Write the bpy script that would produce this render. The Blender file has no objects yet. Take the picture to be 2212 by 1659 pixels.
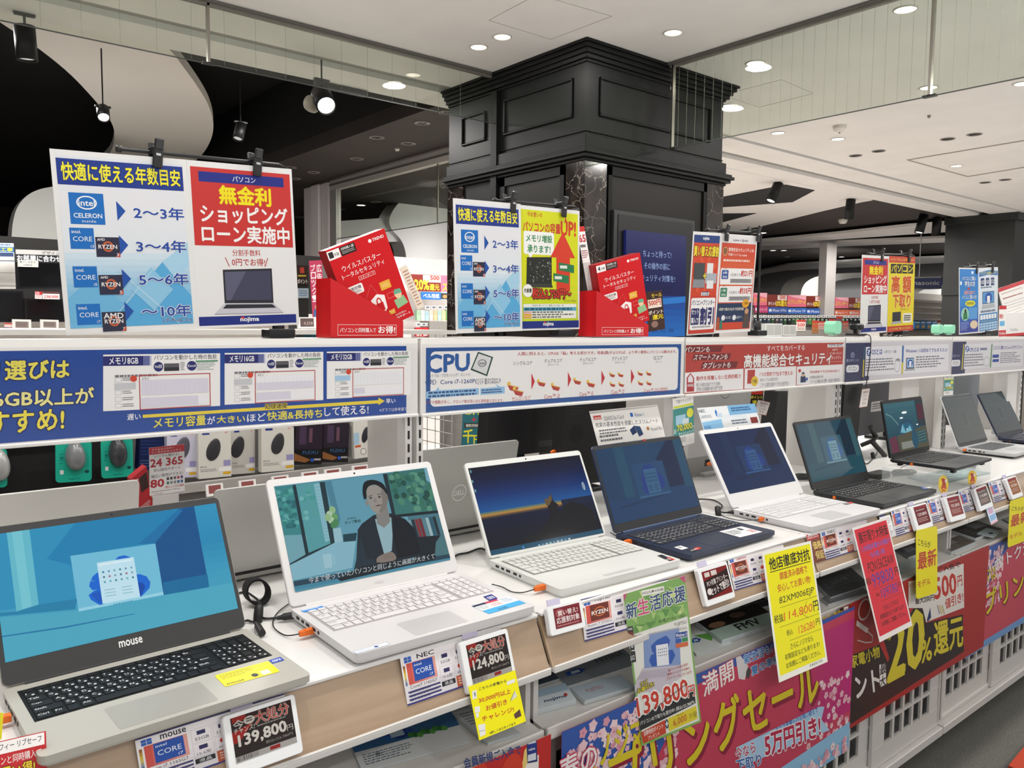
import bpy, math, random
import numpy as np
from mathutils import Vector, Matrix
random.seed(7)
SC = bpy.context.scene
COL = SC.collection
# ---------------------------------------------------------------- camera, world, light, exposure
IW, IH, FOC, EYE = 2212, 1659, 1740.0, 1.45
def basis(yaw, pitch, roll):
    a, b, c = (math.radians(k) for k in (yaw, pitch, roll))
    f = np.array([math.sin(a)*math.cos(b), math.cos(a)*math.cos(b), math.sin(b)])
    r = np.array([math.cos(a), -math.sin(a), 0]); u = np.cross(r, f)
    return np.array([r*math.cos(c)+u*math.sin(c), u*math.cos(c)-r*math.sin(c), f])
CB = basis(39.49, -4.39, 0.587)
CP = np.array([0, 0, EYE])
cam = bpy.data.cameras.new('camera'); camo = bpy.data.objects.new('camera', cam); COL.objects.link(camo)
cam.sensor_fit = 'HORIZONTAL'; cam.sensor_width = 36; cam.lens = FOC/IW*36; cam.clip_start = .02; cam.clip_end = 200
m3 = Matrix((CB[0], CB[1], -CB[2])).transposed()
camo.matrix_world = Matrix.Translation(CP) @ m3.to_4x4()
SC.camera = camo
SC.view_settings.view_transform = 'Standard'; SC.view_settings.look = 'None'
SC.view_settings.gamma = 1; SC.view_settings.use_curve_mapping = False
SC.view_settings.exposure = 0.0
wd = bpy.data.worlds.new('world'); SC.world = wd; wd.use_nodes = True
# added environment light for the open concourse: bright below to lift the ceiling, dimmer above
bg = wd.node_tree.nodes['Background']; wn, wl = wd.node_tree.nodes.new, wd.node_tree.links.new
wc, ws, wr = wn('ShaderNodeTexCoord'), wn('ShaderNodeSeparateXYZ'), wn('ShaderNodeValToRGB'); wm = wn('ShaderNodeMapRange'); wm.inputs[1].default_value = -1
wl(wc.outputs['Generated'], ws.inputs[0]); wl(ws.outputs[2], wm.inputs[0]); wl(wm.outputs[0], wr.inputs[0]); wl(wr.outputs[0], bg.inputs[0])
we = wr.color_ramp.elements; we[0].position, we[1].position = .34, .48; we[0].color = (2.3, 2.25, 2.2, 1); we[1].color = (.24, .235, .23, 1); bg.inputs[1].default_value = 1.0
def lamp(kind, name, loc, power, size=.2, col=(1, .97, .925), target=None, spot=None, blend=.5):
    l = bpy.data.lights.new(name, kind); l.energy = power; l.color = col
    if kind == 'AREA': l.shape = 'DISK'; l.size = size
    elif kind == 'SPOT': l.shadow_soft_size = size; l.spot_size = math.radians(spot or 90); l.spot_blend = blend
    else: l.shadow_soft_size = size
    o = bpy.data.objects.new(name, l); COL.objects.link(o); o.location = loc
    if target is not None:
        o.rotation_euler = (Vector(target)-Vector(loc)).to_track_quat('-Z', 'Y').to_euler()
    return o
# mall ceiling downlights; the rows over counter and concourse are added, without trims
for x, y, p in ((-.6, 1.1, 13), (.55, 1.15, 13), (1.7, 1.15, 13), (2.9, 1.15, 13), (4.1, 1.15, 13), (5.6, 1.1, 16), (7.2, .6, 18), (-1, -1.8, 13), (1.5, -1.8, 13), (4, -1.8, 13), (7, -1.6, 16),
                (-.2, 2.3, 14), (1.4, 2.5, 14), (2.81, 3.53, 8), (3.465, 2.884, 7), (4.4, 1.9, 10), (5.5, 2.44, 12), (6.4, 3.6, 10), (8.4, 2.6, 12), (10.5, 3, 14)):
    lamp('AREA', 'downlight_and_fill_lamp', (x, y, 2.975), p, .14)
# area lights added to fill the shop behind, without fixtures
for x, y, z, p in ((.6, 5.4, 3.0, 60), (2.6, 5.6, 3.0, 45), (1.2, 6.9, 3.1, 30), (5.2, 6.2, 2.9, 70), (7.0, 5.8, 2.85, 95), (9.0, 5.8, 2.85, 80), (11.2, 6.0, 2.85, 40), (13.4, 6.7, 2.9, 30), (15, 5.4, 2.9, 22), (4.9, 7.2, 2.9, 25)):
    lamp('AREA', 'shop_fill', (x, y, z), p, .5, (1, .97, .93))
# cove light hidden behind the far television shelf, washing the white fascia and ribbon from below
lamp('AREA', 'cove_and_fill_lamp', (1.3, 7.2, 1.95), 5, .8, (1, .97, .93), (1.6, 8.2, 3.4)); lamp('AREA', 'cove_and_fill_lamp', (16.3, 8.7, 2.2), 14, .5, (1, .98, .95), (16.5, 9.8, 3.0)); lamp('AREA', 'cove_and_fill_lamp', (17.2, 6.4, 2.1), 12, .5, (1, .98, .95), (17.2, 7.2, 2.9)); lamp('AREA', 'cove_and_fill_lamp', (6.2, 8.7, 2.15), 6, .5, (1, .98, .95), (6.2, 9.6, 3.2))  # the last three are added to brighten the arches and leaf fascia
# ---------------------------------------------------------------- helpers
def ray(px, py): return CB.T @ np.array([(px-IW/2)/FOC, -(py-IH/2)/FOC, 1])
def onz(px, py, z): d = ray(px, py); return CP+d*((z-EYE)/d[2])
def ony(px, py, y): d = ray(px, py); return CP+d*(y/d[1])
def onx(px, py, x): d = ray(px, py); return CP+d*(x/d[0])
def onp(px, py, p, n):
    d = ray(px, py); return CP+d*(np.dot(np.asarray(p)-CP, n)/np.dot(d, n))
def lin(h):
    if not isinstance(h, str): return tuple(h)
    c = [int(h[i:i+2], 16)/255 for i in (0, 2, 4)]
    return tuple(k/12.92 if k <= .04045 else ((k+.055)/1.055)**2.4 for k in c)
MATS = {}
def M(col, rough=.5, metal=0., emit=0., spec=.5, alpha=1., trans=0., coat=0.):
    k = (col, rough, metal, emit, spec, alpha, trans, coat)
    if k in MATS: return MATS[k]
    m = bpy.data.materials.new('paint_%s' % (col if isinstance(col, str) else len(MATS))); m.use_nodes = True
    b = m.node_tree.nodes['Principled BSDF']; c = (*lin(col), 1)
    i = b.inputs
    i['Base Color'].default_value = c if not emit else (.008, .008, .01, 1)
    i['Roughness'].default_value = rough; i['Metallic'].default_value = metal
    i['Specular IOR Level'].default_value = spec
    if emit: i['Emission Color'].default_value = c; i['Emission Strength'].default_value = emit
    if alpha < 1: i['Alpha'].default_value = alpha
    if trans: i['Transmission Weight'].default_value = trans
    if coat: i['Coat Weight'].default_value = coat; i['Coat Roughness'].default_value = .05
    MATS[k] = m
    return m
def nodemat(name, fn, rough=.5, **kw):
    m = bpy.data.materials.new(name); m.use_nodes = True; t = m.node_tree; b = t.nodes['Principled BSDF']
    b.inputs['Roughness'].default_value = rough
    for k, v in kw.items(): b.inputs[k.replace('_', ' ')].default_value = v
    fn(t, b); return m
def noise_mix(scale, c0, c1, p0=.35, p1=.65, stretch=(1, 1, 1), detail=4, bump=0, dist=0.):
    def fn(t, b):
        n, l = t.nodes.new, t.links.new
        tc = n('ShaderNodeTexCoord'); mp = n('ShaderNodeMapping'); mp.inputs['Scale'].default_value = stretch
        no = n('ShaderNodeTexNoise'); no.inputs['Scale'].default_value = scale; no.inputs['Detail'].default_value = detail
        no.inputs['Distortion'].default_value = dist
        cr = n('ShaderNodeValToRGB'); e = cr.color_ramp.elements
        e[0].position, e[1].position = p0, p1; e[0].color = (*lin(c0), 1); e[1].color = (*lin(c1), 1)
        l(tc.outputs['Object'], mp.inputs[0]); l(mp.outputs[0], no.inputs['Vector']); l(no.outputs['Fac'], cr.inputs[0]); l(cr.outputs[0], b.inputs['Base Color'])
        if bump:
            bu = n('ShaderNodeBump'); bu.inputs['Strength'].default_value = bump; bu.inputs['Distance'].default_value = .002
            l(no.outputs['Fac'], bu.inputs['Height']); l(bu.outputs[0], b.inputs['Normal'])
    return fn
def facing(t, amt, base):
    n, l = t.nodes.new, t.links.new; lw = n('ShaderNodeLayerWeight'); lw.inputs[0].default_value = .5; p = n('ShaderNodeMath'); p.operation = 'POWER'; p.inputs[1].default_value = 4
    a = n('ShaderNodeMath'); a.operation = 'MULTIPLY_ADD'; a.inputs[1].default_value = amt; a.inputs[2].default_value = base
    l(lw.outputs['Facing'], p.inputs[0]); l(p.outputs[0], a.inputs[0]); return a
WM = {}
class MB:
    def __init__(s): s.v = []; s.f = []; s.m = []; s.sm = []; s.mats = []
    def sl(s, mat):
        if isinstance(mat, str): mat = M(mat)
        if mat not in s.mats: s.mats.append(mat)
        return s.mats.index(mat)
    def add(s, vs, fs, mat, smooth=False):
        o = len(s.v); k = s.sl(mat); s.v += [tuple(map(float, p)) for p in vs]
        for f in fs: s.f.append([i+o for i in f]); s.m.append(k); s.sm.append(smooth)
        return s
    def box(s, a, b, mat, ch=0., T=None):
        a, b = np.minimum(a, b), np.maximum(a, b); ch = min(ch, *(list((b-a)*.49)))
        if ch <= 1e-6:
            vs = [(x, y, z) for z in (a[2], b[2]) for y in (a[1], b[1]) for x in (a[0], b[0])]
            fs = [(0, 2, 3, 1), (4, 5, 7, 6), (0, 1, 5, 4), (2, 6, 7, 3), (0, 4, 6, 2), (1, 3, 7, 5)]
        else:
            vs = []; idx = {}
            for sx in (0, 1):
                for sy in (0, 1):
                    for sz in (0, 1):
                        c = np.array([(a, b)[sx][0], (a, b)[sy][1], (a, b)[sz][2]]); sg = np.array([1-2*sx, 1-2*sy, 1-2*sz])
                        for ax in range(3):
                            p = c+sg*ch; p[ax] = c[ax]; idx[sx, sy, sz, ax] = len(vs); vs.append(p)
            fs = []
            for ax in range(3):
                for k in (0, 1):
                    q = []
                    for i, j in ((0, 0), (1, 0), (1, 1), (0, 1)):
                        t = [0, 0, 0]; t[ax] = k; t[(ax+1) % 3] = i; t[(ax+2) % 3] = j; q.append(idx[(*t, ax)])
                    fs.append(q if k else q[::-1])
            for ax in range(3):
                o1, o2 = (ax+1) % 3, (ax+2) % 3
                for i in (0, 1):
                    for j in (0, 1):
                        e = []
                        for k in (0, 1):
                            t = [0, 0, 0]; t[ax] = k; t[o1] = i; t[o2] = j; e.append((idx[(*t, o1)], idx[(*t, o2)]))
                        q = [e[0][0], e[1][0], e[1][1], e[0][1]]; fs.append(q if (i+j) % 2 else q[::-1])
            for sx in (0, 1):
                for sy in (0, 1):
                    for sz in (0, 1):
                        q = [idx[sx, sy, sz, k] for k in range(3)]; fs.append(q if (sx+sy+sz) % 2 else q[::-1])
        if T is not None: vs = [T @ Vector(p) for p in vs]
        return s.add(vs, fs, mat)
    def prism(s, poly, fr, h0, h1, mat, cap=True, smooth=False, mat2=None):
        """poly: 2D outline; fr(u,v,h) -> 3D point"""
        n = len(poly); vs = [fr(u, v, h) for h in (h0, h1) for u, v in poly]
        fs = [(i, (i+1) % n, n+(i+1) % n, n+i) for i in range(n)]
        s.add(vs, fs, mat, smooth)
        if cap: s.add(vs[n:], [list(range(n))], mat2 or mat); s.add(vs[:n], [list(range(n))[::-1]], mat)
        return s
    def tube(s, pts, r, mat, n=8, cap=True, closed=False):
        P = [Vector(p) for p in pts]; vs = []; k = len(P); up = Vector((0, 0, 1)); last = None
        R = r if hasattr(r, '__len__') else [r]*k
        for i in range(k):
            a = P[(i-1) % k] if (closed or i) else P[0]; b = P[(i+1) % k] if (closed or i < k-1) else P[-1]
            d = (b-a).normalized()
            if last is None: x = d.cross(up) if abs(d.z) < .95 else d.cross(Vector((1, 0, 0)))
            else: x = last-d*last.dot(d)
            x.normalize(); last = x; y = d.cross(x)
            vs += [P[i]+(x*math.cos(2*math.pi*j/n)+y*math.sin(2*math.pi*j/n))*R[i] for j in range(n)]
        fs = [(i*n+j, i*n+(j+1) % n, ((i+1) % k)*n+(j+1) % n, ((i+1) % k)*n+j) for i in range(k if closed else k-1) for j in range(n)]
        s.add(vs, fs, mat, True)
        if cap and not closed: s.add(vs[:n], [list(range(n))[::-1]], mat); s.add(vs[-n:], [list(range(n))], mat)
        return s
    def lathe(s, prof, mat, n=24, O=(0, 0, 0), ax=(0, 0, 1), smooth=True):
        q = Vector((0, 0, 1)).rotation_difference(Vector(ax)); vs = []
        for r, z in prof:
            vs += [Vector(O)+q @ Vector((r*math.cos(2*math.pi*j/n), r*math.sin(2*math.pi*j/n), z)) for j in range(n)]
        k = len(prof)
        return s.add(vs, [(i*n+j, i*n+(j+1) % n, (i+1)*n+(j+1) % n, (i+1)*n+j) for i in range(k-1) for j in range(n)], mat, smooth)
    def merge(s, o):
        for f, k, sm in zip(o.f, o.m, o.sm):
            s.f.append([i+len(s.v) for i in f]); s.m.append(s.sl(o.mats[k])); s.sm.append(sm)
        s.v += o.v; return s
    def xf(s, T): s.v = [tuple(T @ Vector(p)) for p in s.v]; return s
    def build(s, name, parent=None, local=False, keep=False):
        me = bpy.data.meshes.new(name); o = bpy.data.objects.new(name, me); COL.objects.link(o)
        v = np.array(s.v, dtype=float)
        if parent is None:
            c = np.zeros(3) if keep else np.array([(v[:, 0].min()+v[:, 0].max())/2, (v[:, 1].min()+v[:, 1].max())/2, v[:, 2].min()])
            v = v-c; o.location = c; WM[o.name] = Matrix.Translation(c)
        else:
            o.parent = parent; w = WM[parent.name]; WM[o.name] = w
            if not local:
                wi = np.array(w.inverted()); v = v @ wi[:3, :3].T+wi[:3, 3]
        me.from_pydata([tuple(p) for p in v], [], s.f)
        for m in s.mats: me.materials.append(m)
        me.polygons.foreach_set('material_index', s.m); me.polygons.foreach_set('use_smooth', s.sm); me.update()
        return o
def tag(o, label=None, cat=None, group=None, kind=None):
    if label: o['label'] = label
    if cat: o['category'] = cat
    if group: o['group'] = group
    if kind: o['kind'] = kind
    return o
def thing(name, label, cat, loc=(0, 0, 0), rz=0., group=None):
    o = bpy.data.objects.new(name, None); COL.objects.link(o); o.empty_display_size = .05
    o.location = loc; o.rotation_euler = (0, 0, rz); WM[o.name] = Matrix.Translation(loc) @ Matrix.Rotation(rz, 4, 'Z')
    return tag(o, label, cat, group)
def struct(name, mb, label, cat): return tag(mb.build(name), label, cat, kind='structure')
def rrect(w, h, r, n=4, cx=0, cy=0):
    o = []
    for k, (x, y) in enumerate(((w/2-r, h/2-r), (-w/2+r, h/2-r), (-w/2+r, -h/2+r), (w/2-r, -h/2+r))):
        for i in range(n+1):
            a = math.pi/2*(k+i/n); o.append((cx+x+r*math.cos(a), cy+y+r*math.sin(a)))
    return o
FC = {}
def textmesh(txt, b):
    k = (txt, b)
    if k not in FC:
        c = bpy.data.curves.new('t', 'FONT'); c.body = txt; c.size = 1; c.resolution_u = 2; c.offset = b
        o = bpy.data.objects.new('t', c); me = bpy.data.meshes.new_from_object(o)
        FC[k] = (np.array([v.co[:2] for v in me.vertices]).reshape(-1, 2), [list(p.vertices) for p in me.polygons])
        bpy.data.objects.remove(o); bpy.data.curves.remove(c); bpy.data.meshes.remove(me)
    return FC[k]
class Sheet:
    """a flat printed sheet: corner O, width vector U, downward vector V; marks are laid on it in thin layers"""
    def __init__(s, O, U, V, base='f4f3f0', th=.0008, zoom=None, rough=.4, emit=0., mb=None, edge=None, body=True, rad=0., step=.00012, spec=.4, k=1.):
        s.k = k; s.body = body
        s.O, s.U, s.V = (np.array(k, float) for k in (O, U, V)); n = np.cross(s.V, s.U); s.N = n/np.linalg.norm(n)
        s.w, s.h = np.linalg.norm(s.U), np.linalg.norm(s.V); s.zoom = zoom; s.rough = rough; s.emit = emit; s.mb = mb or MB(); s.els = []; s.step = step; s.spec = spec
        if body:
            mt = s.mat(base)
            pl = [(0, 0), (1, 0), (1, 1), (0, 1)] if not rad else [(x/s.w+.5, .5-y/s.h) for x, y in rrect(s.w, s.h, rad)][::-1]
            s.mb.prism(pl, s.P, -th, 0, edge or mt, mat2=mt)
    @classmethod
    def px(cls, q, p, n, zoom=(0, 0, 1), **kw):
        """q: the four corners TL,TR,BR,BL seen in the photo (zoom coords); p,n: the real plane it lies in"""
        P = [onp(zoom[0]+x/zoom[2], zoom[1]+y/zoom[2], p, n) for x, y in q]
        U = (P[1]-P[0]+P[2]-P[3])/2; V = (P[3]-P[0]+P[2]-P[1])/2; c = sum(P)/4
        if kw.pop('square', True):
            u = U/np.linalg.norm(U); V2 = V-u*np.dot(u, V)*kw.pop('sq', .5); V = V2
        return cls(c-U/2-V/2, U, V, zoom=zoom, **kw)
    def mat(s, c):
        if not isinstance(c, str): return c
        if s.k != 1: c = tuple(round(v*s.k, 4) for v in lin(c))
        return M(c, s.rough, emit=s.emit, spec=s.spec)
    def P(s, u, v, h=0.): return s.O+s.U*u+s.V*v+s.N*h
    def q(s, p):
        if s.zoom is None: return np.array(p, float)
        P = onp(s.zoom[0]+p[0]/s.zoom[2], s.zoom[1]+p[1]/s.zoom[2], s.O, s.N)-s.O
        A = np.array([s.U, s.V]).T; return np.linalg.lstsq(A, P, rcond=None)[0]
    def lay(s, pts):
        p = np.asarray(pts); a, b = p.min(0), p.max(0); l = 1
        for (c, d, k) in s.els:
            if a[0] < d[0] and b[0] > c[0] and a[1] < d[1] and b[1] > c[1]: l = max(l, k+1)
        s.els.append((a, b, l)); return l*s.step
    def raw(s, uv, fs, col, h=None):
        if h is None: h = s.lay(uv)
        s.mb.add([s.P(u, v, h) for u, v in uv], fs, s.mat(col)); return s
    def poly(s, pts, col): uv = [np.clip(s.q(p), 0, 1) if s.body else s.q(p) for p in pts]; return s.raw(uv, [list(range(len(uv)))], col)
    def r(s, a, b, col, rad=0.):
        a, b = s.q(a), s.q(b)
        if rad:
            c = (a+b)/2; w, h = abs(b[0]-a[0])*s.w, abs(b[1]-a[1])*s.h; rad = min(rad, w*.49, h*.49)
            uv = [(c[0]+x/s.w, c[1]-y/s.h) for x, y in rrect(w, h, rad, 3)]
        else: uv = [(a[0], a[1]), (b[0], a[1]), (b[0], b[1]), (a[0], b[1])]
        return s.raw(uv, [list(range(len(uv)))], col)
    def fr(s, a, b, col, w=.001):
        a, b = s.q(a), s.q(b); x, y = w/s.w, w/s.h
        o = [(a[0], a[1]), (b[0], a[1]), (b[0], b[1]), (a[0], b[1])]; i = [(a[0]+x, a[1]+y), (b[0]-x, a[1]+y), (b[0]-x, b[1]-y), (a[0]+x, b[1]-y)]
        return s.raw(o+i, [(k, (k+1) % 4, 4+(k+1) % 4, 4+k) for k in range(4)], col)
    def gr(s, a, b, cols, vert=True, n=14):
        a, b = s.q(a), s.q(b); h = s.lay([a, b]); L = [lin(c) for c in cols]
        for i in range(n):
            t = (i+.5)/n*(len(L)-1); k = min(int(t), len(L)-2); c = tuple(round(L[k][j]+(L[k+1][j]-L[k][j])*(t-k), 4) for j in range(3))
            if vert: y0, y1 = a[1]+(b[1]-a[1])*i/n, a[1]+(b[1]-a[1])*(i+1)/n; uv = [(a[0], y0), (b[0], y0), (b[0], y1), (a[0], y1)]
            else: x0, x1 = a[0]+(b[0]-a[0])*i/n, a[0]+(b[0]-a[0])*(i+1)/n; uv = [(x0, a[1]), (x1, a[1]), (x1, b[1]), (x0, b[1])]
            s.raw(uv, [(0, 1, 2, 3)], M(tuple(round(v*s.k, 4) for v in c), s.rough, emit=s.emit, spec=s.spec), h)
        return s
    def e(s, a, b, col, n=20, a0=0., a1=360.):
        a, b = s.q(a), s.q(b); c = (a+b)/2; r = (b-a)/2
        full = abs(a1-a0) > 359; k = n if full else n+1
        uv = [(c[0]+r[0]*math.cos(math.radians(a0+(a1-a0)*i/n)), c[1]+r[1]*math.sin(math.radians(a0+(a1-a0)*i/n))) for i in range(k)]
        if s.body: uv = [tuple(np.clip(p, 0, 1)) for p in uv]
        return s.raw(uv, [list(range(k))], col)
    def ring(s, a, b, col, w=.002, n=24, a0=0., a1=360.):
        a, b = s.q(a), s.q(b); c = (a+b)/2; r = np.abs(b-a)/2; ri = r-np.array([w/s.w, w/s.h])
        uv = []
        for i in range(n+1):
            t = math.radians(a0+(a1-a0)*i/n)
            for R in (r, ri): uv.append((c[0]+R[0]*math.cos(t), c[1]+R[1]*math.sin(t)))
        return s.raw(uv, [(2*i, 2*i+1, 2*i+3, 2*i+2) for i in range(n)], col)
    def ln(s, pts, col, w=.001):
        P = [s.q(p) for p in pts]; h = s.lay(P)
        for a, b in zip(P[:-1], P[1:]):
            d = np.array([(b[0]-a[0])*s.w, (b[1]-a[1])*s.h]); l = np.linalg.norm(d)+1e-9; nx, ny = -d[1]/l*w/2/s.w, d[0]/l*w/2/s.h
            s.raw([(a[0]+nx, a[1]+ny), (b[0]+nx, b[1]+ny), (b[0]-nx, b[1]-ny), (a[0]-nx, a[1]-ny)], [(0, 1, 2, 3)], col, h)
        return s
    def t(s, txt, a, b, col, bold=.012, ol=None, c=None, sh=0.):
        """text filling the box from a (top left) to b (bottom right); with c (bottom left) given, b is the top right of a slanted line"""
        a, b = s.q(a), s.q(b)
        if c is None: e1 = np.array([b[0]-a[0], 0]); e2 = np.array([0, b[1]-a[1]])
        else: c = s.q(c); e2 = c-a; e1 = b-a
        base, f = textmesh(txt, 0); lo, hi = base.min(0), base.max(0); d = np.maximum(hi-lo, .05)
        def strokes(r, n): return [(r*math.cos(2*math.pi*i/n+.4), r*math.sin(2*math.pi*i/n+.4)) for i in range(n)]
        jobs = [(strokes(max(bold, 0)+ol[1], 8), ol[0])] if ol else []
        jobs.append((strokes(bold*.8, 4) if bold > .0125 else [(-bold*.7, 0), (bold*.7, 0)] if bold > .006 else [(0, 0)], col))
        for sh_, cc in jobs:
            h = None
            for q_, (dx, dy) in enumerate(sh_):
                k = (base+(dx, dy)-lo)/d; k[:, 1] = 1-k[:, 1]; k[:, 0] += sh*(.5-k[:, 1]); uv = a+k[:, :1]*e1+k[:, 1:]*e2
                if h is None: h = s.lay([uv.min(0), uv.max(0)])
                s.raw(uv, f, cc, h+q_*1.2e-5)
        return s
    def tb(s, txt, a, b, col, bold=.012, ol=None, c=None): return s.t(txt, a, (b[0]-c[0]+a[0], b[1]-c[1]+a[1]), col, bold, ol, c)
    def tv(s, txt, a, b, col, bold=.012, ol=None):
        a, b = s.q(a), s.q(b); z, s.zoom = s.zoom, None; n = len(txt)
        for i, ch in enumerate(txt):
            if ch != ' ': s.t(ch, (a[0], a[1]+(b[1]-a[1])*(i+.06)/n), (b[0], a[1]+(b[1]-a[1])*(i+.94)/n), col, bold, ol)
        s.zoom = z; return s
    def lines(s, a, b, n, col, fill=.55, seed=1, short=.35):
        """n rows of small print, drawn as broken bars too fine to read"""
        a, b = s.q(a), s.q(b); R = random.Random(seed); h = s.lay([a, b]); dy = (b[1]-a[1])/n; uv = []; fs = []
        for i in range(n):
            x = a[0]; end = b[0]-(b[0]-a[0])*R.random()*short
            while x < end:
                w = (b[0]-a[0])*R.uniform(.03, .1); x1 = min(x+w, end); k = len(uv); y0 = a[1]+dy*i
                uv += [(x, y0), (x1, y0), (x1, y0+dy*fill), (x, y0+dy*fill)]; fs.append((k, k+1, k+2, k+3)); x = x1+(b[0]-a[0])*.018
        return s.raw(uv, fs, col, h)
    def build(s, name, parent=None, **kw): return s.mb.build(name, parent, **kw)
# ================================================================ the setting
WHITE = M('d9d4cc', .6); CEIL = nodemat('ceiling_paint', noise_mix(3, 'd9d6d2', 'dedbd7'), .8)
BLACK = M('0b0a0a', .7); BROWN = nodemat('brown_ceiling_paint', noise_mix(2, '2b2320', '312925'), .75)
COLP = M('121313', .45, spec=.2); COLD = M('0b0b0c', .5, spec=.2); SHOPW = M('e4e2de', .5)
mb = MB()
CY, XE = 4.96, 12.4
# white mall ceiling slab; the shutter slot runs along x at y 4.5
mb.box((-4, -4, 3.0), (24, 4.10, 3.12), CEIL); mb.box((-4, 4.16, 3.0), (24, 4.50, 3.12), CEIL)
mb.box((-4, 4.65, 3.0), (24, CY, 3.12), CEIL); mb.box((-4, 4.50, 3.035), (24, 4.65, 3.12), M('8f8c86', .7)); mb.box((-4, 4.10, 3.03), (24, 4.16, 3.12), M('6e6a64', .6))
struct('ceiling', mb, 'smooth white mall ceiling with a slot along the shop front', 'ceiling')
mb = MB()
mb.box((-6, CY+.02, 3.75), (3.35, 24, 3.85), BLACK); mb.box((-6, CY-.04, 3.121), (24, CY, 3.8), BLACK)
struct('ceiling_2', mb, 'high black open ceiling over the shop on the left', 'ceiling')
mb = MB(); mb.box((3.35, CY+.005, 3.0), (4.18, 22, 3.12), BROWN); mb.box((3.35, CY+.005, 3.121), (3.40, 22, 3.80), BLACK)
struct('ceiling_3', mb, 'dark brown lower ceiling strip with pairs of downlights', 'ceiling')
mb = MB(); mb.box((4.181, CY+.005, 3.02), (34, 34, 3.12), BROWN)
struct('ceiling_4', mb, 'dark brown shop ceiling behind the white ribbons', 'ceiling')
def flatpoly(px, z, mat, th=.05, name='ceiling_panel'):
    mb = MB(); P = [onz(x, y, z) for x, y in px]; pl = [(p[0], p[1]) for p in P]
    a = sum(pl[i][0]*pl[(i+1) % len(pl)][1]-pl[(i+1) % len(pl)][0]*pl[i][1] for i in range(len(pl)))
    if a < 0: pl = pl[::-1]
    mb.prism(pl, lambda u, v, h: (u, v, h), z, z+th, mat); return mb
def smooth(p, k=4):
    o = []
    for i in range(len(p)-1):
        a, b, c, d = (np.array(p[min(max(j, 0), len(p)-1)], float) for j in (i-1, i, i+1, i+2))
        for t in np.arange(k)/k: o.append(tuple(.5*((2*b)+(c-a)*t+(2*a-5*b+4*c-d)*t*t+(3*b-a-3*c+d)*t**3)))
    return o+[tuple(p[-1])]
RIB = M('e2ddd4', .55)
left = smooth([(-60, 5), (0, 48), (70, 95), (140, 150), (190, 200), (235, 255), (247, 290), (238, 330), (205, 360)]); right = smooth([(360, 390), (425, 345), (452, 310), (461, 272), (452, 232), (432, 195), (400, 150), (362, 103), (300, 60), (240, 20)])
struct('trim_1', flatpoly(left+right, 3.28, RIB, .08), 'white s-shaped ceiling ribbon hanging under the black ceiling', 'ceiling ribbon')
mb = MB(); pl = [ony(x, y, 9.0) for x, y in smooth([(300, 345), (200, 375), (125, 400), (85, 409), (58, 423), (38, 447), (28, 480), (25, 520), (25, 585)])+[(300, 585)]]
mb.prism([(p[0], p[2]) for p in pl], lambda u, v, h: (u, h, v), 9.0, 9.25, M('dfe0dc', .5)); struct('trim_2', mb, 'white rounded wall fascia standing at the back on the left', 'wall fascia')
def pxwall(name, px, y, mat, th, label, cat):
    mb = MB(); P = [ony(a, b, y) for a, b in px]
    mb.prism([(p[0], p[2]) for p in P], lambda u, v, h: (u, h, v), y, y+th, mat); return struct(name, mb, label, cat)
pxwall('trim_3', smooth([(1000, 356), (940, 388), (895, 412), (862, 438), (845, 462), (841, 480), (848, 498), (866, 518), (876, 545), (880, 595)])+[(1000, 598)], 9.4, M('dcdad7', .45), .3, 'white leaf-shaped wall fascia beside the black column', 'wall fascia')
pxwall('trim_4', [(725, 478), (840, 470), (850, 505), (872, 522), (725, 522)], 9.5, M('d8d4d2', .5), .2, 'white horizontal fascia left of the leaf-shaped one', 'wall fascia')
W5 = M('e6e2de', .45)
struct('trim_5', flatpoly([(1540, 357), (1885, 433), (1861, 437), (1774, 457), (1640, 490), (1540, 507)], 2.99, W5, .02), 'broad white ceiling ribbon right of the column', 'ceiling ribbon')
mb = flatpoly([(1540, 430), (1697, 399.5), (1760, 411.5), (1712, 437), (1590, 446), (1540, 449)], 2.985, BLACK, .004)
mb.merge(flatpoly([(1540, 462), (1634, 461), (1540, 486)], 2.985, BLACK, .004)); struct('trim_6', mb, 'black openings in the broad white ceiling ribbon', 'ceiling opening')
for k, (pp, lb) in enumerate((([(1640, 521), (1800, 506), (1960, 489), (2118, 478), (2118, 497), (1960, 507), (1800, 518), (1640, 528)], 'second white ceiling ribbon behind the spotlights'),
        ([(1640, 531), (1850, 522), (2118, 511), (2118, 521), (1850, 531), (1640, 541)], 'thin third white ceiling ribbon over the far shelves'),
        ([(1600, 603), (1640, 585), (1700, 572), (1850, 563), (2115, 553), (2115, 564), (1850, 577), (1700, 584), (1650, 592), (1610, 612)], 'fourth white ceiling ribbon, lowest and farthest'))):
    struct('trim_%d' % (7+k), flatpoly(pp, 2.93, W5, .04), lb, 'ceiling ribbon')
pxwall('trim_10', smooth([(1729, 640), (1733, 622), (1746, 606), (1775, 595), (1830, 590), (1900, 588)])+[(1900, 598), (1840, 601)]+smooth([(1810, 606), (1788, 618), (1774, 640)]), 9.6, M('f2f0ea', .4), .5, 'white arched fascia swooping down above the far shelves', 'wall fascia')
pxwall('trim_11', smooth([(1975, 652), (1977, 640), (1990, 628), (2010, 621)])+[(2068, 612), (2068, 640), (2060, 652)], 7.0, M('f2f0ea', .4), .5, 'white arched fascia at the far right behind the hanging sign', 'wall fascia')
pxwall('trim_12', [(2045, 655), (2047, 640), (2055, 625), (2070, 618), (2070, 660), (2046, 660)], 7.1, M('eeece6', .4), .4, 'white arched fascia end near the student posters', 'wall fascia')
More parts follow.
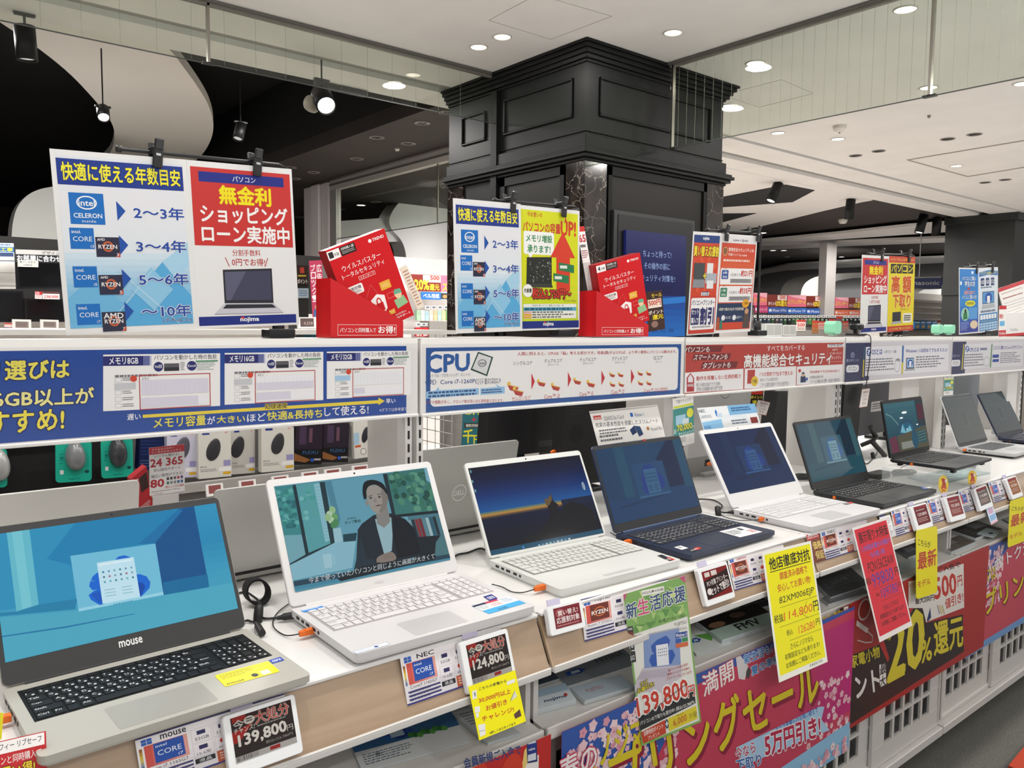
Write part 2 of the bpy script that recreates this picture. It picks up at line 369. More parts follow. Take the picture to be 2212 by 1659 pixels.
# walls and floor
mb = MB(); mb.box((-6, 20, 0), (34, 20.2, 3.8), M('3a3532', .7)); struct('wall_back', mb, 'dark back wall of the shop', 'wall')
mb = MB(); mb.box((-6.2, CY, 0), (-6, 20.2, 3.8), M('2a2725', .7)); struct('wall_left', mb, 'dark side wall of the shop', 'wall')
FLOOR = nodemat('carpet', noise_mix(220, '4d4e49', '6a6a64', .3, .7, bump=.4), .95)
mb = MB(); mb.box((-6, -.9, -.06), (34, 20.3, 0), FLOOR); struct('floor', mb, 'grey-green floor along the counter', 'floor')
mb = MB(); mb.box((-6, 1.66, 0), (34, 20, .004), nodemat('bounce_floor_tile', noise_mix(2, 'cdc6bf', 'd6cfc8'), .4)); struct('floor_3', mb, 'pale shop floor behind the counter', 'floor')  # unseen floor, given a pale colour to bounce light upward
mb = MB(); mb.box((2.6, .05, .0), (9, .93, .004), nodemat('dark_tile', noise_mix(9, '35383a', '4a4d4e'), .5)); struct('floor_2', mb, 'darker floor band beside the grey floor', 'floor')
P = [onz(x, y, .006) for x, y in ((2225, 1605), (2178, 1662), (2300, 1720), (2400, 1600))]
mb = MB(); mb.prism([(p[0], p[1]) for p in P][::-1], lambda u, v, h: (u, v, h), .0045, .02, M('b23a1c', .8)); tag(mb.build('floor_mat'), 'corner of an orange-red mat on the floor at lower right', 'mat')
# ---------------------------------------------------------------- the black column
X0, X1, Y0, Y1 = 3.235, 4.49, 3.30, 4.63
MARB = bpy.data.materials.new('dark_marble'); MARB.use_nodes = True
def marb(t, b):
    n, l = t.nodes.new, t.links.new; tc = n('ShaderNodeTexCoord')
    n1 = n('ShaderNodeTexNoise'); n1.inputs['Scale'].default_value = 2.6; n1.inputs['Detail'].default_value = 8
    vm = n('ShaderNodeVectorMath'); vm.operation = 'MULTIPLY_ADD'; vm.inputs[1].default_value = (.8, .8, .8)
    l(tc.outputs['Object'], n1.inputs['Vector']); l(n1.outputs['Color'], vm.inputs[0]); l(tc.outputs['Object'], vm.inputs[2])
    vo = n('ShaderNodeTexVoronoi'); vo.feature = 'DISTANCE_TO_EDGE'; vo.inputs['Scale'].default_value = 5.5; l(vm.outputs[0], vo.inputs['Vector'])
    cr = n('ShaderNodeValToRGB'); e = cr.color_ramp.elements; e[0].position, e[1].position = .002, .016; e[0].color = (*lin('8f867d'), 1); e[1].color = (0, 0, 0, 1)
    l(vo.outputs['Distance'], cr.inputs[0])
    n2 = n('ShaderNodeTexNoise'); n2.inputs['Scale'].default_value = 9; n2.inputs['Detail'].default_value = 6; c2 = n('ShaderNodeValToRGB'); e = c2.color_ramp.elements
    e[0].position, e[1].position = .35, .7; e[0].color = (*lin('120f0e'), 1); e[1].color = (*lin('342c27'), 1); l(tc.outputs['Object'], n2.inputs['Vector']); l(n2.outputs['Fac'], c2.inputs[0])
    mx = n('ShaderNodeMix'); mx.data_type = 'RGBA'; mx.blend_type = 'ADD'; mx.inputs[0].default_value = .8; l(c2.outputs[0], mx.inputs[6]); l(cr.outputs[0], mx.inputs[7]); l(mx.outputs[2], b.inputs['Base Color'])
marb(MARB.node_tree, MARB.node_tree.nodes['Principled BSDF']); MARB.node_tree.nodes['Principled BSDF'].inputs['Roughness'].default_value = .12
mb = MB()
mb.box((X0, Y0, 0), (X1, Y1, 2.99), COLP)
def band(z0, z1, p, mat=COLP):
    mb.box((X0-p, Y0-p, z0), (X1+p, Y1+.0, z1), mat, .003)
prof = [(2.985, 2.999, .075), (2.962, 2.985, .062), (2.938, 2.962, .045), (2.915, 2.938, .030), (2.9, 2.915, .012),
        (2.43, 2.505, .022), (2.415, 2.43, .05), (2.395, 2.415, .062), (2.375, 2.395, .045), (2.358, 2.375, .022), (2.52, 2.527, .006)]
for z0, z1, p in prof: band(z0, z1, p)
for z0, z1, p in ((2.2, 2.36, .03),): pass
# marble pilasters at the corners, black panels between them
mb.box((X0-.012, Y0-.012, 0), (3.398, Y0+.02, 2.358), MARB); mb.box((X0-.012, Y0+.0201, 0), (X0+.02, 3.444, 2.358), MARB)
mb.box((4.329, Y0-.012, 0), (X1+.012, Y0+.02, 2.358), MARB); mb.box((X0-.012, 4.45, 0), (X0+.02, Y1, 2.358), MARB)
BR = M('14110f', .4, spec=.25)
mb.box((3.41, Y0-.004, 0), (4.32, Y0+.01, 2.35), BR); mb.box((3.41, Y0-.016, 0), (3.44, Y0, 2.35), COLD); mb.box((4.29, Y0-.016, 0), (4.32, Y0, 2.35), COLD); mb.box((3.41, Y0-.016, 2.3), (4.32, Y0, 2.35), COLD)
mb.box((X0-.004, 3.456, 0), (X0+.01, 4.05, 2.35), BR); mb.box((X0-.016, 3.456, 0), (X0, 3.49, 2.35), COLD); mb.box((X0-.016, 4.0, 0), (X0, 4.05, 2.35), COLD); mb.box((X0-.016, 3.456, 2.3), (X0, 4.05, 2.35), COLD)
def pframe(a, b, face):
    w = .014
    for (u0, v0, u1, v1) in ((a[0], a[1], b[0], a[1]+w), (a[0], b[1]-w, b[0], b[1]), (a[0], a[1]+w, a[0]+w, b[1]-w), (b[0]-w, a[1]+w, b[0], b[1]-w)):
        if face == 'f': mb.box((u0, Y0-.014, v0), (u1, Y0+.002, v1), COLP, .004)
        else: mb.box((X0-.014, u0, v0), (X0+.002, u1, v1), COLP, .004)
pframe((3.335, 2.62), (4.355, 2.838), 'f'); pframe((3.402, 2.615), (4.03, 2.835), 's'); pframe((4.215, 2.62), (4.475, 2.808), 's')
mb.box((X0-.03, 4.07, 0), (X0+.01, 4.13, 2.9), COLD)       # groove that takes the glass screen
colo = struct('column', mb, 'black panelled column with crown mouldings and marble corners', 'column')
# ---------------------------------------------------------------- glass smoke screens hung from the ceiling
def glassmat():
    m = bpy.data.materials.new('smoke_screen_glass'); m.use_nodes = True; t = m.node_tree; n, l = t.nodes.new, t.links.new; out = t.nodes['Material Output']; t.nodes.remove(t.nodes['Principled BSDF'])
    tr = n('ShaderNodeBsdfTransparent'); tr.inputs[0].default_value = (.90, .93, .89, 1); gl = n('ShaderNodeBsdfGlossy'); gl.inputs['Roughness'].default_value = .02
    fr = facing(t, .7, .05); mx = n('ShaderNodeMixShader'); l(fr.outputs[0], mx.inputs[0]); l(tr.outputs[0], mx.inputs[1]); l(gl.outputs[0], mx.inputs[2]); l(mx.outputs[0], out.inputs[0]); return m
GLASS = glassmat(); STEEL = M('9a968e', .3, 1); DARKM = M('2a2a2a', .5)
def screen(name, a, b, z0, z1, joints, label, wires=.16):
    a, b = np.array(a), np.array(b); d = (b-a)/np.linalg.norm(b-a); L = np.linalg.norm(b-a); n = np.array([-d[1], d[0]])
    fr = lambda u, v, h: (a[0]+d[0]*u+n[0]*h, a[1]+d[1]*u+n[1]*h, v)
    root = struct(name, MB().prism([(0, z0), (L, z0), (L, z1), (0, z1)], fr, -.003, .003, GLASS), label, 'glass screen')
    m = MB()
    for k in range(1, int(L/wires)): m.prism([(k*wires-.0005, z0+.005), (k*wires+.0005, z0+.005), (k*wires+.0005, z1), (k*wires-.0005, z1)], fr, -.0005, .0005, M('8b8a80', .6))
    m.build('wire_mesh', root)
    m = MB().prism([(0, z0-.004), (L, z0-.004), (L, z0), (0, z0)], fr, -.004, .004, M('3c403c', .4)); m.build('edge_trim', root)
    m = MB().prism([(0, z1), (L, z1), (L, z1+.012), (0, z1+.012)], fr, -.03, .03, M('5d5a54', .5)); m.prism([(0, z1-.012), (L, z1-.012), (L, z1+.01), (0, z1+.01)], fr, -.012, .012, M('77736b', .5)); m.build('ceiling_track', root)
    for j in joints:
        m = MB().prism([(j-.006, z0), (j+.006, z0), (j+.006, z1), (j-.006, z1)], fr, -.012, .012, STEEL)
        m.prism([(j-.03, z0-.006), (j+.03, z0-.006), (j+.03, z0+.004), (j-.03, z0+.004)], fr, -.012, .012, DARKM); m.build('joint_bar', root)
screen('window_1', (-2.5, 4.09), (3.22, 4.09), 2.70, 2.985, [3.92], 'long wired-glass smoke screen left of the black column')
screen('window_2', (3.86, 3.22), (3.86, -1.0), 2.50, 2.985, [.02, 1.515], 'wired-glass smoke screen running from the column towards the viewer', .062)
# ceiling hatches (thin joints)
def hatch(q, name, label, z=2.9995):
    m = MB(); P = [np.array(onz(x, y, z)) for x, y in q]
    for i in range(len(P)): m.tube([P[i], P[(i+1) % len(P)]], .0016, M('9d9890', .8), 4)
    struct(name, m, label, 'ceiling hatch')
hatch([(1056, 44), (1190, 85), (1322, 35), (1160, -12)], 'trim_13', 'square access hatch in the ceiling above the column'); hatch([(1640, 232), (1757, 202), (1688, 172), (1560, 205)], 'trim_14', 'access hatch in the ceiling behind the right glass screen')
m = MB()
for q in (((1960, 345), (2230, 300)), ((2090, 381), (2230, 358)), ((1960, 345), (2090, 381))): m.tube([onz(*q[0], 2.999), onz(*q[1], 2.999)], .008, M('9a958d', .8), 4)
struct('trim_15', m, 'raised rectangular coffer edge in the far right ceiling', 'ceiling coffer')
# far column and wall at the right end
mb = MB(); mb.box((12.25, 4.2, 0), (12.9, 5.1, 2.9), M('1d2020', .5)); mb.box((12.2, 4.15, 2.9), (12.95, 5.1, 3.0), M('1d2020', .5)); mb.box((12.22, 4.18, 1.9), (12.93, 5.1, 2.05), M('1d2020', .5)); struct('column_2', mb, 'far black column at the right end of the shop front', 'column')
mb = MB(); mb.box((12.9, 4.2, 0), (20, 4.4, 3.0), M('b5afa8', .6)); struct('wall_right', mb, 'plain grey wall beyond the far column', 'wall')
# ---------------------------------------------------------------- downlights, smoke detectors, sprinklers
LAMPW, LAMPN = M('fff3dc', .4, emit=9.), M('fffdf6', .4, emit=7.)
def downlight(p, label, lit=1, r=.055, warm=1, group=None):
    t = thing('downlight', label, 'downlight', (p[0], p[1], p[2]), 0, group)
    MB().lathe([(r*1.16, 0), (r*1.16, -.004), (r*1.02, -.006), (r, 0)], M('bdb8ae' if lit else '8d8680', .4), 24, p).build('trim_ring', t)
    if lit: MB().lathe([(r, -.001), (r*.3, -.0012), (.0005, -.0012)], LAMPW if warm else LAMPN, 20, p).build('lens', t)
    else:
        m = MB().lathe([(r, -.001), (r*.92, -.0012), (.0005, -.0012)], M('c9c7c4', .15, 1), 20, p)
        for k in (-1, .25): m.box((p[0]+k*r*.5, p[1]-r*.8, p[2]-.003), (p[0]+k*r*.5+r*.38, p[1]+r*.8, p[2]-.0015), M('0a0a0a', .6))
        m.build('louvre', t)
for x, y, lb in ((1085, 79, 'lit downlight nearer the ceiling hatch above the column'), (1034, 101, 'lit downlight left of its twin, beside the column top'), (1454, 70, 'lit downlight right of the column crown'), (1632, 136, 'lit downlight seen through glass just right of the column'),
                 (1572, 229, 'small lit downlight tucked beside the column edge'), (1956, 20, 'large lit downlight at the top edge behind glass'), (2006, 189, 'bright lit downlight beside the glass joint bar'), (1681, 287, 'lit downlight just under the glass screen edge'),
                 (1810, 300, 'lit downlight below the smoke detector'), (2066, 358, 'lit downlight inside the ceiling coffer'), (2210, 180, 'lit downlight cut by the right edge of the photo')):
    downlight(onz(x, y, 2.9995), lb, 1, .045 if y < 140 and x < 1500 else .05, 1 if x < 1660 else 0)
for x, y, lb in ((1848, 336, 'unlit louvred downlight left of a pair, mid ceiling'), (1898, 326, 'unlit louvred downlight right of a pair, mid ceiling'), (2047, 300, 'unlit louvred downlight left of the far pair'), (2105, 290, 'unlit louvred downlight right of the far pair'), (2128, 394, 'unlit downlight left of the farthest pair near the coffer'), (2171, 388, 'unlit downlight right of the farthest pair near the coffer')):
    downlight(onz(x, y, 2.9995), lb, 0, .05)
for x, y, lb in ((912, 266, 'nearest unlit downlight on the brown ceiling'), (814, 297, 'unlit downlight at left of the second pair on the brown ceiling'), (882, 310, 'unlit downlight at right of the second pair on the brown ceiling'), (771, 343, 'unlit downlight alone in the third row of the brown ceiling'), (678, 372, 'unlit downlight near the white pillar top'), (966, 243, 'unlit downlight half hidden by the column edge'), (627, 362, 'unlit downlight just right of the big poster top'), (637, 386, 'farthest unlit downlight right of the big poster')):
    downlight(onz(x, y, 2.9995), lb, 0, .055)
for x, y, w, lb in ((780, 443, 1, 'lit round downlight seen through the inner glass, left of the leaf panel'), (812, 436, 0, 'unlit downlight right of the lit one behind the inner glass'), (735, 452, 0, 'unlit downlight left of the lit one behind the inner glass'), (647, 469, 0, 'unlit downlight just right of the big poster, low'), (1600, 445, 1, 'lit downlight in the black ceiling opening'), (1771, 533, 1, 'large lit downlight low over the far shelves'), (1693, 541, 1, 'small lit downlight right of the red poster pair'), (1648, 503, 1, 'lit downlight over the post of the third sign stand'),
                    (1670, 541, 1, 'tiny lit downlight left of the big low one'), (1737, 538, 0, 'tiny unlit downlight beside the big low one'), (1818, 555, 1, 'tiny lit downlight left of the yellow poster pair'), (1700, 555, 0, 'tiny unlit downlight at the end of the far row')):
    downlight(onz(x, y, 3.0195), lb, w, .06, 0)
def smokedet(p, label, s=1.):
    t = thing('smoke_detector', label, 'smoke detector', p); MB().lathe([(.05*s, 0), (.05*s, -.018*s), (.046*s, -.024*s)], M('c8c2b8', .5), 24, p).build('mount', t)
    MB().lathe([(.046*s, -.024*s), (.036*s, -.045*s), (.014*s, -.05*s), (.0005, -.05*s)], M('d9d5cd', .5), 24, p).build('cap', t); MB().lathe([(.006*s, -.05*s), (.006*s, -.056*s), (.0004, -.056*s)], DARKM, 8, p).build('sensor', t)
smokedet(onz(1814, 272, 2.9995), 'round white smoke detector on the ceiling above a lit downlight'); smokedet(onz(1821, 474, 3.0195), 'pale smoke detector on the far brown ceiling', 1.3); smokedet(onz(858, 322-1, 2.9995), 'tiny white smoke detector on the brown ceiling', .45)
t = MB().lathe([(.012, 0), (.012, -.012), (.006, -.02), (.0004, -.02)], M('7a766f', .5), 10, onz(2007, 249, 2.9995)); tag(t.build('sprinkler_head'), 'small sprinkler head on the white ceiling at right', 'sprinkler')
# ---------------------------------------------------------------- spotlights
def spot(name, top, length, tilt, label, r=.035, lit=0, drop=.06, rod=0):
    """cylinder spotlight hung at point top; tilt: direction the beam points"""
    t = thing(name, label, 'spotlight', top); top = Vector(top); d = Vector(tilt).normalized()
    MB().box(top+Vector((-.05, -.012, -.015)), top+Vector((.05, .012, 0)), DARKM, .003).build('adapter', t)
    MB().tube([top+Vector((0, 0, -.015)), top+Vector((0, 0, -drop)), top+Vector((.0, 0, -drop))+d*.02], .007, DARKM).build('arm', t)
    if rod: MB().tube([top, (top.x, top.y, rod)], .005, BLACK, 6).build('hanging_rod', t)
    c = top+Vector((0, 0, -drop))-d*length*.15
    MB().lathe([(.0005, 0), (r, 0), (r, length), (r*.86, length), (r*.8, length-.012)], M('0b0b0c', .5, spec=.3), 24, c, d).build('housing', t)
    MB().lathe([(r*.84, length-.012), (.0005, length-.012)], M('fffdf8', .3, emit=40. if lit == 2 else 5.) if lit else M('d8d6d0', .2, emit=.8), 20, c, d).build('lens', t)
for px, py, z, L, tl, lb, r, lit in ((52, 28, 3.0, .17, (.05, .02, -1), 'black cylinder spotlight hanging at the top left corner', .05, 0), (1680, 392, 3.0, .22, (-.25, .1, -.55), 'black spotlight tilted left, nearest right of the column', .055, 1), (1838, 428, 3.0, .24, (.06, .1, -1), 'black spotlight pointing straight down, second from the column', .055, 0),
        (1995, 462, 3.0, .26, (-.2, .1, -.8), 'black spotlight of the far pair, left one', .06, 1), (2025, 467, 3.0, .26, (.15, .1, -.9), 'black spotlight of the far pair, right one', .06, 0)):
    spot('spotlight', onz(px, py, z), L, tl, lb, r, lit, .05 if px > 100 else .09)
g = np.array(onz(695, 222, 2.75)); spot('spotlight', g+np.array([.0, .0, .14]), .16, (-.15, -.75, -.6), 'glaring lit spotlight under the glass screen, left of the column', .06, 2, .1, 3.0)
spot('spotlight', np.array(onz(222, 228, 2.9)), .10, (-.1, -.6, -.7), 'bright spotlight peeking beside the white s-shaped ribbon', .04, 2, .03, 3.75); spot('spotlight', np.array(onz(520, 262, 2.95)), .13, (-.3, -.2, -.9), 'small dim spotlight against the dark ceiling', .04, 0, .04, 3.75)
m = MB().lathe([(.0005, 0), (.045, 0), (.05, .02), (.05, .05), (.03, .06), (.0005, .06)], M('8f897c', .5), 20, onz(667, 222, 2.75), (.3, -.75, -.3)); tag(m.build('ceiling_speaker'), 'beige round fitting beside the glaring spotlight', 'ceiling fitting')
mb = MB().box(onz(690, 175, 2.995)-np.array([.02, 0, .03]), onz(690, 175, 2.995)+np.array([.36, .06, 0]), M('2c2e33', .5), .005); tag(mb.build('light_track'), 'short dark light track above the glaring spotlight', 'light track')
# white pillar and glazed partition inside the shop (they run along y at x 4.2)
mb = MB(); mb.box((4.19, 8.35, 0), (4.26, 8.95, 2.98), M('cfc7c6', .5)); mb.box((4.15, 8.5, 0), (4.19, 8.7, 2.98), M('d8d0cf', .5), .01); struct('column_3', mb, 'white square pillar lit by a spotlight inside the shop', 'pillar')
mb = MB(); mb.box((4.19, 5.0, 2.88), (4.25, 8.3, 2.985), M('a8a49d', .4)); mb.box((4.19, 8.15, 0), (4.25, 8.3, 2.88), M('8f8b86', .4)); mb.box((4.185, 5., 2.93), (4.19, 8.3, 2.95), M('5a5753', .4))
fo = struct('door_1', mb, 'grey metal frame of the glazed partition inside the shop', 'partition')
MB().box((4.21, 5.0, 2.35), (4.216, 8.15, 2.88), GLASS).build('pane', fo); MB().box((4.208, 6.2, 2.35), (4.22, 6.215, 2.88), STEEL).build('joint_bar', fo); MB().box((4.207, 5., 2.342), (4.219, 8.15, 2.35), M('3c403c', .4)).build('edge_trim', fo)
# ================================================================ the counter: five display units in a row
SHZ, RY = .905, 1.112
XJ = [.05+.93*k for k in range(6)]
CW = M('d6d4d1', .38); CWD = M('cbc8c4', .45); TOPW = M('e6e5e3', .25, coat=.2)
WOOD = nodemat('pale_wood', noise_mix(3.2, 'b0967a', 'c6ac90', .3, .7, (1.0, 6, 11), 5, dist=.6), .45)
def filmmat():
    m = bpy.data.materials.new('clear_film'); m.use_nodes = True; t = m.node_tree; n, l = t.nodes.new, t.links.new; out = t.nodes['Material Output']; t.nodes.remove(t.nodes['Principled BSDF'])
    tr = n('ShaderNodeBsdfTransparent'); tr.inputs[0].default_value = (.96, .96, .965, 1); gl = n('ShaderNodeBsdfGlossy'); gl.inputs['Roughness'].default_value = .06
    fr = facing(t, .25, .012); mx = n('ShaderNodeMixShader'); l(fr.outputs[0], mx.inputs[0]); l(tr.outputs[0], mx.inputs[1]); l(gl.outputs[0], mx.inputs[2]); l(mx.outputs[0], out.inputs[0]); return m
CLEAR = filmmat()
INNER = M('17161a', .7)
UNITL = ['under the grey laptop with the blue screen at the far left', 'under the silver laptop and the navy laptop', 'under the second white laptop and the matt black laptop', 'under the laptop raised on an acrylic stand', 'at the far end of the row under the small navy laptop']
def fr_x(x0): return lambda u, v, h: (x0+h, u, v)
for k in range(5):
    a, b = XJ[k]+.004, XJ[k+1]-.004
    t = thing('display_counter', 'white display counter unit '+UNITL[k], 'display counter', ((a+b)/2, 1.4, 0), 0, 'display counter units')
    MB().box((a, 1.11, .885), (b, 2.02, SHZ), TOPW, .002).build('shelf_board', t)
    # sloping price rail: wood board, clear cover, white lips
    fr = fr_x(a); L = b-a
    m = MB(); m.prism([(1.100, .812), (1.108, .812), (1.118, .9), (1.110, .9)][::-1], lambda u, v, h: (a+h, u-(.9-v)*.38+.0, v), 0, L, WOOD); o = m.build('price_rail', t)
    f = lambda u, v, h: (a+h, u-(.9-v)*.38, v)
    MB().prism([(1.0955, .815), (1.0965, .815), (1.1055, .903), (1.1045, .903)][::-1], f, 0, L, CLEAR).build('clear_cover', o)
    MB().box((a, 1.100, .8985), (b, 1.116, .906), M('e4e3e3', .3), .002).build('top_lip', o)
    MB().box((a, 1.060, .802), (b, 1.085, .813), CW, .002).box((a, 1.060, .8125), (b, 1.065, .8165), CW, .002).build('bottom_lip', o)
    MB().box((a+.01, 1.085, .795), (b-.01, 1.6, .805), CWD).build('rail_bracket', t)
    # brochure ledge
    MB().prism([(1.085, .672), (1.62, .745), (1.62, .757), (1.085, .684)][::-1], fr, 0, L, CW).box((a, 1.078, .664), (b, 1.088, .690), CW, .002).build('brochure_ledge', t)
    MB().box((a, 1.62, .1), (b, 1.63, .885), M('2c2a29', .7)).build('inner_panel', t)
    for s, x in (('l', a), ('r', b-.012)): MB().box((x, 1.12, .1), (x+.012, 1.62, .885), CWD).build('side_panel', t)
    # cabinet with two sliding doors that have small windows
    MB().box((a, 1.13, .055), (b, 1.60, .1), CW, .003).box((a, 1.105, .055), (b, 1.13, .085), CW, .003).build('cabinet_base', t); MB().box((a, 1.11, .64), (b, 1.6, .664), CW).build('top_frame', t); MB().box((a+.02, 1.2, 0), (b-.02, 1.5, .055), BLACK).build('plinth', t)
    MB().box((a+.013, 1.3, .101), (b-.013, 1.31, .64), INNER).build('cabinet_interior', t)
    w = L/2+.01
    for j in range(2):
        x0 = a+j*(L-w); y = 1.122+.014*(1-j); d = MB(); nc, nr, pw, ph, px, pz = 5, 6, .052, .066, .066, .0755
        xs = [x0]+sum([[x0+w/2-px*nc/2+px*i+.007, x0+w/2-px*nc/2+px*i+.007+pw] for i in range(nc)], [])+[x0+w]
        zs = [.088]+sum([[.152+pz*i, .152+pz*i+ph] for i in range(nr)], [])+[.638]
        for i in range(0, len(zs)-1, 2): d.box((x0, y, zs[i]), (x0+w, y+.012, zs[i+1]), CW)
        for i in range(1, len(zs)-1, 2):
            for q in range(0, len(xs)-1, 2): d.box((xs[q], y+.001, zs[i]), (xs[q+1], y+.011, zs[i+1]), CW)
        o = d.build('sliding_door', t)
        MB().box((xs[1], y+.008, zs[1]), (xs[-2], y+.0095, zs[-2]), M('20242a', .12, alpha=.35)).build('window_pane', o)
    # slotted uprights on the centre line carry the header sign
    u = thing('upright_frame', 'white slotted upright frame standing '+('at the far left behind the nearest laptops', 'left of the round-emblem silver laptop', 'behind the navy laptop', 'behind the matt black laptop', 'behind the slim raised laptop')[k], 'shelf upright', ((a+b)/2, 1.55, SHZ), 0, 'slotted upright frames')
    for x in (a-.004+.006, b-.020):
        m = MB().box((x, 1.535, SHZ+.0004), (x+.018, 1.57, 1.40), CW, .001)
        for q in range(16): m.box((x+.0065, 1.5342, .915+q*.03), (x+.0115, 1.536, .934+q*.03), M('1a1a1a', .8))
        m.build('upright', u)
    MB().box((a, 1.571, 1.30), (b, 1.58, 1.36), CWD).build('cross_bar', u)
    MB().box((b-.0005, 1.572, SHZ+.0004), (b+.0035, 1.74, 1.24), CWD).build('divider_panel', u)
# end post at the far right
tag(MB().box((4.50, 1.535, SHZ+.0004), (4.63, 1.60, 1.239), CW, .003).build('end_post'), 'broad white end post at the far right of the counter', 'post')
# wider white post seen behind the small grey laptop
tag(MB().box((3.50, 1.60, SHZ+.0004), (3.66, 1.66, 1.228), CWD, .003).build('end_post'), 'broad white post left of the slotted uprights, beside the small grey laptop', 'post')
# ================================================================ laptops
ROWS = [[1]*13+[2], [1.5]+[1]*12+[1.5], [1.75]+[1]*12+[1.25], [2.25]+[1]*11+[1.75], [1.25, 1, 1, 1.1, 4.35, 1.1, 1, 1.1, 1, 1, 1.1]]
LET = [list('1234567890-^¥')+['Bs'], ['Tab']+list('QWERTYUIOP@[')+[''], ['Caps']+list('ASDFGHJKL;:]')+['Enter'], ['Shift']+list('ZXCVBNM,./_')+['Shift'], ['Ctrl', 'Fn', '', 'Alt', '', '', 'Alt', '', '', '', '']]
def laptop(label, x, y, yaw, W, D, L, ang, zd, zs=SHZ+.0008, body='c9c8c4', keyc='1c1d1f', mark='dfe0e0', bed=None, lidc=None, bezel='232426', bz=(.008, .008, .012, .03), paint=None, zoom=None,
           numpad=True, kb=(.018, .118), tp=(.5, .105, .066), metal=0., logo=None, group='laptops on the front of the counter', scr='0a1420', feet=True, rough=.38, hinge=None, emit=1., flip=False, ports='l', bedborder=0, rt=.016):
    yw = math.radians(yaw)+(math.pi if flip else 0); c, s = math.cos(yw), math.sin(yw)
    loc = (x+s*D/2, y-c*D/2, zs); t = thing('laptop', label, 'laptop', loc, yw, group); X = WM[t.name]; hd = zd-zs
    BM = M(body, rough, metal); LM = M(lidc or body, rough, metal)
    m = MB(); fr = lambda u, v, h: (u, v, h)
    m.prism(rrect(W, D, .010), fr, hd-rt*.62, hd, BM); m.prism(rrect(W-.006, D-.006, .010), fr, hd-rt*.85, hd-rt*.62, BM); m.prism(rrect(W-.022, D-.03, .010), fr, hd-rt, hd-rt*.85, BM)
    if feet:
        for fx in (-1, 1):
            for fy in (-1, 1): m.box((fx*W*.38-.012, fy*D*.4-.006, 0), (fx*W*.38+.012, fy*D*.4+.006, hd-rt+.001), DARKM, .001)
    for sy, w in ((.36, .012), (.28, .010), (.20, .014), (.1, .012), (.03, .006)):
        for sx in (-1, 1): m.box((sx*W/2-.0006, D*sy-w/2, hd-.0095), (sx*W/2+.0006, D*sy+w/2, hd-.0045), M('101012', .6))
    m.build('base', t, local=True)
    # keyboard
    k0, kd = kb; kw = W*(.90 if numpad else .80); ytop = D/2-k0-.012; m = MB(); KM = M(keyc, .5, spec=.25); MK = M(mark, .5)
    if bed or bedborder: m.box((-kw/2-.003, ytop-kd-.003, hd-.001), (kw/2+.003, ytop+.003, hd+.0003), M(bed or keyc, .55, spec=.25))
    u = kw/(19.4 if numpad else 15); rh = kd/5.6; hk = .0016
    def key(x0, x1, y0, y1, lt):
        g = u*.085; m.box((x0+g, y0+g, hd+.0002), (x1-g, y1-g, hd+hk), KM, .0005)
        if lt:
            v, f = textmesh(lt, 0); lo, hi = v.min(0), v.max(0); sc = min((y1-y0)*.30/max(hi[1]-lo[1], .5), (x1-x0)*.62/max(hi[0]-lo[0], .2)); q = (v-lo)*sc
            m.add([(x0+g+(u*.14)+a[0], y0+(y1-y0)*.48+a[1], hd+hk+.00012) for a in q], f, MK)
        if len(lt or '') == 1: m.add([(x0+u*.6, y0+rh*.22, hd+hk+.0001), (x0+u*.8, y0+rh*.22, hd+hk+.0001), (x0+u*.8, y0+rh*.4, hd+hk+.0001), (x0+u*.6, y0+rh*.4, hd+hk+.0001)], [(0, 1, 2, 3)], MK)
    n0 = 19 if numpad else 15
    for i in range(n0): key(-kw/2+i*kw/n0, -kw/2+(i+1)*kw/n0, ytop-rh*.55, ytop, '')
    for r, row in enumerate(ROWS):
        x0 = -kw/2; y1 = ytop-rh*(.6+r); sc = 15/sum(row)*u
        for wk, lt in zip(row, LET[r]): key(x0, x0+wk*sc, y1-rh, y1, lt); x0 += wk*sc
        if numpad:
            for i in range(4): key(kw/2-u*(4-i), kw/2-u*(3-i), y1-rh, y1, '789*456-123+0. '[(r*4+i) % 15].strip() if r else '')
    m.build('keyboard', t, local=True)
    if tp:
        cx, tw, td = (tp[0]-.5)*W, tp[1], tp[2]; y0 = -D/2+.010
        m = MB().prism(rrect(tw, td, .004, 3, cx, y0+td/2), fr, hd-.0003, hd+.0003, M(tuple(k*.80 for k in lin(body)), rough*.85, metal, spec=.6)); m2 = MB()
        m.build('touchpad', t, local=True)
    # lid
    a = math.radians(ang); up = Vector((0, math.cos(a), math.sin(a))); nn = Vector((0, -math.sin(a), math.cos(a))); o0 = Vector((0, D/2-.004, hd+.0025))
    lf = lambda u, v, h: o0+Vector((u, 0, 0))+up*v+nn*h
    m = MB(); m.prism(rrect(W, L, .009, 4, 0, L/2), lf, -.0062, -.0008, LM); m.prism(rrect(W-.002, L-.002, .009, 4, 0, L/2), lf, -.0008, 0, M(bezel, .5)); ld = m.build('lid', t, local=True)
    MB().tube([lf(-W*.42, -.001, -.004), lf(W*.42, -.001, -.004)], .0045, M(hinge or bezel, .5), 8).build('hinge', t, local=True)
    l, r, tb, bb = bz; w3 = lambda p: np.array(X @ Vector(p)); O = w3(lf(-W/2+l, L-tb, .0004)); U = w3(lf(W/2-r, L-tb, .0004))-O; V = w3(lf(-W/2+l, bb, .0004))-O
    sh = Sheet(O, U, V, scr, .0008, zoom, .08, emit, step=.00006, spec=.16)
    if paint: paint(sh)
    sh.build('screen', ld)
    MB().lathe([(.0022, 0), (.0018, .0004), (.0003, .0004)], M('0c0c10', .2), 10, lf(0, L-tb*.5, .0), nn).build('camera', ld, local=True)
    if logo: logo(t, ld, w3, lf)
    t['_hd'] = hd
    return t, ld, w3, lf
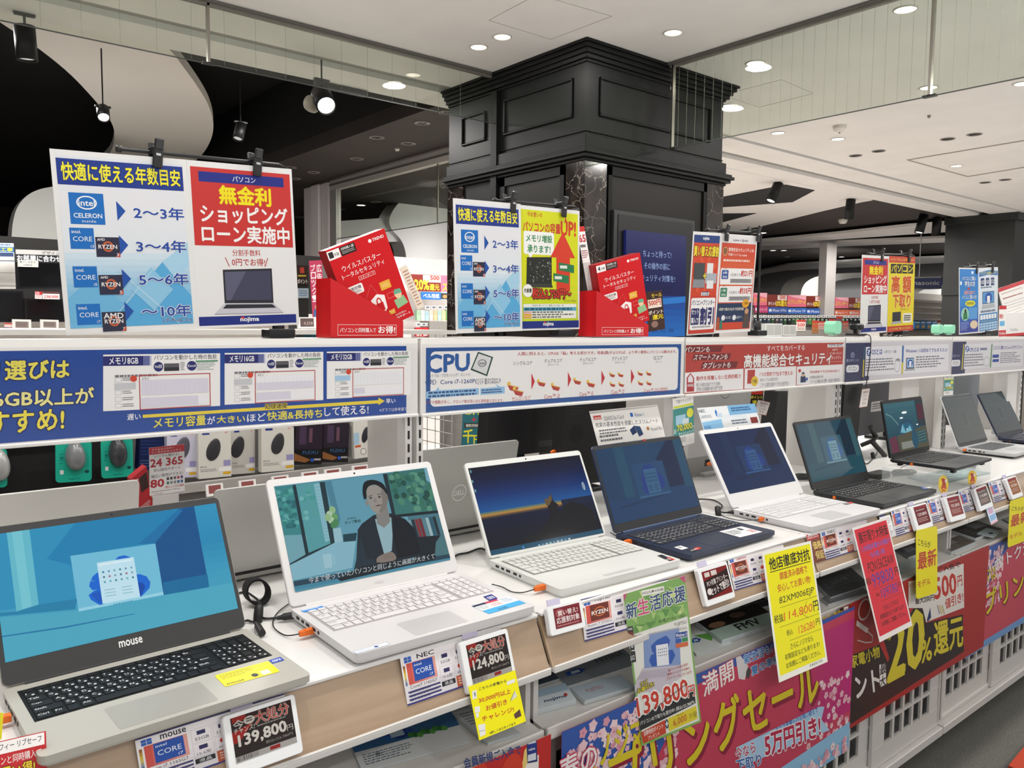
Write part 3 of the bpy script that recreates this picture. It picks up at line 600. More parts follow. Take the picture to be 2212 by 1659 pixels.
# --- screen pictures and painted reflections, drawn on the screen panel
def wall(pal, dim=1.):
    bgc, col, mid, dark, tab, line, win, pet, menu = pal
    def f(s):
        s.zoom = None
        s.gr((0, 0), (1, .70), [mid, bgc, mid], False, 10); s.r((0, .70), (1, 1), tab); s.r((.19, 0), (.30, .70), col)
        s.poly([(.82, 0), (.90, 0), (.90, .66), (.70, .66), (.70, .34), (.64, .24)], dark); s.r((.90, 0), (1, .7), col)
        s.poly([(.10, .80), (.62, .74), (.62, .755), (.10, .82)], line)
        s.r((.34, .27), (.71, .74), win)
        for a, b in (((.44, .30), (.60, .50)), ((.41, .42), (.52, .58)), ((.40, .52), (.50, .70)), ((.55, .44), (.67, .66)), ((.52, .34), (.62, .52))): s.e(a, b, pet)
        s.r((.455, .36), (.605, .70), menu, .002)
        for i in range(3):
            for j in range(6): s.r((.468+j*.022, .42+i*.05), (.479+j*.022, .44+i*.05), mid)
        for i in range(3): s.r((.47, .59+i*.03), (.51, .60+i*.03), mid); s.r((.54, .59+i*.03), (.58, .60+i*.03), mid)
        s.r((.34, .715), (.71, .74), menu)
    return f
def mouse_paint(s):
    s.r((-900, 1000), (2100, 2300), '3f9fbe') if 0 else None
    z = s.zoom; s.zoom = None; s.gr((0, 0), (1, 1), ['2f93bd', '2488b5', '3c9cbd', '47a3bd'], True, 16); s.zoom = z
    s.poly([(-200, 480), (250, 440), (640, 385), (1520, 270), (1250, 560), (590, 680), (650, 1050), (-200, 1180)], '2a8fba')
    s.poly([(640, 385), (1520, 270), (1180, 580), (590, 680), (620, 760), (400, 700)], '1a7fb0')
    s.poly([(55, 470), (250, 445), (330, 1090), (140, 1150)], '62b8cb'); s.poly([(100, 465), (185, 453), (270, 1105), (190, 1130)], '74c4d2')
    s.poly([(1520, 272), (1655, 250), (1785, 945), (1395, 1008), (1320, 570), (1245, 566)], '075089'); s.poly([(1180, 575), (1520, 275), (1560, 285), (1320, 568)], '1570a5')
    s.poly([(1390, 900), (1770, 830), (1785, 945), (1398, 1008)], '0e6a9c')
    s.poly([(-250, 1240), (640, 1130), (660, 1040), (330, 1090), (140, 1150), (-250, 1210)], '1f7fa8')
    s.poly([(-250, 1250), (670, 1140), (1400, 1010), (2010, 900), (2060, 1165), (-250, 1640)], '4aa6c0')
    s.poly([(-50, 1372), (560, 1275), (1150, 1166), (1150, 1172), (560, 1290), (-50, 1384)], '1d78a6')
    s.poly([(600, 675), (1325, 570), (1395, 1005), (670, 1150)], '6fbbd8'); s.poly([(668, 1125), (1392, 982), (1396, 1008), (672, 1150)], '93d0e4')
    for q in ([(985, 705), (1010, 680), (1060, 670), (1110, 685), (1120, 720), (985, 745)], [(1140, 840), (1190, 830), (1250, 850), (1282, 900), (1275, 950), (1200, 1028), (1170, 900)], [(840, 810), (790, 850), (775, 885), (860, 900)],
              [(770, 890), (760, 935), (790, 970), (870, 950), (860, 895)], [(860, 945), (800, 975), (755, 1010), (775, 1050), (850, 1095), (890, 1085)]): s.poly(q, '0c66cf')
    s.poly([(1150, 900), (1215, 905), (1240, 940), (1200, 1020), (1175, 1000)], '0747a6'); s.poly([(775, 1000), (850, 975), (880, 1060), (850, 1080)], '0a55bd')
    s.poly([(825, 735), (1140, 685), (1195, 1025), (875, 1085)], 'bfe2ef'); s.poly([(840, 748), (1125, 702), (1127, 715), (842, 762)], 'd9f0f7')
    for i in range(3):
        for j in range(6):
            x, y = 870+j*48+i*7, 808-j*8+i*42; s.poly([(x, y), (x+16, y-3), (x+19, y+13), (x+3, y+16)], ('3b7f95', '4a6d88', '5d9aab', 'a5677a', '68aebc', '7a9ab2')[(i+j*2) % 6])
    for i in range(3):
        for x in (890, 1035): y = 965-(x-890)*.17+i*26; s.poly([(x+i*5, y), (x+90+i*5, y-14), (x+91+i*5, y-7), (x+1+i*5, y+7)], '8fbccb')
    for i in range(8): s.poly([(970+i*21, 1084-i*4), (980+i*21, 1082-i*4), (982+i*21, 1090-i*4), (972+i*21, 1092-i*4)], '3d7fae')
def video(s):
    z = s.zoom; s.zoom = None; s.gr((0, 0), (1, 1), ['5d9db0', '6fb0c2', '5a9cb2'], True, 10); s.zoom = z
    s.poly([(330, 290), (520, 270), (655, 860), (440, 960)], '3f8f93'); s.poly([(545, 265), (770, 240), (890, 750), (650, 850)], '5aa7ad')
    R = random.Random(3)
    for i in range(46): x, y = R.uniform(345, 520), R.uniform(310, 620); x += (y-300)*.16; s.e((x-26, y-16), (x+26, y+16), R.choice(['2f7d7c', '4aa39d', '2a6f77', '64b4b0', '358a84']), 9)
    for i in range(16): x, y = R.uniform(560, 690), R.uniform(300, 600); x += (y-300)*.16; s.e((x-26, y-16), (x+26, y+16), R.choice(['57aaa8', '4aa39d', '79bec1']), 9)
    s.poly([(430, 700), (640, 690), (650, 850), (450, 950)], '79b0bd'); s.poly([(520, 270), (548, 266), (660, 855), (632, 866)], '17343c')
    s.poly([(700, 260), (750, 250), (850, 740), (800, 755)], '8fc5d3')
    for i in range(17): y = 290+i*27; s.ln([(706+i*5.6, y), (752+i*5.6, y-7)], '6aa6b8', .0006)
    s.poly([(750, 245), (795, 240), (885, 755), (845, 770)], '1c3a42'); s.poly([(440, 950), (650, 850), (880, 752), (880, 766), (450, 975)], '1b3940')
    s.poly([(795, 240), (1290, 175), (1370, 520), (1180, 720), (930, 760), (880, 640)], '67a6bb'); s.poly([(795, 240), (850, 232), (930, 560), (900, 640)], '4f8ba2')
    s.poly([(1290, 175), (1330, 170), (1410, 520), (1370, 530)], '1a3038'); s.poly([(1325, 170), (1690, 118), (1770, 490), (1400, 530)], '3d7d78')
    for i in range(70): x, y = R.uniform(1350, 1680), R.uniform(170, 480); x += (y-170)*.2; s.e((x-30, y-22), (x+30, y+22), R.choice(['2d6a5c', '4f8f76', '1f5148', '5f9d84', '3a7a66']), 9)
    s.poly([(1640, 122), (1690, 118), (1720, 250), (1660, 230)], '7fb8d0'); s.poly([(1400, 522), (1770, 482), (1776, 505), (1410, 545)], '14262c')
    s.poly([(1500, 535), (1780, 505), (1830, 720), (1560, 760)], '4d7f8e')
    for i, c in enumerate(('7fa5ad', '23343d', '8a2f34', '7a2b30', '5d8a95', 'a5c3c8', '2c5f74', '1f3038')): s.poly([(1500+i*30, 570-i*4), (1526+i*30, 566-i*4), (1570+i*30, 720-i*4), (1545+i*30, 724-i*4)], c)
    s.poly([(1520, 720), (1830, 690), (1850, 880), (1560, 900)], '15232a'); s.poly([(1740, 760), (1800, 670), (1830, 640), (1870, 880), (1730, 910)], '4f7d84')
    s.poly([(950, 690), (1070, 675), (1060, 745), (955, 755)], '17424f'); s.poly([(450, 960), (880, 760), (1060, 745), (1030, 975), (480, 1090)], '8ec3d5')
    for a in ((860, 480), (835, 520), (880, 540), (850, 570), (890, 590), (870, 610), (820, 545)): s.e((a[0]-34, a[1]-28), (a[0]+34, a[1]+28), R.choice(['6da96a', '9cc690', 'b9d6b4', '4f8f5d']), 10)
    s.poly([(862, 640), (930, 632), (950, 750), (880, 765)], '9fcbd8'); s.poly([(775, 862), (850, 850), (858, 970), (795, 980)], 'a8d3e0'); s.ring((840, 865), (888, 940), 'a8d3e0', .0015)
    # the presenter on the screen
    s.poly([(1060, 960), (1075, 650), (1110, 600), (1210, 525), (1370, 510), (1480, 560), (1560, 640), (1620, 860), (1400, 940)], '1d2a33')
    s.poly([(1060, 915), (1100, 700), (1150, 900), (1210, 900), (1240, 950), (1040, 1000)], '223540'); s.poly([(1380, 530), (1480, 565), (1560, 650), (1615, 850), (1420, 895), (1370, 700)], '0f171d')
    s.poly([(1222, 560), (1360, 545), (1372, 700), (1365, 830), (1300, 860), (1240, 640)], '9dc0ca'); s.poly([(1225, 470), (1330, 455), (1352, 580), (1300, 635), (1240, 600)], '8b8a85')
    s.poly(smooth([(1135, 300), (1150, 370), (1168, 430), (1190, 475), (1230, 508), (1275, 512), (1312, 480), (1330, 420), (1325, 340), (1290, 280), (1200, 270), (1135, 300)])[:-1], 'a19b92')
    s.poly([(1270, 300), (1325, 340), (1330, 420), (1312, 480), (1275, 512), (1255, 500), (1285, 420)], '857f78')
    s.poly(smooth([(1128, 395), (1115, 330), (1125, 255), (1170, 228), (1230, 230), (1290, 260), (1322, 320), (1330, 380), (1318, 345), (1280, 300), (1225, 268), (1170, 280), (1148, 320), (1150, 380), (1128, 395)])[:-1], '10161a')
    s.e((1135, 395), (1168, 450), '938d85'); s.e((1318, 345), (1340, 400), '6f6a65')
    s.ln([(1165, 368), (1200, 358)], '2a2a2c', .0012); s.ln([(1240, 352), (1278, 346)], '2a2a2c', .0012); s.e((1172, 375), (1198, 387), '34302e', 10); s.e((1245, 366), (1272, 378), '34302e', 10)
    s.poly([(1212, 385), (1228, 383), (1240, 415), (1215, 418)], '8f8981'); s.poly([(1222, 448), (1250, 438), (1278, 440), (1250, 452)], '6d4c48'); s.ln([(1222, 446), (1278, 438)], '4a3634', .0008)
    s.poly(smooth([(1235, 930), (1240, 890), (1300, 855), (1365, 840), (1400, 880), (1390, 910), (1300, 930), (1235, 930)])[:-1], '8d8177')
    for k in range(4): s.ln([(1290+k*22, 862-k*4), (1310+k*22, 905-k*4)], '6e645c', .0008)
    s.poly([(480, 1100), (1868, 855), (1872, 892), (490, 1178)], '27485a'); s.poly([(487, 1145), (1868, 890), (1872, 892), (492, 1178)], '4a90ab')
    s.poly([(900, 1070), (1120, 960), (1740, 870), (1740, 900), (930, 1090)], '18252d')
    s.t('今まで使っていたパソコンと同じように', (655, 1058), (1445, 908), 'd5dde0', .012, c=(655, 1112)); s.t('画面が大きくて', (1455, 905), (1730, 852), 'd5dde0', .012, c=(1455, 952))
    s.t('実演販売士', (985, 550), (1068, 538), '1c2a30', .01, c=(985, 566)); s.t('ホップ駒谷', (965, 578), (1100, 558), '1c2a30', .02, c=(965, 606))
def summit(s):
    z = s.zoom; s.zoom = None; s.gr((0, 0), (1, .52), ['04081a', '06143a', '0a2c66', '124e8c'], True, 14); s.gr((0, .52), (.7, .6), ['1c5c8a', '6d7550', 'b0803a', '5a4630', '0c1530'], True, 10); s.r((.7, .52), (1, .6), '0b1a36'); s.gr((0, .6), (1, .95), ['08122e', '060d20', '050a18'], True, 8); s.r((0, .945), (1, 1), '1d4a62'); s.zoom = z
    s.poly([(600, 900), (760, 800), (830, 690), (800, 600), (790, 560), (830, 500), (850, 560), (890, 590), (890, 640), (910, 680), (940, 600), (1000, 565), (1100, 590), (1180, 640), (1235, 800), (420, 960), (480, 910)], '0b0c10')
    s.poly([(770, 550), (800, 540), (830, 505), (840, 550), (815, 600), (790, 600)], '5d4a30'); s.ring((1085, 400), (1130, 468), '8fa3ad', .004)
    for x, y in ((145, 310), (160, 395), (185, 475)): s.e((x-12, y-14), (x+12, y+14), '5f8a94', 10)
    for i in range(9): s.poly([(720+i*32, 935-i*7), (738+i*32, 931-i*7), (740+i*32, 947-i*7), (722+i*32, 951-i*7)], ('7fb0c0', '4f86a8', '9ab8c2')[i % 3])
    s.poly([(585, 950), (600, 947), (603, 963), (588, 966)], '3f8fd8')
def yoga_reflections(s):  # reflections of the shop, painted as glowing screen colour
    s.zoom = None; s.gr((0, 0), (1, 1), ['35606a', '24505c', '1d4450', '30413a'], True, 10); s.r((.8, 0), (1, .55), '26343b'); s.r((.83, .08), (.98, .42), '4c2230')
    s.ln([(.03, .2), (.14, .26), (.24, .38), (.3, .46)], '6d8a88', .004); s.e((.27, .36), (.72, .78), '22465c'); s.e((.34, .44), (.66, .70), '1d5870'); s.poly([(.32, .62), (.40, .45), (.45, .62), (.58, .5), (.64, .68)], '6aa6b8')
    for a, b in (((.42, .2), (.56, .25)), ((.35, .31), (.44, .345)), ((.75, .5), (.81, .525)), ((.48, .56), (.51, .585))): s.e(a, b, 'e6edee')
    s.poly([(.02, .70), (.2, .67), (.24, 1), (.04, 1)], '5c2c3c'); s.poly([(.22, .68), (1, .56), (1, 1), (.26, 1)], '4c4a38'); s.r((.3, .82), (.62, .96), '7c8078'); s.e((.58, .6), (.74, 1), '1d4a5e'); s.r((.74, .64), (.97, .9), '244d56')
    for k in range(4): s.ln([(.75, .68+k*.06), (.97, .66+k*.06)], '7f8b6a', .0012)
def plaingrey(a, b):
    def f(s): s.zoom = None; s.gr((0, 0), (1, 1), [a, b], True, 6); s.r((.36, .3), (.62, .7), a); s.r((.42, .36), (.55, .66), b)
    return f
BLUEP = ('17456b', '1b4e6c', '123c62', '0b2348', '16406a', '0f3158', '1d4a75', '1a3a86', '35648e')
DEEPP = ('0d2a55', '112f58', '0b2450', '121a3a', '0e2c58', '0a2246', '143765', '1a3f8e', '2e5c92')
TEALP = ('2d5060', '3a6068', '274a5a', '1c3140', '24505e', '1a3c4a', '375f70', '2a5f96', '6f98a8')
def deck(t, zoom, q, zd, painter, base='f2f2f0', name='sticker', th=.0002, **kw):
    s = Sheet.px(q, (0, 0, zd+.0006), (0, 0, 1), zoom, base=base, th=th, step=.00006, **kw); painter(s); return s.build(name, t)
def textlogo(txt, u, v, h, w, col='e8e8e8', bold=.02):
    def f(t, ld, w3, lf):
        O = w3(lf(u-w/2, v+h/2, .0006)); s = Sheet(O, w3(lf(u+w/2, v+h/2, .0006))-O, w3(lf(u-w/2, v-h/2, .0006))-O, body=False, step=.00006); s.t(txt, (0, 0), (1, 1), col, bold); s.build('logo', ld)
    return f
def ryzen(s): s.zoom = None; s.r((0, 0), (.5, 1), '1c1c1e'); s.r((.5, 0), (1, 1), 'c23a30'); s.t('RYZEN', (.05, .3), (.7, .7), 'f0f0f0', .02)
def corest(s): s.zoom = None; s.t('core', (.15, .3), (.85, .75), 'e8f0fa', .02)
# --- the nine laptops along the front
Z1 = (0, 1030, 3.95)
mo, mold, w3, lf = laptop('grey laptop with a black keyboard and a bright blue screen, nearest the viewer', .326, 1.316, 2, .357, .239, .236, 61.4, .924, body='aeaca4', keyc='1b1c1e', mark='dcdde0', bed='101113', lidc='8f8d88', bezel='2b2c2e', bz=(.0075, .0075, .012, .034), paint=mouse_paint, emit=.92, zoom=Z1, kb=(.014, .108), tp=(.44, .128, .074), logo=textlogo('mouse', -.004, .021, .009, .034, 'e9eaea', .03), rt=.017)
MB().box((-.03, 0, 0), (.028, .0012, .0004), M('0c0c0d', .5)).xf(Matrix.Translation((0, 0, 0))).v and None
Z2 = (400, 1300, 4.608)
def yst(s):
    s.lines((400, 720), (800, 615), 3, '6d6a20', seed=2); s.zoom = None
    s.lines((.06, .12), (.72, .5), 4, '8a8424', .4, 3); s.e((.52, .62), (.64, .9), '23221c', 14); s.r((.70, .60), (.86, .92), 'd9d9c8'); s.t('mouse', (.06, .8), (.36, .93), '3a3820', .02)
deck(mo, Z2, [(290, 730), (830, 590), (940, 690), (400, 850)], .924, yst, 'f2e11c', rad=.004)
deck(mo, Z2, [(830, 580), (950, 548), (985, 580), (870, 615)], .924, corest, '2346a8')
ne, neld, *_ = laptop('white laptop playing a video of a presenter, second from the front', .783, 1.350, -1.1, .369, .256, .243, 62.5, .928, body='d3d1d2', keyc='d9d7d8', mark='9d9a9c', bed='aaa4a8', lidc='d3d1d2', bezel='d7d6d6', bz=(.014, .014, .014, .025), paint=video, emit=.72, zoom=(500, 980, 3.95), kb=(.020, .112), tp=(.46, .108, .066), hinge='e6e4e4', logo=textlogo('NEC', 0, .012, .005, .018, 'd4d2d2', .02), rt=.02)
Z3 = (820, 1300, 4.608)
def nst(s):
    s.zoom = None; s.r((0, 0), (.33, .16), '1e2a4a'); s.r((.33, 0), (.66, .16), 'b8384a'); s.r((.0, .16), (.33, .62), 'fbfbfb'); s.r((.34, .16), (.66, .62), 'fbfbfb'); s.r((.67, 0), (1, .62), 'fbfbfb'); s.lines((.03, .22), (.3, .55), 4, '77808a'); s.lines((.36, .22), (.64, .55), 3, 'c06a6a', seed=4); s.lines((.7, .1), (.97, .5), 4, '6b8fb5', seed=5); s.t('N1570', (.32, .8), (.55, .95), '2a3a55', .02)
deck(ne, Z3, [(915, 40), (1285, -60), (1450, 12), (1090, 122)], .928, nst, '4aa8dc')
deck(ne, (500, 980, 3.95), [(2160, 1215), (2230, 1195), (2265, 1240), (2190, 1262)], .928, corest, '252a7a'); deck(ne, (500, 980, 3.95), [(590, 1335), (770, 1300), (805, 1312), (620, 1356)], .928, lambda s: s.lines((600, 1336), (760, 1312), 1, 'cfe4f5'), '2f86d6')
deck(ne, Z2, [(1675, 490), (2010, 400), (2035, 425), (1700, 520)], .928, lambda s: (setattr(s, 'zoom', None), s.fr((0, 0), (1, 1), '6f93c4', .0008), s.poly([(.55, .5), (.63, .2), (.72, .5), (.63, .8)], '274a9a'), s.lines((.06, .3), (.5, .7), 1, 'a9bcd8')), 'f6f6f8')
fu, fuld, *_ = laptop('silver laptop showing a dark night-sky desktop, third from the front', 1.255, 1.376, -2.7, .355, .248, .224, 62.3, .924, body='d3d5d2', keyc='cfd0cc', mark='f1f1f0', bed='7f807c', lidc='cbcdca', bezel='d7d9d6', bz=(.007, .007, .013, .006), paint=summit, zoom=(980, 940, 3.95), kb=(.018, .112), tp=(.5, .09, .012), hinge='c5c7c4', rt=.022)
Z4 = (980, 940, 3.95)
deck(fu, Z4, [(1745, 1025), (1785, 1015), (1835, 1050), (1795, 1062)], .924, lambda s: None, '26262a'); deck(fu, Z4, [(1800, 1050), (1845, 1038), (1885, 1062), (1838, 1075)], .924, ryzen, 'b83a34')
MB().box((0, 0, 0), (.01, .003, .0006), M('2aa0e0', .4)).build('camera_cover', fuld, local=True).location = (.012, .124+.2195*math.cos(math.radians(62.3)), .0205+.2195*math.sin(math.radians(62.3)))
le, leld, *_ = laptop('dark navy laptop beside the silver one, with white sticker on palm rest', 1.640, 1.367, .4, .356, .233, .226, 67.2, .923, body='1c2740', keyc='3a3c42', mark='d7d9dc', bed='161d30', lidc='2a3a5a', bezel='1d2027', bz=(.006, .006, .010, .022), paint=wall(BLUEP), emit=.72, kb=(.018, .105), tp=(.46, .115, .066), hinge='53678f', rt=.016)
Z5 = (1380, 800, 3.814)
def lst(s): s.zoom = None; s.fr((0, 0), (1, 1), 'b04038', .0008); s.lines((.06, .2), (.55, .7), 4, '555a66'); s.r((.62, .12), (.78, .4), '2a2f3d'); s.r((.72, .5), (.93, .8), 'b5342c'); s.t('RYZEN', (.73, .55), (.92, .75), 'ffffff', .02)
deck(le, Z5, [(665, 1325), (845, 1285), (1022, 1330), (830, 1378)], .923, lst); deck(le, Z5, [(295, 1455), (345, 1443), (405, 1463), (350, 1480)], .923, lambda s: s.lines((310, 1456), (390, 1466), 1, '999'+'999')); deck(le, Z5, [(415, 1480), (490, 1452), (515, 1468), (440, 1497)], .923, ryzen, '2a2a2e')
MB().box((.02, .1165+.2225*math.cos(math.radians(67.2))-.004, .0195+.2225*math.sin(math.radians(67.2))-.001), (.03, .1165+.2225*math.cos(math.radians(67.2))-.002, .0195+.2225*math.sin(math.radians(67.2))+.005), M('c0342c', .4)).build('camera_sticker', leld, local=True)
n2, n2ld, *_ = laptop('plain white laptop with a dim desktop, behind the red sale card', 2.109, 1.345, -1.4, .362, .252, .245, 58.9, .924, body='d3d2d4', keyc='d9d9da', mark='b9b7ba', bed='b2afb3', lidc='d3d2d4', bezel='d8d8d8', bz=(.014, .014, .014, .042), paint=wall(DEEPP), emit=.72, kb=(.020, .112), tp=(.46, .108, .066), hinge='e6e4e4', rt=.02)
deck(n2, Z5, [(1680, 1098), (1745, 1082), (1772, 1092), (1705, 1108)], .924, ryzen, '26262a')
bl, blld, *_ = laptop('matt black laptop with a teal desktop, right of the second white one', 2.530, 1.343, -.6, .358, .231, .224, 69.4, .924, body='26272a', keyc='1d1e21', mark='c8cacd', lidc='2c2d30', bezel='222326', bz=(.007, .007, .010, .024), paint=wall(TEALP), emit=.8, kb=(.018, .104), tp=(.46, .115, .062), rt=.016)
deck(bl, (1732, 740, 4.608), [(1190, 1440), (1225, 1433), (1250, 1455), (1212, 1463)], .924, corest, '2c50b4'); deck(bl, (1732, 740, 4.608), [(1222, 1442), (1275, 1436), (1285, 1446), (1235, 1456)], .924, lambda s: None)
yo, *_ = laptop('slim black laptop raised on a clear acrylic stand, its screen full of reflections', 2.903, 1.291, 1.1, .321, .214, .200, 78.5, .994, zs=.972, body='232326', keyc='1a1a1c', mark='8d8f92', lidc='1b1b1d', bezel='0d0d0f', bz=(.006, .006, .012, .016), paint=yoga_reflections, numpad=False, kb=(.016, .098), tp=(.5, .11, .066), rt=.012)
gr, *_ = laptop('small light grey laptop with a blank dark screen near the far end', 3.861, 1.444, .5, .327, .223, .227, 68.6, .928, body='b3b4b5', keyc='55585b', mark='c4c6c8', lidc='c3c4c5', bezel='34373a', bz=(.006, .006, .008, .014), paint=plaingrey('2e3a3c', '27312f'), numpad=False, kb=(.016, .1), tp=(.5, .11, .066), rt=.016)
na, *_ = laptop('small navy laptop with a blue sticker, farthest along the counter', 4.371, 1.466, -.8, .325, .216, .223, 63.0, .926, body='1e2740', keyc='2b2f38', mark='9aa0aa', lidc='232d4a', bezel='1e2430', bz=(.006, .006, .008, .018), paint=plaingrey('2b3a40', '232d32'), numpad=False, kb=(.016, .1), tp=(.5, .11, .066), rt=.016)
# clear acrylic riser under the raised laptop
ACR = nodemat('clear_acrylic', lambda t, b: None, .05, Alpha=.22); ACR.node_tree.nodes['Principled BSDF'].inputs['Base Color'].default_value = (.9, .95, .94, 1)
t = thing('acrylic_stand', 'clear acrylic riser holding up the slim black laptop', 'display stand', (2.95, 1.19, SHZ+.0005)); a, b = 2.72, 3.14
MB().box((a, 1.07+.04, .966), (b, 1.30, .971), ACR, .001).build('top_plate', t); MB().box((a, 1.11, SHZ+.0005), (a+.004, 1.30, .966), ACR).build('side_plate', t); MB().box((b-.004, 1.11, SHZ+.0005), (b, 1.30, .966), ACR).build('side_plate', t)
# --- laptops that stand on the other side of the counter, backs towards us
def back_laptop(label, x, y, W, L, ang, col, metal, mark=None, yaw=0):
    return laptop(label, x, y, yaw, W, .24, L, ang, .924, body=col, lidc=col, metal=metal, bezel='151515', group='laptops on the far side of the counter', flip=True, rough=.42, logo=mark)
def dell(t, ld, w3, lf):
    O = w3(lf(.022, .1+.022, -.0063)); s = Sheet(O, w3(lf(-.022, .1+.022, -.0063))-O, w3(lf(.022, .1-.022, -.0063))-O, body=False, step=.00008); s.ring((0, 0), (1, 1), 'f0f0ee', .0022); s.t('DELL', (.14, .36), (.86, .64), 'f0f0ee', .02); s.build('emblem', ld)
back_laptop('silver laptop turned away, with a round emblem on its lid', 1.165, 1.64, .345, .224, 78, 'b9b9b4', .35, dell)
back_laptop('plain silver laptop turned away, behind the white video laptop', .70, 1.62, .31, .192, 78, 'bcbcb8', .35)
back_laptop('off-white laptop turned away, behind the nearest laptop', .24, 1.63, .335, .23, 78, 'd6d4cf', 0)
# ================================================================ header signs over the counter
HZ0, HZ1, HY = 1.239, 1.413, 1.515
def header(k, label, painter):
    a, b = XJ[k]+.004, XJ[k+1]-.004
    t = thing('header_sign', label, 'header sign', ((a+b)/2, HY+.02, HZ0), 0, 'header signs along the counter')
    dz = -.0022*k
    MB().box((a, HY+.001, HZ0+dz), (b, HY+.018, HZ1+dz), CW, .0015).box((a, HY+.001, HZ1-.004+dz), (b, HY+.10, HZ1+dz), CW, .0015).build('sign_board', t)
    s = Sheet((a, HY, HZ1+dz), (b-a, 0, 0), (0, 0, HZ0-HZ1), 'e6e4e0', .0006, None, .25); painter(s); s.build('printed_panel', t)
    MB().box((a, HY-.006, HZ0+dz-.001), (b, HY+.004, HZ0+dz+.006), CW, .0015).build('panel_holder', t)
    MB().box((a+.001, HY-.0025, HZ0+.006+dz), (b-.001, HY-.0018, HZ1-.012+dz), CLEAR).build('clear_cover', t)
ZA, ZB, ZC, ZD, ZE = (0, 720, 3.95), (440, 720, 3.95), (900, 740, 3.814), (1120, 400, 3.318), (1560, 400, 3.318)
def h1(s):
    s.r((0, .10), (.968, .955), '1f4796'); s.zoom = ZA
    Y = 'e8dc5a'; s.tb('メモリ選びは', (-560, 250), (590, 395), Y, .035, ('182a66', .05), c=(-560, 420)); s.tb('16GB以上が', (-120, 490), (800, 610), 'efe795', .03, ('182a66', .05), c=(-120, 640)); s.tb('おすすめ!', (-330, 690), (545, 830), 'f0e04c', .03, ('182a66', .05), c=(-330, 880))
    def chart(x0, y0, x1, y1, tl, name, hot):
        dy = -.012; W, H = x1-x0, y1-y0; R = lambda u, v: (x0+W*u, y0+H*v+dy*W*u)
        s.poly([R(0, 0), R(1, -.0), R(1, .93), R(0, 1)], 'f1efec'); s.poly([R(0, .03), R(.40, .03), R(.40, .2), R(0, .2)], '262b6e')
        for i in range(6): s.poly([R(.345+i*.012, .03), R(.351+i*.012, .03), R(.351+i*.012, .2), R(.345+i*.012, .2)], '8d97c8')
        s.t(name, R(.05, .055), R(.30, .17), 'f5f5f5', .02); s.t('パソコンを動かした時の負担', R(.435, .02), R(.97, .10), '3a3a44', .01)
        s.e(R(.43, .14), R(.515, .31), '252a6c'); s.t('Web閲覧', R(.44, .19), R(.505, .25), 'f2f2f4', .01); s.r(R(.52, .17), R(.65, .24), '5a5a5e'); s.r(R(.52, .24), R(.65, .30), '2c2c30'); s.lines(R(.66, .15), R(.70, .3), 5, '8d8d92')
        s.e(R(.715, .13), R(.80, .30), '252a6c'); s.t('Excel', R(.725, .19), R(.79, .235), 'f2f2f4', .01); s.r(R(.79, .125), R(.98, .145), '3f8a5c'); s.lines(R(.80, .16), R(.96, .30), 5, '9aa5a0'); s.lines(R(.10, .36), R(.48, .39), 1, '777')if 0 else s.lines(R(.10, .365), (R(.48, .39)[0], R(.1, .39)[1]), 1, '77777c', .8)
        a, b = R(.305, .37), R(.92, .93); s.fr(a, b, 'b23c40', .0016); s.t('メモリ', R(.33, .41), R(.39, .455), '555', .01) if 0 else s.t('メモリ', R(.33, .41), R(.39, .455), '55555c', .01)
        s.r((a[0]+W*.02, a[1]+H*.09), (b[0]-W*.02, a[1]+H*.30), 'dcd8e4' if hot < 2 else 'ececef'); 
        if hot == 1: s.r((a[0]+W*.02, a[1]+H*.09), (b[0]-W*.02, a[1]+H*.17), 'efeff2')
        for i in range(1, 14): s.ln([(a[0]+W*.02+(b[0]-a[0]-W*.04)*i/14, a[1]+H*.09), (a[0]+W*.02+(b[0]-a[0]-W*.04)*i/14, a[1]+H*.30)], 'cfcbd8', .0003)
        f = (.85, .6, .22)[hot]; s.r((a[0]+W*.02, b[1]-H*.14), (b[0]-W*.02, b[1]-H*.03), 'eeeef0'); s.r((a[0]+W*.02, b[1]-H*.14), (a[0]+W*.02+(b[0]-a[0]-W*.04)*f, b[1]-H*.03), 'd9d5e1')
        for i in range(5):
            p = R(.10, .41+i*.115); s.fr(p, (p[0]+W*.055, p[1]+H*.075), '9fa6ad', .0005); s.lines((p[0]+W*.065, p[1]), (p[0]+W*.17, p[1]+H*.06), 2, '8a8a90', seed=i)
            if i == 1: s.r((p[0]-W*.005, p[1]-H*.015), (p[0]+W*.18, p[1]+H*.085), 'c9c9cc' if hot < 2 else 'a9cbe6')
        c = R(.26, .43); s.e((c[0]-W*.03, c[1]-H*.055), (c[0]+W*.03, c[1]+H*.055), 'd2452c')
    chart(880, 182, 1878, 665, 0, 'メモリ8GB', 0); s.zoom = ZB; chart(178, 168, 1020, 610, 0, 'メモリ16GB', 1); chart(1050, 157, 1765, 560, 0, 'メモリ32GB', 2)
    s.zoom = ZA; s.t('遅い', (1085, 690), (1200, 735), 'f0f0f2', .015); q0 = (1222, 685); s.zoom = None
    s.zoom = ZB; s.poly([(-520, 695), (1490, 570), (1490, 548), (1545, 578), (1490, 612), (1490, 598), (-520, 722)], 'e6cf3f'); s.t('処理速度', (520, 602), (712, 636), '3d3a28', .02, ('e6cf3f', .05)); s.t('早い', (1555, 560), (1635, 595), 'f0f0f2', .015)
    s.zoom = ZA
    s.tb('メモリ容量', (1310, 722), (1755, 785), 'e9dc4a', .02, c=(1310, 812)); s.t('が', (1768, 712), (1835, 772), 'f0f0f2', .015); s.tb('大きい', (1850, 705), (2090, 760), 'e9dc4a', .02, c=(1850, 768))
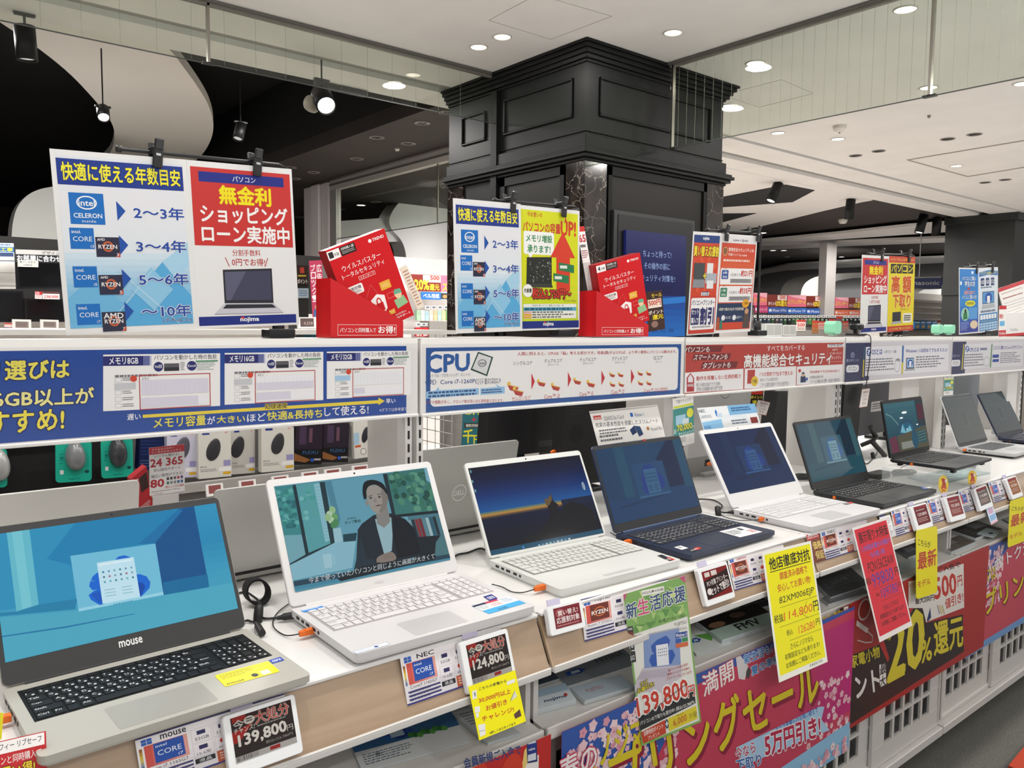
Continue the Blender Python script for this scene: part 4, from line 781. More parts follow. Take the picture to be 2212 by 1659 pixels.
    s.zoom = ZB; s.t('ほど', (370, 690), (530, 745), 'f0f0f2', .015); s.tb('快適&長持ち', (540, 668), (1010, 722), 'e9dc4a', .02, c=(540, 745)); s.tb('して使える!', (1030, 630), (1405, 690), 'f0f0f2', .015, c=(1030, 710)); s.tb('※グラフは参考値です', (1500, 640), (1760, 660), 'd9dbe6', .005, c=(1500, 672))
header(0, 'blue header sign about memory sizes 8GB, 16GB and 32GB', h1)
def h2(s):
    s.r((.015, .115), (.985, .955), '2a5596'); s.zoom = ZC
    q = [s.q(p) for p in ((48, 62), (2160, 40), (2160, 425), (48, 555))]; s.zoom = None; s.r((.028, .165), (.972, .885), 'edebe8', .012); s.zoom = ZC
    B = '2d5b9e'; s.tb('CPU', (82, 106), (432, 235), B, .045, c=(82, 250)); s.tb('(セントラル・プロセッシング・ユニット)', (78, 262), (440, 280), '3a4660', .01, c=(78, 295)); s.tb('〈例〉Core i7-1260P(', (70, 305), (495, 345), '2a4d86', .015, c=(70, 358)); s.t('Pコア 最大4.70GHz', (502, 296), (672, 312), '3a4660', .01); s.t('Eコア 最大3.40GHz', (502, 318), (672, 338), '3a4660', .01); s.t(')', (678, 292), (690, 332), '2a4d86', .01)
    s.poly([(78, 405), (155, 395), (180, 365), (185, 392), (512, 375), (512, 428), (78, 462)], '93bfe3'); s.poly([(525, 378), (668, 366), (645, 340), (690, 364), (725, 362), (725, 418), (525, 432)], '93bfe3')
    s.lines((95, 408), (490, 440), 2, '33507c', seed=1, short=.1); s.lines((535, 388), (710, 416), 2, '33507c', seed=2, short=.1); s.t('コアの個数が多く、クロック数が高いほど高性能と言えます。', (78, 478), (715, 462), 'b23338', .012, c=(78, 508))
    s.poly([(505, 75), (630, 120), (580, 278), (443, 225)], '2b4a44'); s.poly([(510, 90), (615, 125), (572, 262), (458, 215)], 'd8d8d8'); s.ring((503, 140), (575, 198), '3a4656', .0015); s.t('intel', (515, 155), (565, 182), '3a4656', .01)
    s.t('人間に例えると、CPUは「脳」考える部分です。性能(頭)がよければ、より早く軽快にパソコンは動きます。', (830, 78), (2140, 62), 'b23338', .015, c=(830, 112))
    for x, y, w, a, b, xb, yb, wb, c in ((795, 155, 155, 'シングルコア', '', 785, 445, 155, 'セレロンなど'), (1052, 135, 145, 'デュアルコア', '(2スレッド)', 1050, 428, 125, 'Core™ i3'), (1342, 125, 135, 'デュアルコア', '(4スレッド)', 1340, 408, 115, 'Core™ i5'), (1608, 118, 128, 'クアッドコア', '(4スレッド)', 1602, 392, 108, 'Core™ i7'), (1952, 112, 75, '12コア', '(16スレッド)', 1872, 378, 195, 'Core™ i7(12世代)')):
        s.t(a, (x, y), (x+w, y+28), '33333a', .012)
        if b: s.t(b, (x+w*.2, y+38), (x+w*.82, y+56), '33333a', .005)
        s.t(c, (xb, yb), (xb+wb, yb+28), 'b8383a', .01)
    for x, y, h in ((945, 250, 140), (1245, 240, 130), (1522, 228, 125), (1765, 218, 125)): s.poly([(x, y), (x+28, y+h/2), (x, y+h)], 'c2333a')
    def tray(x, y, k): s.poly([(x, y), (x+90*k, y+22*k), (x+75*k, y+58*k), (x+22*k, y+45*k)], 'b8433c'); s.e((x, y-22*k), (x+28*k, y+8*k), 'e8c452', 10); s.poly([(x+2*k, y-2), (x+92*k, y+20*k), (x+90*k, y+27*k), (x, y+5*k)], 'e0b24a')
    for x, y, k in ((745, 345, 1.05), (790, 385, 1.0), (990, 318, .8), (1105, 350, .85), (1288, 305, .75), (1398, 325, .8), (1585, 255, .55), (1655, 255, .55), (1588, 335, .55), (1660, 335, .55), (1818, 245, .52), (1888, 245, .52), (1820, 325, .52), (1890, 325, .52)): tray(x, y, k)
header(1, 'white and blue header sign explaining the CPU and core counts', h2)
def h3(s):
    s.r((0, .12), (.99, .62), 'b8453c'); s.r((0, .62), (.99, .955), 'b8453c'); s.zoom = ZD
    for pts in ([(1190, 1150), (1470, 1150), (1450, 1195), (1190, 1200)], [(1255, 1210), (1525, 1205), (1510, 1250), (1245, 1258)], [(1320, 1268), (1575, 1262), (1560, 1310), (1305, 1315)]): s.poly(pts, '7a2f30')
    W = 'f3efea'; s.t('パソコンも', (1195, 1160), (1370, 1195), W, .015, sh=.05); s.t('スマートフォンも', (1258, 1215), (1498, 1248), W, .015, sh=.05); s.t('タブレットも', (1322, 1272), (1520, 1308), W, .015, sh=.05)
    s.t('すべてをカバーする', (1782, 1150), (2050, 1182), W, .01); s.t('高機能総合セキュリティ', (1618, 1215), (2240, 1280), W, .03, ('8a2f2c', .03))
    s.zoom = ZE; s.r((755, 1140), (875, 1158), 'e8e4e4') ; s.t('nojima', (765, 1136), (812, 1156), '333a66', .02); s.t('@nifty', (820, 1138), (862, 1154), '333a66', .02); s.fr((755, 1165), (865, 1262), 'e0c8c0', .0008); s.t('NIFTY', (790, 1174), (830, 1186), W, .01); s.t('インターネット', (768, 1196), (856, 1214), W, .01); s.t('セキュリティ', (768, 1226), (852, 1246), W, .01)
    s.zoom = ZD; P = 'f0edec'
    s.poly([(1190, 1345), (1612, 1315), (1610, 1462), (1185, 1490)], P); s.poly([(1622, 1315), (1990, 1297), (1988, 1440), (1618, 1460)], P); s.zoom = ZE; s.poly([(535, 1300), (862, 1284), (858, 1415), (533, 1432)], P); s.zoom = ZD
    R = 'c2453c'; s.t('動作を邪魔しない圧倒的軽さ', (1275, 1370), (1592, 1352), R, .02, c=(1275, 1402)); s.t('1つの契約で7台まで使える!', (1730, 1340), (1968, 1330), R, .02, c=(1730, 1372)); s.lines((1275, 1415), (1450, 1435), 1, '666', .9) if 0 else s.t('軽さの秘密は独自クラウド技術!!', (1275, 1418), (1445, 1436), '5c5c60', .0); s.t('世界的な評価機関の軽さ部門で受賞!', (1275, 1450), (1462, 1468), '5c5c60', .0); s.t('他社のソフトは3台版が主流!', (1730, 1385), (1858, 1400), '5c5c60', .0); s.t('ニフティは家族の端末すべて守れる台数で安心!', (1730, 1418), (1938, 1436), '5c5c60', .0)
    s.poly([(1205, 1380), (1232, 1345), (1258, 1380), (1258, 1478), (1205, 1482)], 'b23338'); s.poly([(1214, 1382), (1232, 1355), (1250, 1382), (1250, 1412), (1214, 1414)], 'e8e4e6'); s.t('AWARD', (1210, 1425), (1254, 1444), 'f2f0ee', .02)
    s.r((1642, 1325), (1692, 1420), 'b8453c'); s.e((1668, 1370), (1716, 1440), 'e3c23a'); s.t('7台', (1678, 1390), (1706, 1418), '4a3a1a', .02)
    s.zoom = ZE; s.t('流出検知で不正利用を防ぐ!', (628, 1330), (842, 1322), R, .02, c=(628, 1348)); s.t('近年情報流出被害が多発!!', (626, 1368), (725, 1382), '5c5c60', .0); s.t('ニフティなら検知に加え警察・流出後まで徹底対応!', (626, 1396), (842, 1408), '5c5c60', .0)
    s.e((545, 1318), (565, 1342), 'c2453c'); s.poly([(562, 1370), (595, 1366), (600, 1412), (560, 1416)], '2d3a5e'); s.e((568, 1344), (592, 1372), 'd8b89a', 12); s.poly([(566, 1352), (580, 1336), (594, 1352)], '2d3a5e'); s.poly([(598, 1380), (614, 1378), (612, 1400), (594, 1402)], '4a6aa8')
header(2, 'red header sign about security software for several devices', h3)
def infopanel(s, zoom, x0, x1, blocks):
    s.zoom = None; s.r((0, .1), (1, .955), 'dbd8da'); s.r((.004, .12), (.19, .95), '36365c'); s.zoom = zoom
def h4(s):
    s.zoom = None; s.r((0, .1), (1, .955), 'd6d3d6'); s.r((.0, .12), (.20, .95), '34365a'); s.zoom = ZE
    s.e((920, 1195), (948, 1240), '4a4f7a'); s.t('①', (922, 1200), (947, 1236), 'b9bcd4', .01); s.t('選ぶポイント', (890, 1246), (978, 1264), 'b9bcd4', .01); s.r((890, 1292), (978, 1338), 'e9e7ea', .012); s.t('パソコン', (900, 1300), (966, 1328), '2a2c44', .015)
    s.poly([(1016, 1158), (1022, 1158), (1012, 1376), (1003, 1376)], '3f6d7a'); s.poly([(1010, 1250), (1018, 1250), (1012, 1376), (1003, 1376)], 'cfc24a')
    s.poly([(1030, 1160), (1290, 1150), (1280, 1352), (1022, 1368)], 'e9e7ea'); s.poly([(1305, 1148), (1624, 1138), (1620, 1330), (1298, 1350)], 'e9e7ea')
    s.e((1036, 1168), (1066, 1226), '2a55a0'); s.t('?', (1044, 1180), (1058, 1214), 'f0f0f4', .03); s.t('OSとは', (1072, 1175), (1146, 1212), '33539c', .03); s.t('ー人間で言う「心臓」', (1152, 1184), (1248, 1202), '4a5a80', .01); s.lines((1030, 1246), (1235, 1330), 5, '7d7d88', .5, 4)
    s.ring((1236, 1248), (1272, 1338), '3a3a40', .0016); 
    for k in range(4): s.ln([(1240+k*8, 1262), (1246+k*8, 1242), (1252+k*8, 1262)], '3a3a40', .0014)
    s.poly([(1290, 1150), (1302, 1150), (1294, 1354), (1284, 1354)], '3a6fae'); s.poly([(1286, 1270), (1298, 1270), (1294, 1354), (1284, 1354)], 'd8c84a')
    s.t('Windows 11は初めてでもオススメ!', (1315, 1172), (1614, 1166), '33539c', .025, c=(1315, 1202)); s.lines((1390, 1228), (1610, 1305), 5, '7d7d88', .5, 6)
    s.poly([(1318, 1238), (1372, 1236), (1376, 1312), (1318, 1316)], '33343c'); s.poly([(1323, 1243), (1368, 1241), (1371, 1306), (1323, 1309)], '9fc0e2'); s.e((1330, 1250), (1364, 1300), '2a5fae'); s.r((1340, 1262), (1354, 1300), 'f2f4f8'); s.poly([(1316, 1316), (1376, 1312), (1384, 1326), (1304, 1332)], 'a9adb4')
header(3, 'pale header sign asking what an OS is, with a hand drawing', h4)
def h5(s):
    s.zoom = None; s.r((0, .1), (1, .955), 'd9d6d8'); s.r((.0, .12), (.155, .95), '3a3c60'); s.zoom = ZE
    s.t('選ぶポイント', (1640, 1214), (1702, 1232), 'b9bcd4', .01); s.r((1644, 1254), (1704, 1296), 'e9e7ea', .012); s.t('パソコン', (1650, 1262), (1696, 1286), '2a2c44', .015)
    s.poly([(1728, 1140), (1734, 1140), (1722, 1324), (1713, 1324)], 'c9bf52'); s.poly([(1740, 1140), (1925, 1130), (1915, 1305), (1730, 1318)], 'e6e4e7'); s.poly([(1940, 1128), (2158, 1118), (2150, 1292), (1930, 1304)], 'e6e4e7')
    s.e((1744, 1152), (1768, 1196), '2a55a0'); s.t('?', (1750, 1160), (1762, 1190), 'f0f0f4', .03); s.t('CPUとは', (1772, 1164), (1838, 1192), '33539c', .03); s.lines((1850, 1166), (1900, 1184), 1, '5a6a90', .9); s.lines((1740, 1212), (1875, 1300), 5, '85858e', .5, 4); s.ring((1876, 1232), (1914, 1296), '4a4a50', .0016)
    s.poly([(1930, 1140), (1938, 1140), (1926, 1306), (1917, 1306)], '6f9a6a'); s.t('コスパに優れたCore i3がオススメ!', (1942, 1152), (2148, 1146), '4a4f96', .02, c=(1942, 1180)); s.lines((1995, 1200), (2140, 1272), 6, '85858e', .5, 5); s.r((1938, 1215), (1982, 1236), '2f4f9c'); s.r((1938, 1248), (1982, 1266), '2f4f9c')
header(4, 'pale header sign asking what a CPU is, farthest along the row', h5)
# ================================================================ sign stands and posters clipped to them
CLIPM = M('141416', .35)
def stand(label, rod, y, post, clips, base=True, zb=HZ1):
    """rod: two photo points of the rod; clips: photo x/y on the rod"""
    a, b = np.array(ony(*rod[0], y)), np.array(ony(*rod[1], y)); px = b[0] if post is None else ony(*post, y)[0]; zt = b[2]
    t = thing('sign_stand', label, 'sign stand', (px, y, zb), 0, 'sign stands on the header signs')
    MB().tube([a, a+(b-a)*.94, b+np.array([0, 0, -.004]), (px, y, zt-.02)], .0035, CLIPM).lathe([(.0005, 0), (.006, 0), (.006, .008), (.0005, .008)], CLIPM, 10, a, (-1, 0, 0)).build('rod', t)
    MB().tube([(px, y, zt-.02), (px, y, zb+.01)], .004, CLIPM).build('post', t)
    MB().box((px-.028, y-.02, zb+.0006), (px+.028, y+.02, zb+.019), CLIPM, .002).lathe([(.012, 0), (.012, .02), (.006, .03)], CLIPM, 12, (px, y, zb+.019)).build('base', t)
    for c in clips:
        p = np.array(ony(*c, y)); m = MB(); x = p[0]
        T = Matrix.Translation(p) @ Matrix.Rotation(math.radians(4), 4, 'Y')
        m.box((-.0085, -.022, -.032), (.0085, -.016, .006), CLIPM, .002, T); m.box((-.0085, .008, -.032), (.0085, .013, .006), CLIPM, .002, T); m.box((-.010, -.020, -.004), (.010, .012, .008), CLIPM, .003, T)
        m.box((-.0075, -.022, .006), (.0075, -.015, .026), CLIPM, .002, T @ Matrix.Rotation(.25, 4, 'X')); m.box((-.0075, .010, .006), (.0075, .016, .024), CLIPM, .002, T @ Matrix.Rotation(-.3, 4, 'X')); m.box((-.004, -.023, -.010), (.004, -.0215, -.006), M('cfcfd2', .3, 1), 0, T)
        m.build('clip', t)
    return t
def poster(label, q, y, zoom, painter, base='e8e7e6', name='poster', group='posters clipped above the counter', n=(0, -1, 0), **kw):
    s = Sheet.px(q, (0, y, 0), n, zoom, base=base, rough=.28, k=.80, **kw); painter(s); return tag(s.build(name), label, 'poster', group)
def cpu_guide(s, z, k, dx=0, detail=True):
    """the comfortable-years guide: same artwork, given a map from its own 0..1 coords"""
    s.zoom = None; s.gr((.035, .03), (.965, .55), ['dfe2ea', 'e6e6ea', 'dfe7ee'], True, 8); s.gr((.035, .55), (.965, .965), ['d5e4ee', '8cc2e2', '4fa6d8'], True, 12)
    for pts, c in (([(.3, .965), (.75, .6), (.965, .8), (.965, .965)], '5aabdc'), ([(.75, .6), (.965, .48), (.965, .62), (.85, .7)], 'a9d3ea'), ([(.035, .8), (.22, .68), (.45, .85), (.25, .965), (.035, .965)], '6fb5de'), ([(.5, .76), (.66, .63), (.82, .76), (.66, .88)], '8fc6e6')): s.poly(pts, c)
    s.ln([(.4, .64), (.85, .96)], 'cfe6f4', .0012); s.ln([(.3, .96), (.7, .62)], 'bfe0f2', .0012)
    s.r((.035, .045), (.965, .185), '20398c'); s.t('快適に使える年数目安', (.065, .065), (.94, .16), 'f2e83c', .03, ('18265e', .02))
    B, D = '1d6fc0', '2f2f45'
    s.r((.10, .225), (.345, .395), B); s.ring((.15, .24), (.295, .315), 'f0f4f8', .0022); s.t('intel', (.165, .262), (.28, .295), 'f0f4f8', .02); s.t('CELERON', (.125, .335), (.325, .36), 'f0f4f8', .02); s.t('inside', (.18, .37), (.28, .385), 'dfe8f2', .0)
    for y, c, r in ((.415, 'i3', '3'), (.625, 'i5', '5'), (.832, 'i7', '7')):
        s.r((.085, y), (.255, y+.115), B); s.t('intel.', (.10, y+.012), (.165, y+.03), 'f0f4f8', .01); s.t('CORE', (.105, y+.047), (.24, y+.073), 'f0f4f8', .0); s.t(c, (.225, y+.092), (.25, y+.108), 'e6eef6', .0)
        s.r((.262, y+.048), (.435, y+.158), D); s.ring((.31, y+.07), (.39, y+.13), 'c2603a', .0035); s.t('RYZEN', (.28, y+.09), (.415, y+.112), 'f4f0ee', .02); s.poly([(.40, y+.158), (.435, y+.128), (.435, y+.158)], 'c2483a'); s.t('AMD' , (.275, y+.055), (.33, y+.068) if r != '7' else (.42, y+.085), 'f4f0ee', .02); s.t(r, (.408, y+.137), (.425, y+.153), 'f4f0ee', .01)
    for y, tx in ((.315, '2〜3年'), (.505, '3〜4年'), (.695, '5〜6年'), (.88, '〜10年')):
        s.poly([(.435, y-.055), (.50, y), (.435, y+.055)], '2453a8'); s.t(tx, (.56, y-.03), (.95, y+.04), '2a4ea2', .03, ('f2f2f4', .03))
    s.t('(それ以上)', (.72, .925), (.95, .955), '2a3f7e', .01, ('f2f2f4', .02))
def loan(s, z, full=True):
    s.zoom = None; s.r((.03, .035), (.975, .50), 'c93633'); s.r((.10, .06), (.91, .12), '232d86'); s.t('パソコン', (.41, .073), (.63, .107), 'f4f4f4', .01)
    s.t('無金利', (.28, .135), (.77, .245), 'f2e01c', .05); s.t('ショッピング', (.10, .255), (.93, .36), 'f4f2f0', .035); s.t('ローン実施中', (.10, .375), (.94, .48), 'f4f2f0', .035)
    s.t('分割手数料', (.37, .52), (.64, .56), 'b8332f', .01); s.t('0円でお得!', (.36, .575), (.68, .62), 'b8332f', .015); s.ln([(.30, .57), (.335, .625)], 'b8332f', .0015); s.ln([(.71, .57), (.68, .625)], 'b8332f', .0015)
    s.poly([(.27, .645), (.745, .635), (.745, .855), (.27, .85)], '2b2b30'); s.poly([(.285, .658), (.73, .648), (.73, .835), (.285, .832)], '44445a'); s.poly([(.285, .658), (.49, .654), (.33, .833), (.285, .832)], '5d5d74')
    s.poly([(.27, .85), (.745, .855), (.84, .915), (.17, .915)], 'c9c8d0'); s.poly([(.285, .858), (.73, .862), (.77, .885), (.25, .883)], '2e2e36'); s.ln([(.17, .918), (.84, .918)], '9a98a4', .0014)
    s.r((.025, .93), (.97, .985), '1f2f80'); s.t('nojima', (.41, .94), (.59, .973), 'f2f2f4', .04); s.e((.415, .935), (.45, .948), 'd2363a')
Z5p, Z6p = (0, 300, 3.318), (560, 350, 3.318)
poster('big poster guiding how many years each processor stays comfortable, nearest the viewer', [(360, 68), (1340, 150), (1412, 1362), (468, 1410)], 1.545, Z5p, lambda s: cpu_guide(s, 0, 0), sq=1)
poster('big red and white interest-free shopping loan poster with a laptop picture', [(1336, 148), (2085, 218), (2150, 1330), (1408, 1362)], 1.546, Z5p, lambda s: loan(s, 0), sq=1)
stand('black rod stand with two clips holding the two big nearest posters', ((262, 322), (620, 358)), 1.56, (600, 600), ((335, 328), (549, 348)))
poster('smaller copy of the processor years guide, beside the lime memory poster', [(1388, 255), (1888, 305), (1872, 1208), (1410, 1233)], 1.545, Z6p, lambda s: cpu_guide(s, 0, 0), sq=1)
def memup(s):
    s.zoom = None; s.r((.03, .03), (.97, .93), 'd8dc1e'); s.gr((.03, .55), (.97, .93), ['d8dc1e', 'c2d62a'], True, 5); R_ = 'c8482c'
    s.t('今お使いの', (.13, .045), (.37, .085), R_, .02); s.t('パソコンの容量', (.06, .125), (.67, .205), R_, .04); s.t('UP!', (.68, .10), (.93, .215), 'd2401f', .05); s.poly([(.76, .06), (.785, .11), (.735, .11)], 'd2401f')
    s.r((.07, .20), (.56, .385), 'f6f6f2', .006); s.poly([(.14, .38), (.22, .38), (.17, .42)], 'f6f6f2'); s.t('メモリ増設', (.11, .225), (.53, .285), '2c8a50', .03); s.t('承ります!', (.13, .31), (.50, .37), '2c8a50', .03)
    s.poly([(.71, .19), (.92, .40), (.83, .40), (.83, .68), (.60, .70), (.60, .40), (.50, .40)], 'd9402a')
    s.poly([(.12, .41), (.52, .40), (.52, .62), (.11, .62)], '2a2c28'); R = random.Random(5)
    for i in range(60): x, y = R.uniform(.16, .5), R.uniform(.42, .60); s.r((x, y), (x+R.uniform(.005, .02), y+R.uniform(.005, .015)), R.choice(['8a8f86', '55584f', '6d7068', 'a8aaa2']))
    s.poly([(.11, .62), (.52, .62), (.54, .65), (.08, .65)], '3c3e3a')
    for x, y in ((.64, .44), (.55, .53)): s.poly([(x, y), (x+.26, y+.02), (x+.26, y+.085), (x, y+.065)], '2e7d4e'); s.r((x+.02, y+.025), (x+.14, y+.05), 'e6e8e0')
    s.e((.05, .625), (.21, .73), 'f4f4ee'); s.t('作業費', (.07, .66), (.19, .695), '3a3a2a', .03); s.t('税込2,750円〜', (.20, .66), (.85, .745), 'cf3a2c', .05, ('2a2420', .06)); s.t('(メモリ代別)', (.74, .752), (.93, .77), '55502a', .0)
    s.r((.06, .785), (.94, .905), 'f0f0e6'); s.t('当社取り扱いパソコン 増設メモリ料金 一例', (.2, .79), (.72, .805), '4a4a42', .0); s.r((.06, .812), (.94, .842), '5aa9c8'); s.lines((.08, .818), (.9, .838), 1, '2a5a70', .9); 
    for k, c in enumerate(('d9a8a0', 'e0a83a', 'e0a83a')): s.r((.06, .845+k*.02), (.19, .862+k*.02), c); s.lines((.2, .847+k*.02), (.92, .861+k*.02), 1, '6a6a62', .8, k)
    s.r((.02, .925), (.985, .985), '1f2f80'); s.t('nojima', (.38, .935), (.55, .973), 'f2f2f4', .04); s.e((.385, .93), (.42, .944), 'd2363a')
poster('lime yellow poster offering memory upgrades with a red arrow', [(10, 140), (435, 185), (440, 1030), (0, 1045)], 1.550, ZD, memup, sq=1)
stand('black rod stand with two clips holding the lime poster and its neighbour', ((1072, 433), (1250, 447)), 1.563, (1215, 600), ((1099, 434), (1209, 444)))
def kaikae(s):
    s.zoom = None; s.r((.04, .03), (.96, .105), '26407e'); s.t('nojima', (.36, .045), (.58, .085), 'f2f2f4', .03); s.r((.04, .105), (.96, .62), 'd2482c')
    for k in range(9): a = k*.7; s.poly([(.5, .42), (.5+.46*math.cos(a), .42+.2*math.sin(a)), (.5+.46*math.cos(a+.25), .42+.2*math.sin(a+.25))], 'dc5a38')
    s.t('買い替え応援割', (.06, .135), (.95, .235), 'f2dc3a', .04, ('5a1a14', .05)); s.r((.10, .30), (.48, .46), '4a4c50'); s.poly([(.10, .46), (.48, .46), (.52, .54), (.08, .54)], '8d9096'); s.r((.56, .30), (.78, .40), 'e6e6e8'); s.r((.52, .40), (.92, .50), 'aeb4be'); s.r((.58, .47), (.82, .55), 'e9e9ea'); s.t('+', (.44, .40), (.54, .45), 'e8d23a', .05, ('2a2a2a', .04))
    s.poly([(.44, .58), (.66, .58), (.72, .64), (.38, .64)], '2a3470'); s.t('期間限定', (.40, .585), (.70, .625), 'f2f2f4', .02); s.r((.04, .62), (.96, .985), 'c9402e'); s.r((.07, .64), (.93, .95), 'f4f2f0', .006)
    s.t('パソコン+プリンター', (.09, .66), (.91, .71), '33356a', .03); s.r((.09, .74), (.38, .90), '33356a', .004); s.t('セット', (.11, .75), (.36, .80), 'f4f4f4', .02); s.t('購入で', (.11, .83), (.36, .885), 'f4f4f4', .02); s.t('割引', (.42, .735), (.90, .90), '33356a', .06); s.lines((.16, .915), (.84, .935), 1, '9a9aa0', .8)
def anzen(s):
    s.zoom = None; s.r((.03, .02), (.97, .09), 'e3e1e2'); s.t('nojima × @nifty', (.32, .045), (.74, .075), '3a3a52', .02); s.r((.03, .09), (.97, .33), 'cf4a30'); s.gr((.03, .2), (.97, .33), ['cf4a30', 'd9603c'], True, 4)
    s.e((.06, .13), (.20, .22), '8a5a3a'); s.ring((.06, .13), (.20, .22), 'd8a06a', .003); s.t('常時安全セキュリティ24', (.22, .135), (.92, .175), 'f3e6df', .02); s.t('年額パック by nojima', (.22, .19), (.74, .225), 'f3e6df', .01); s.lines((.10, .255), (.86, .285), 1, 'f0d0c4', .7)
    s.r((.03, .33), (.97, .70), 'd9603c'); s.r((.05, .345), (.95, .51), 'f1efee', .004); s.r((.05, .525), (.95, .69), 'f1efee', .004)
    for y, n, c, p in ((.365, '3年\n更新版', '2f55a0', '約21円'), (.545, '1年\n更新版', '2f7d5a', '約35円')):
        s.r((.08, y), (.26, y+.09), c, .002); s.ln([(.10, y), (.17, y-.02), (.24, y)], '444', .001) if 0 else s.ln([(.10, y), (.17, y-.02), (.24, y)], '55555a', .001); s.t(n.split('\n')[0], (.11, y+.012), (.23, y+.04), 'f4f4f4', .02); s.t('更新版', (.11, y+.055), (.23, y+.08), 'f4f4f4', .01)
        s.t('1日あたり', (.32, y+.03), (.60, y+.06), '4a4a50', .01); s.t(p, (.61, y-.005), (.93, y+.06), 'c8382c', .04); s.r((.32, y+.085), (.92, y+.13), 'a9a7a8'); s.lines((.35, y+.092), (.88, y+.124), 2, '6a6a6e', .6)
    s.r((.03, .70), (.97, .97), '2b3a5c'); s.t('1契約で最大7台まで利用可能', (.08, .745), (.76, .775), 'e8e4d0', .02); s.r((.03, .895), (.97, .97), 'cf4a30'); s.e((.16, .82), (.26, .875), 'e6e8ec'); s.e((.46, .82), (.56, .875), 'e6e8ec'); s.t('a安心の窓口', (.27, .83), (.42, .86), 'e6e8ec', .0); s.t('a出張サポート', (.57, .83), (.74, .86), 'e6e8ec', .0); s.e((.70, .66), (.90, .75), 'e5a52c'); s.t('ご相談\nください'.split('\n')[0], (.74, .69), (.86, .715), '5a3a12', .01)
    s.poly([(.78, .80), (.92, .80), (.95, .96), (.75, .96)], '5a4a44'); s.e((.79, .755), (.90, .815), 'c99a78'); s.poly([(.05, .84), (.11, .84), (.12, .96), (.04, .96)], 'b4563a'); s.poly([(.13, .87), (.19, .87), (.2, .96), (.12, .96)], '3f7d6a')
poster('orange trade-in discount poster with a laptop and printer, left of the security one', [(1262, 325), (1470, 350), (1390, 1060), (1197, 1085)], 1.545, ZD, kaikae, sq=.35)
poster('red yearly security pack poster with daily prices 21 and 35 yen', [(1470, 350), (1725, 362), (1650, 1052), (1388, 1060)], 1.550, ZD, anzen, sq=.35)
stand('black rod stand with a bare post, holding the two red tilted posters', ((1530, 497), (1645, 503)), 1.563, (1640, 600), ((1560, 500), (1628, 502)))
def takane(s):
    s.zoom = None; s.r((.0, .0), (1, 1), 'e8d32a'); s.r((0, .0), (1, .085), 'c8402c'); s.t('パソコン・タブレットの下取りもノジマ', (.05, .025), (.95, .06), 'f2e86a', .01)
    for k in range(14): a = k*.45; s.poly([(.5, .45), (.5+.9*math.cos(a), .45+.6*math.sin(a)), (.5+.9*math.cos(a+.2), .45+.6*math.sin(a+.2))], 'e3c51f') if abs(math.cos(a)) < .5 and abs(math.sin(a)) < .8 else None
    for k, ch in enumerate('パソコン'): s.r((.07+.22*k, .10), (.27+.22*k, .225), '26221c'); s.t(ch, (.10+.22*k, .12), (.25+.22*k, .205), 'f0e03a', .03)
    s.t('高 額', (.12, .26), (.86, .48), 'cf5a1c', .05, ('f2e2a0', .02)); s.t('下取り', (.18, .51), (.86, .68), 'cf5a1c', .05, ('f2e2a0', .02)); s.t('下取りの詳しくは', (.45, .695), (.8, .72), '9a5a1a', .0)
    s.poly([(.18, .74), (.50, .735), (.50, .86), (.18, .865)], '2d2d34'); s.poly([(.12, .90), (.18, .865), (.50, .86), (.56, .89)], 'aeb0b6'); s.r((.58, .76), (.93, .89), 'f3efe0', .006); s.lines((.62, .785), (.89, .87), 3, '3a3a34', .7, 1, .1); s.r((0, .925), (1, 1), 'c8402c'); s.t('どこよりも高く下取りさせて頂きます', (.08, .945), (.92, .978), 'f2e86a', .01)
poster('small interest-free loan poster, a far copy of the big one', [(992, 497), (1185, 510), (1190, 1050), (998, 1065)], 1.545, ZE, lambda s: loan(s, 0), sq=1)
poster('yellow trade-in poster with big orange characters', [(1187, 510), (1374, 512), (1377, 1042), (1192, 1050)], 1.547, ZE, takane, sq=1)
stand('black rod stand with two clips over the yellow trade-in poster', ((1878, 548), (1975, 551)), 1.563, (1950, 640), ((1896, 548), (1955, 550)))
def stu1(s):
    s.zoom = None; s.gr((.03, .02), (.97, .98), ['2c86d0', '2a7fca', '2f8fd6', '3a5fb8', '3a3f9a'], True, 12); s.t('パソコンご購入', (.16, .13), (.84, .19), 'f4f6fa', .02, ('1d4a90', .03)); s.t('学生の方', (.28, .20), (.80, .28), 'f4f6fa', .03, ('1d3a80', .04)); s.r((.42, .30), (.54, .33), 'd2363a'); s.t('来春に向けて', (.25, .345), (.80, .40), 'd2464a', .02, ('f4f4f4', .03)); s.t('パソコンご購入の方', (.15, .41), (.88, .47), 'f4f6fa', .02, ('1d3a80', .03))
    s.e((.30, .49), (.82, .585), 'e6dc3a'); s.lines((.38, .52), (.75, .56), 2, '4a6a2a', .6); s.e((.10, .60), (.50, .80), '9fd2b8'); s.poly([(.22, .68), (.38, .66), (.42, .77), (.2, .78)], '2f7d4a'); s.e((.26, .62), (.36, .68), '2d2018'); s.r((.48, .60), (.92, .78), '5aa0dc'); s.e((.55, .80), (.94, .93), 'e8d2b0'); s.lines((.08, .82), (.5, .95), 7, '9fb8e6', .4); s.r((.62, .05), (.72, .09), 'f0f4fa'); s.e((.05, .2), (.14, .26), 'f2f6fa')
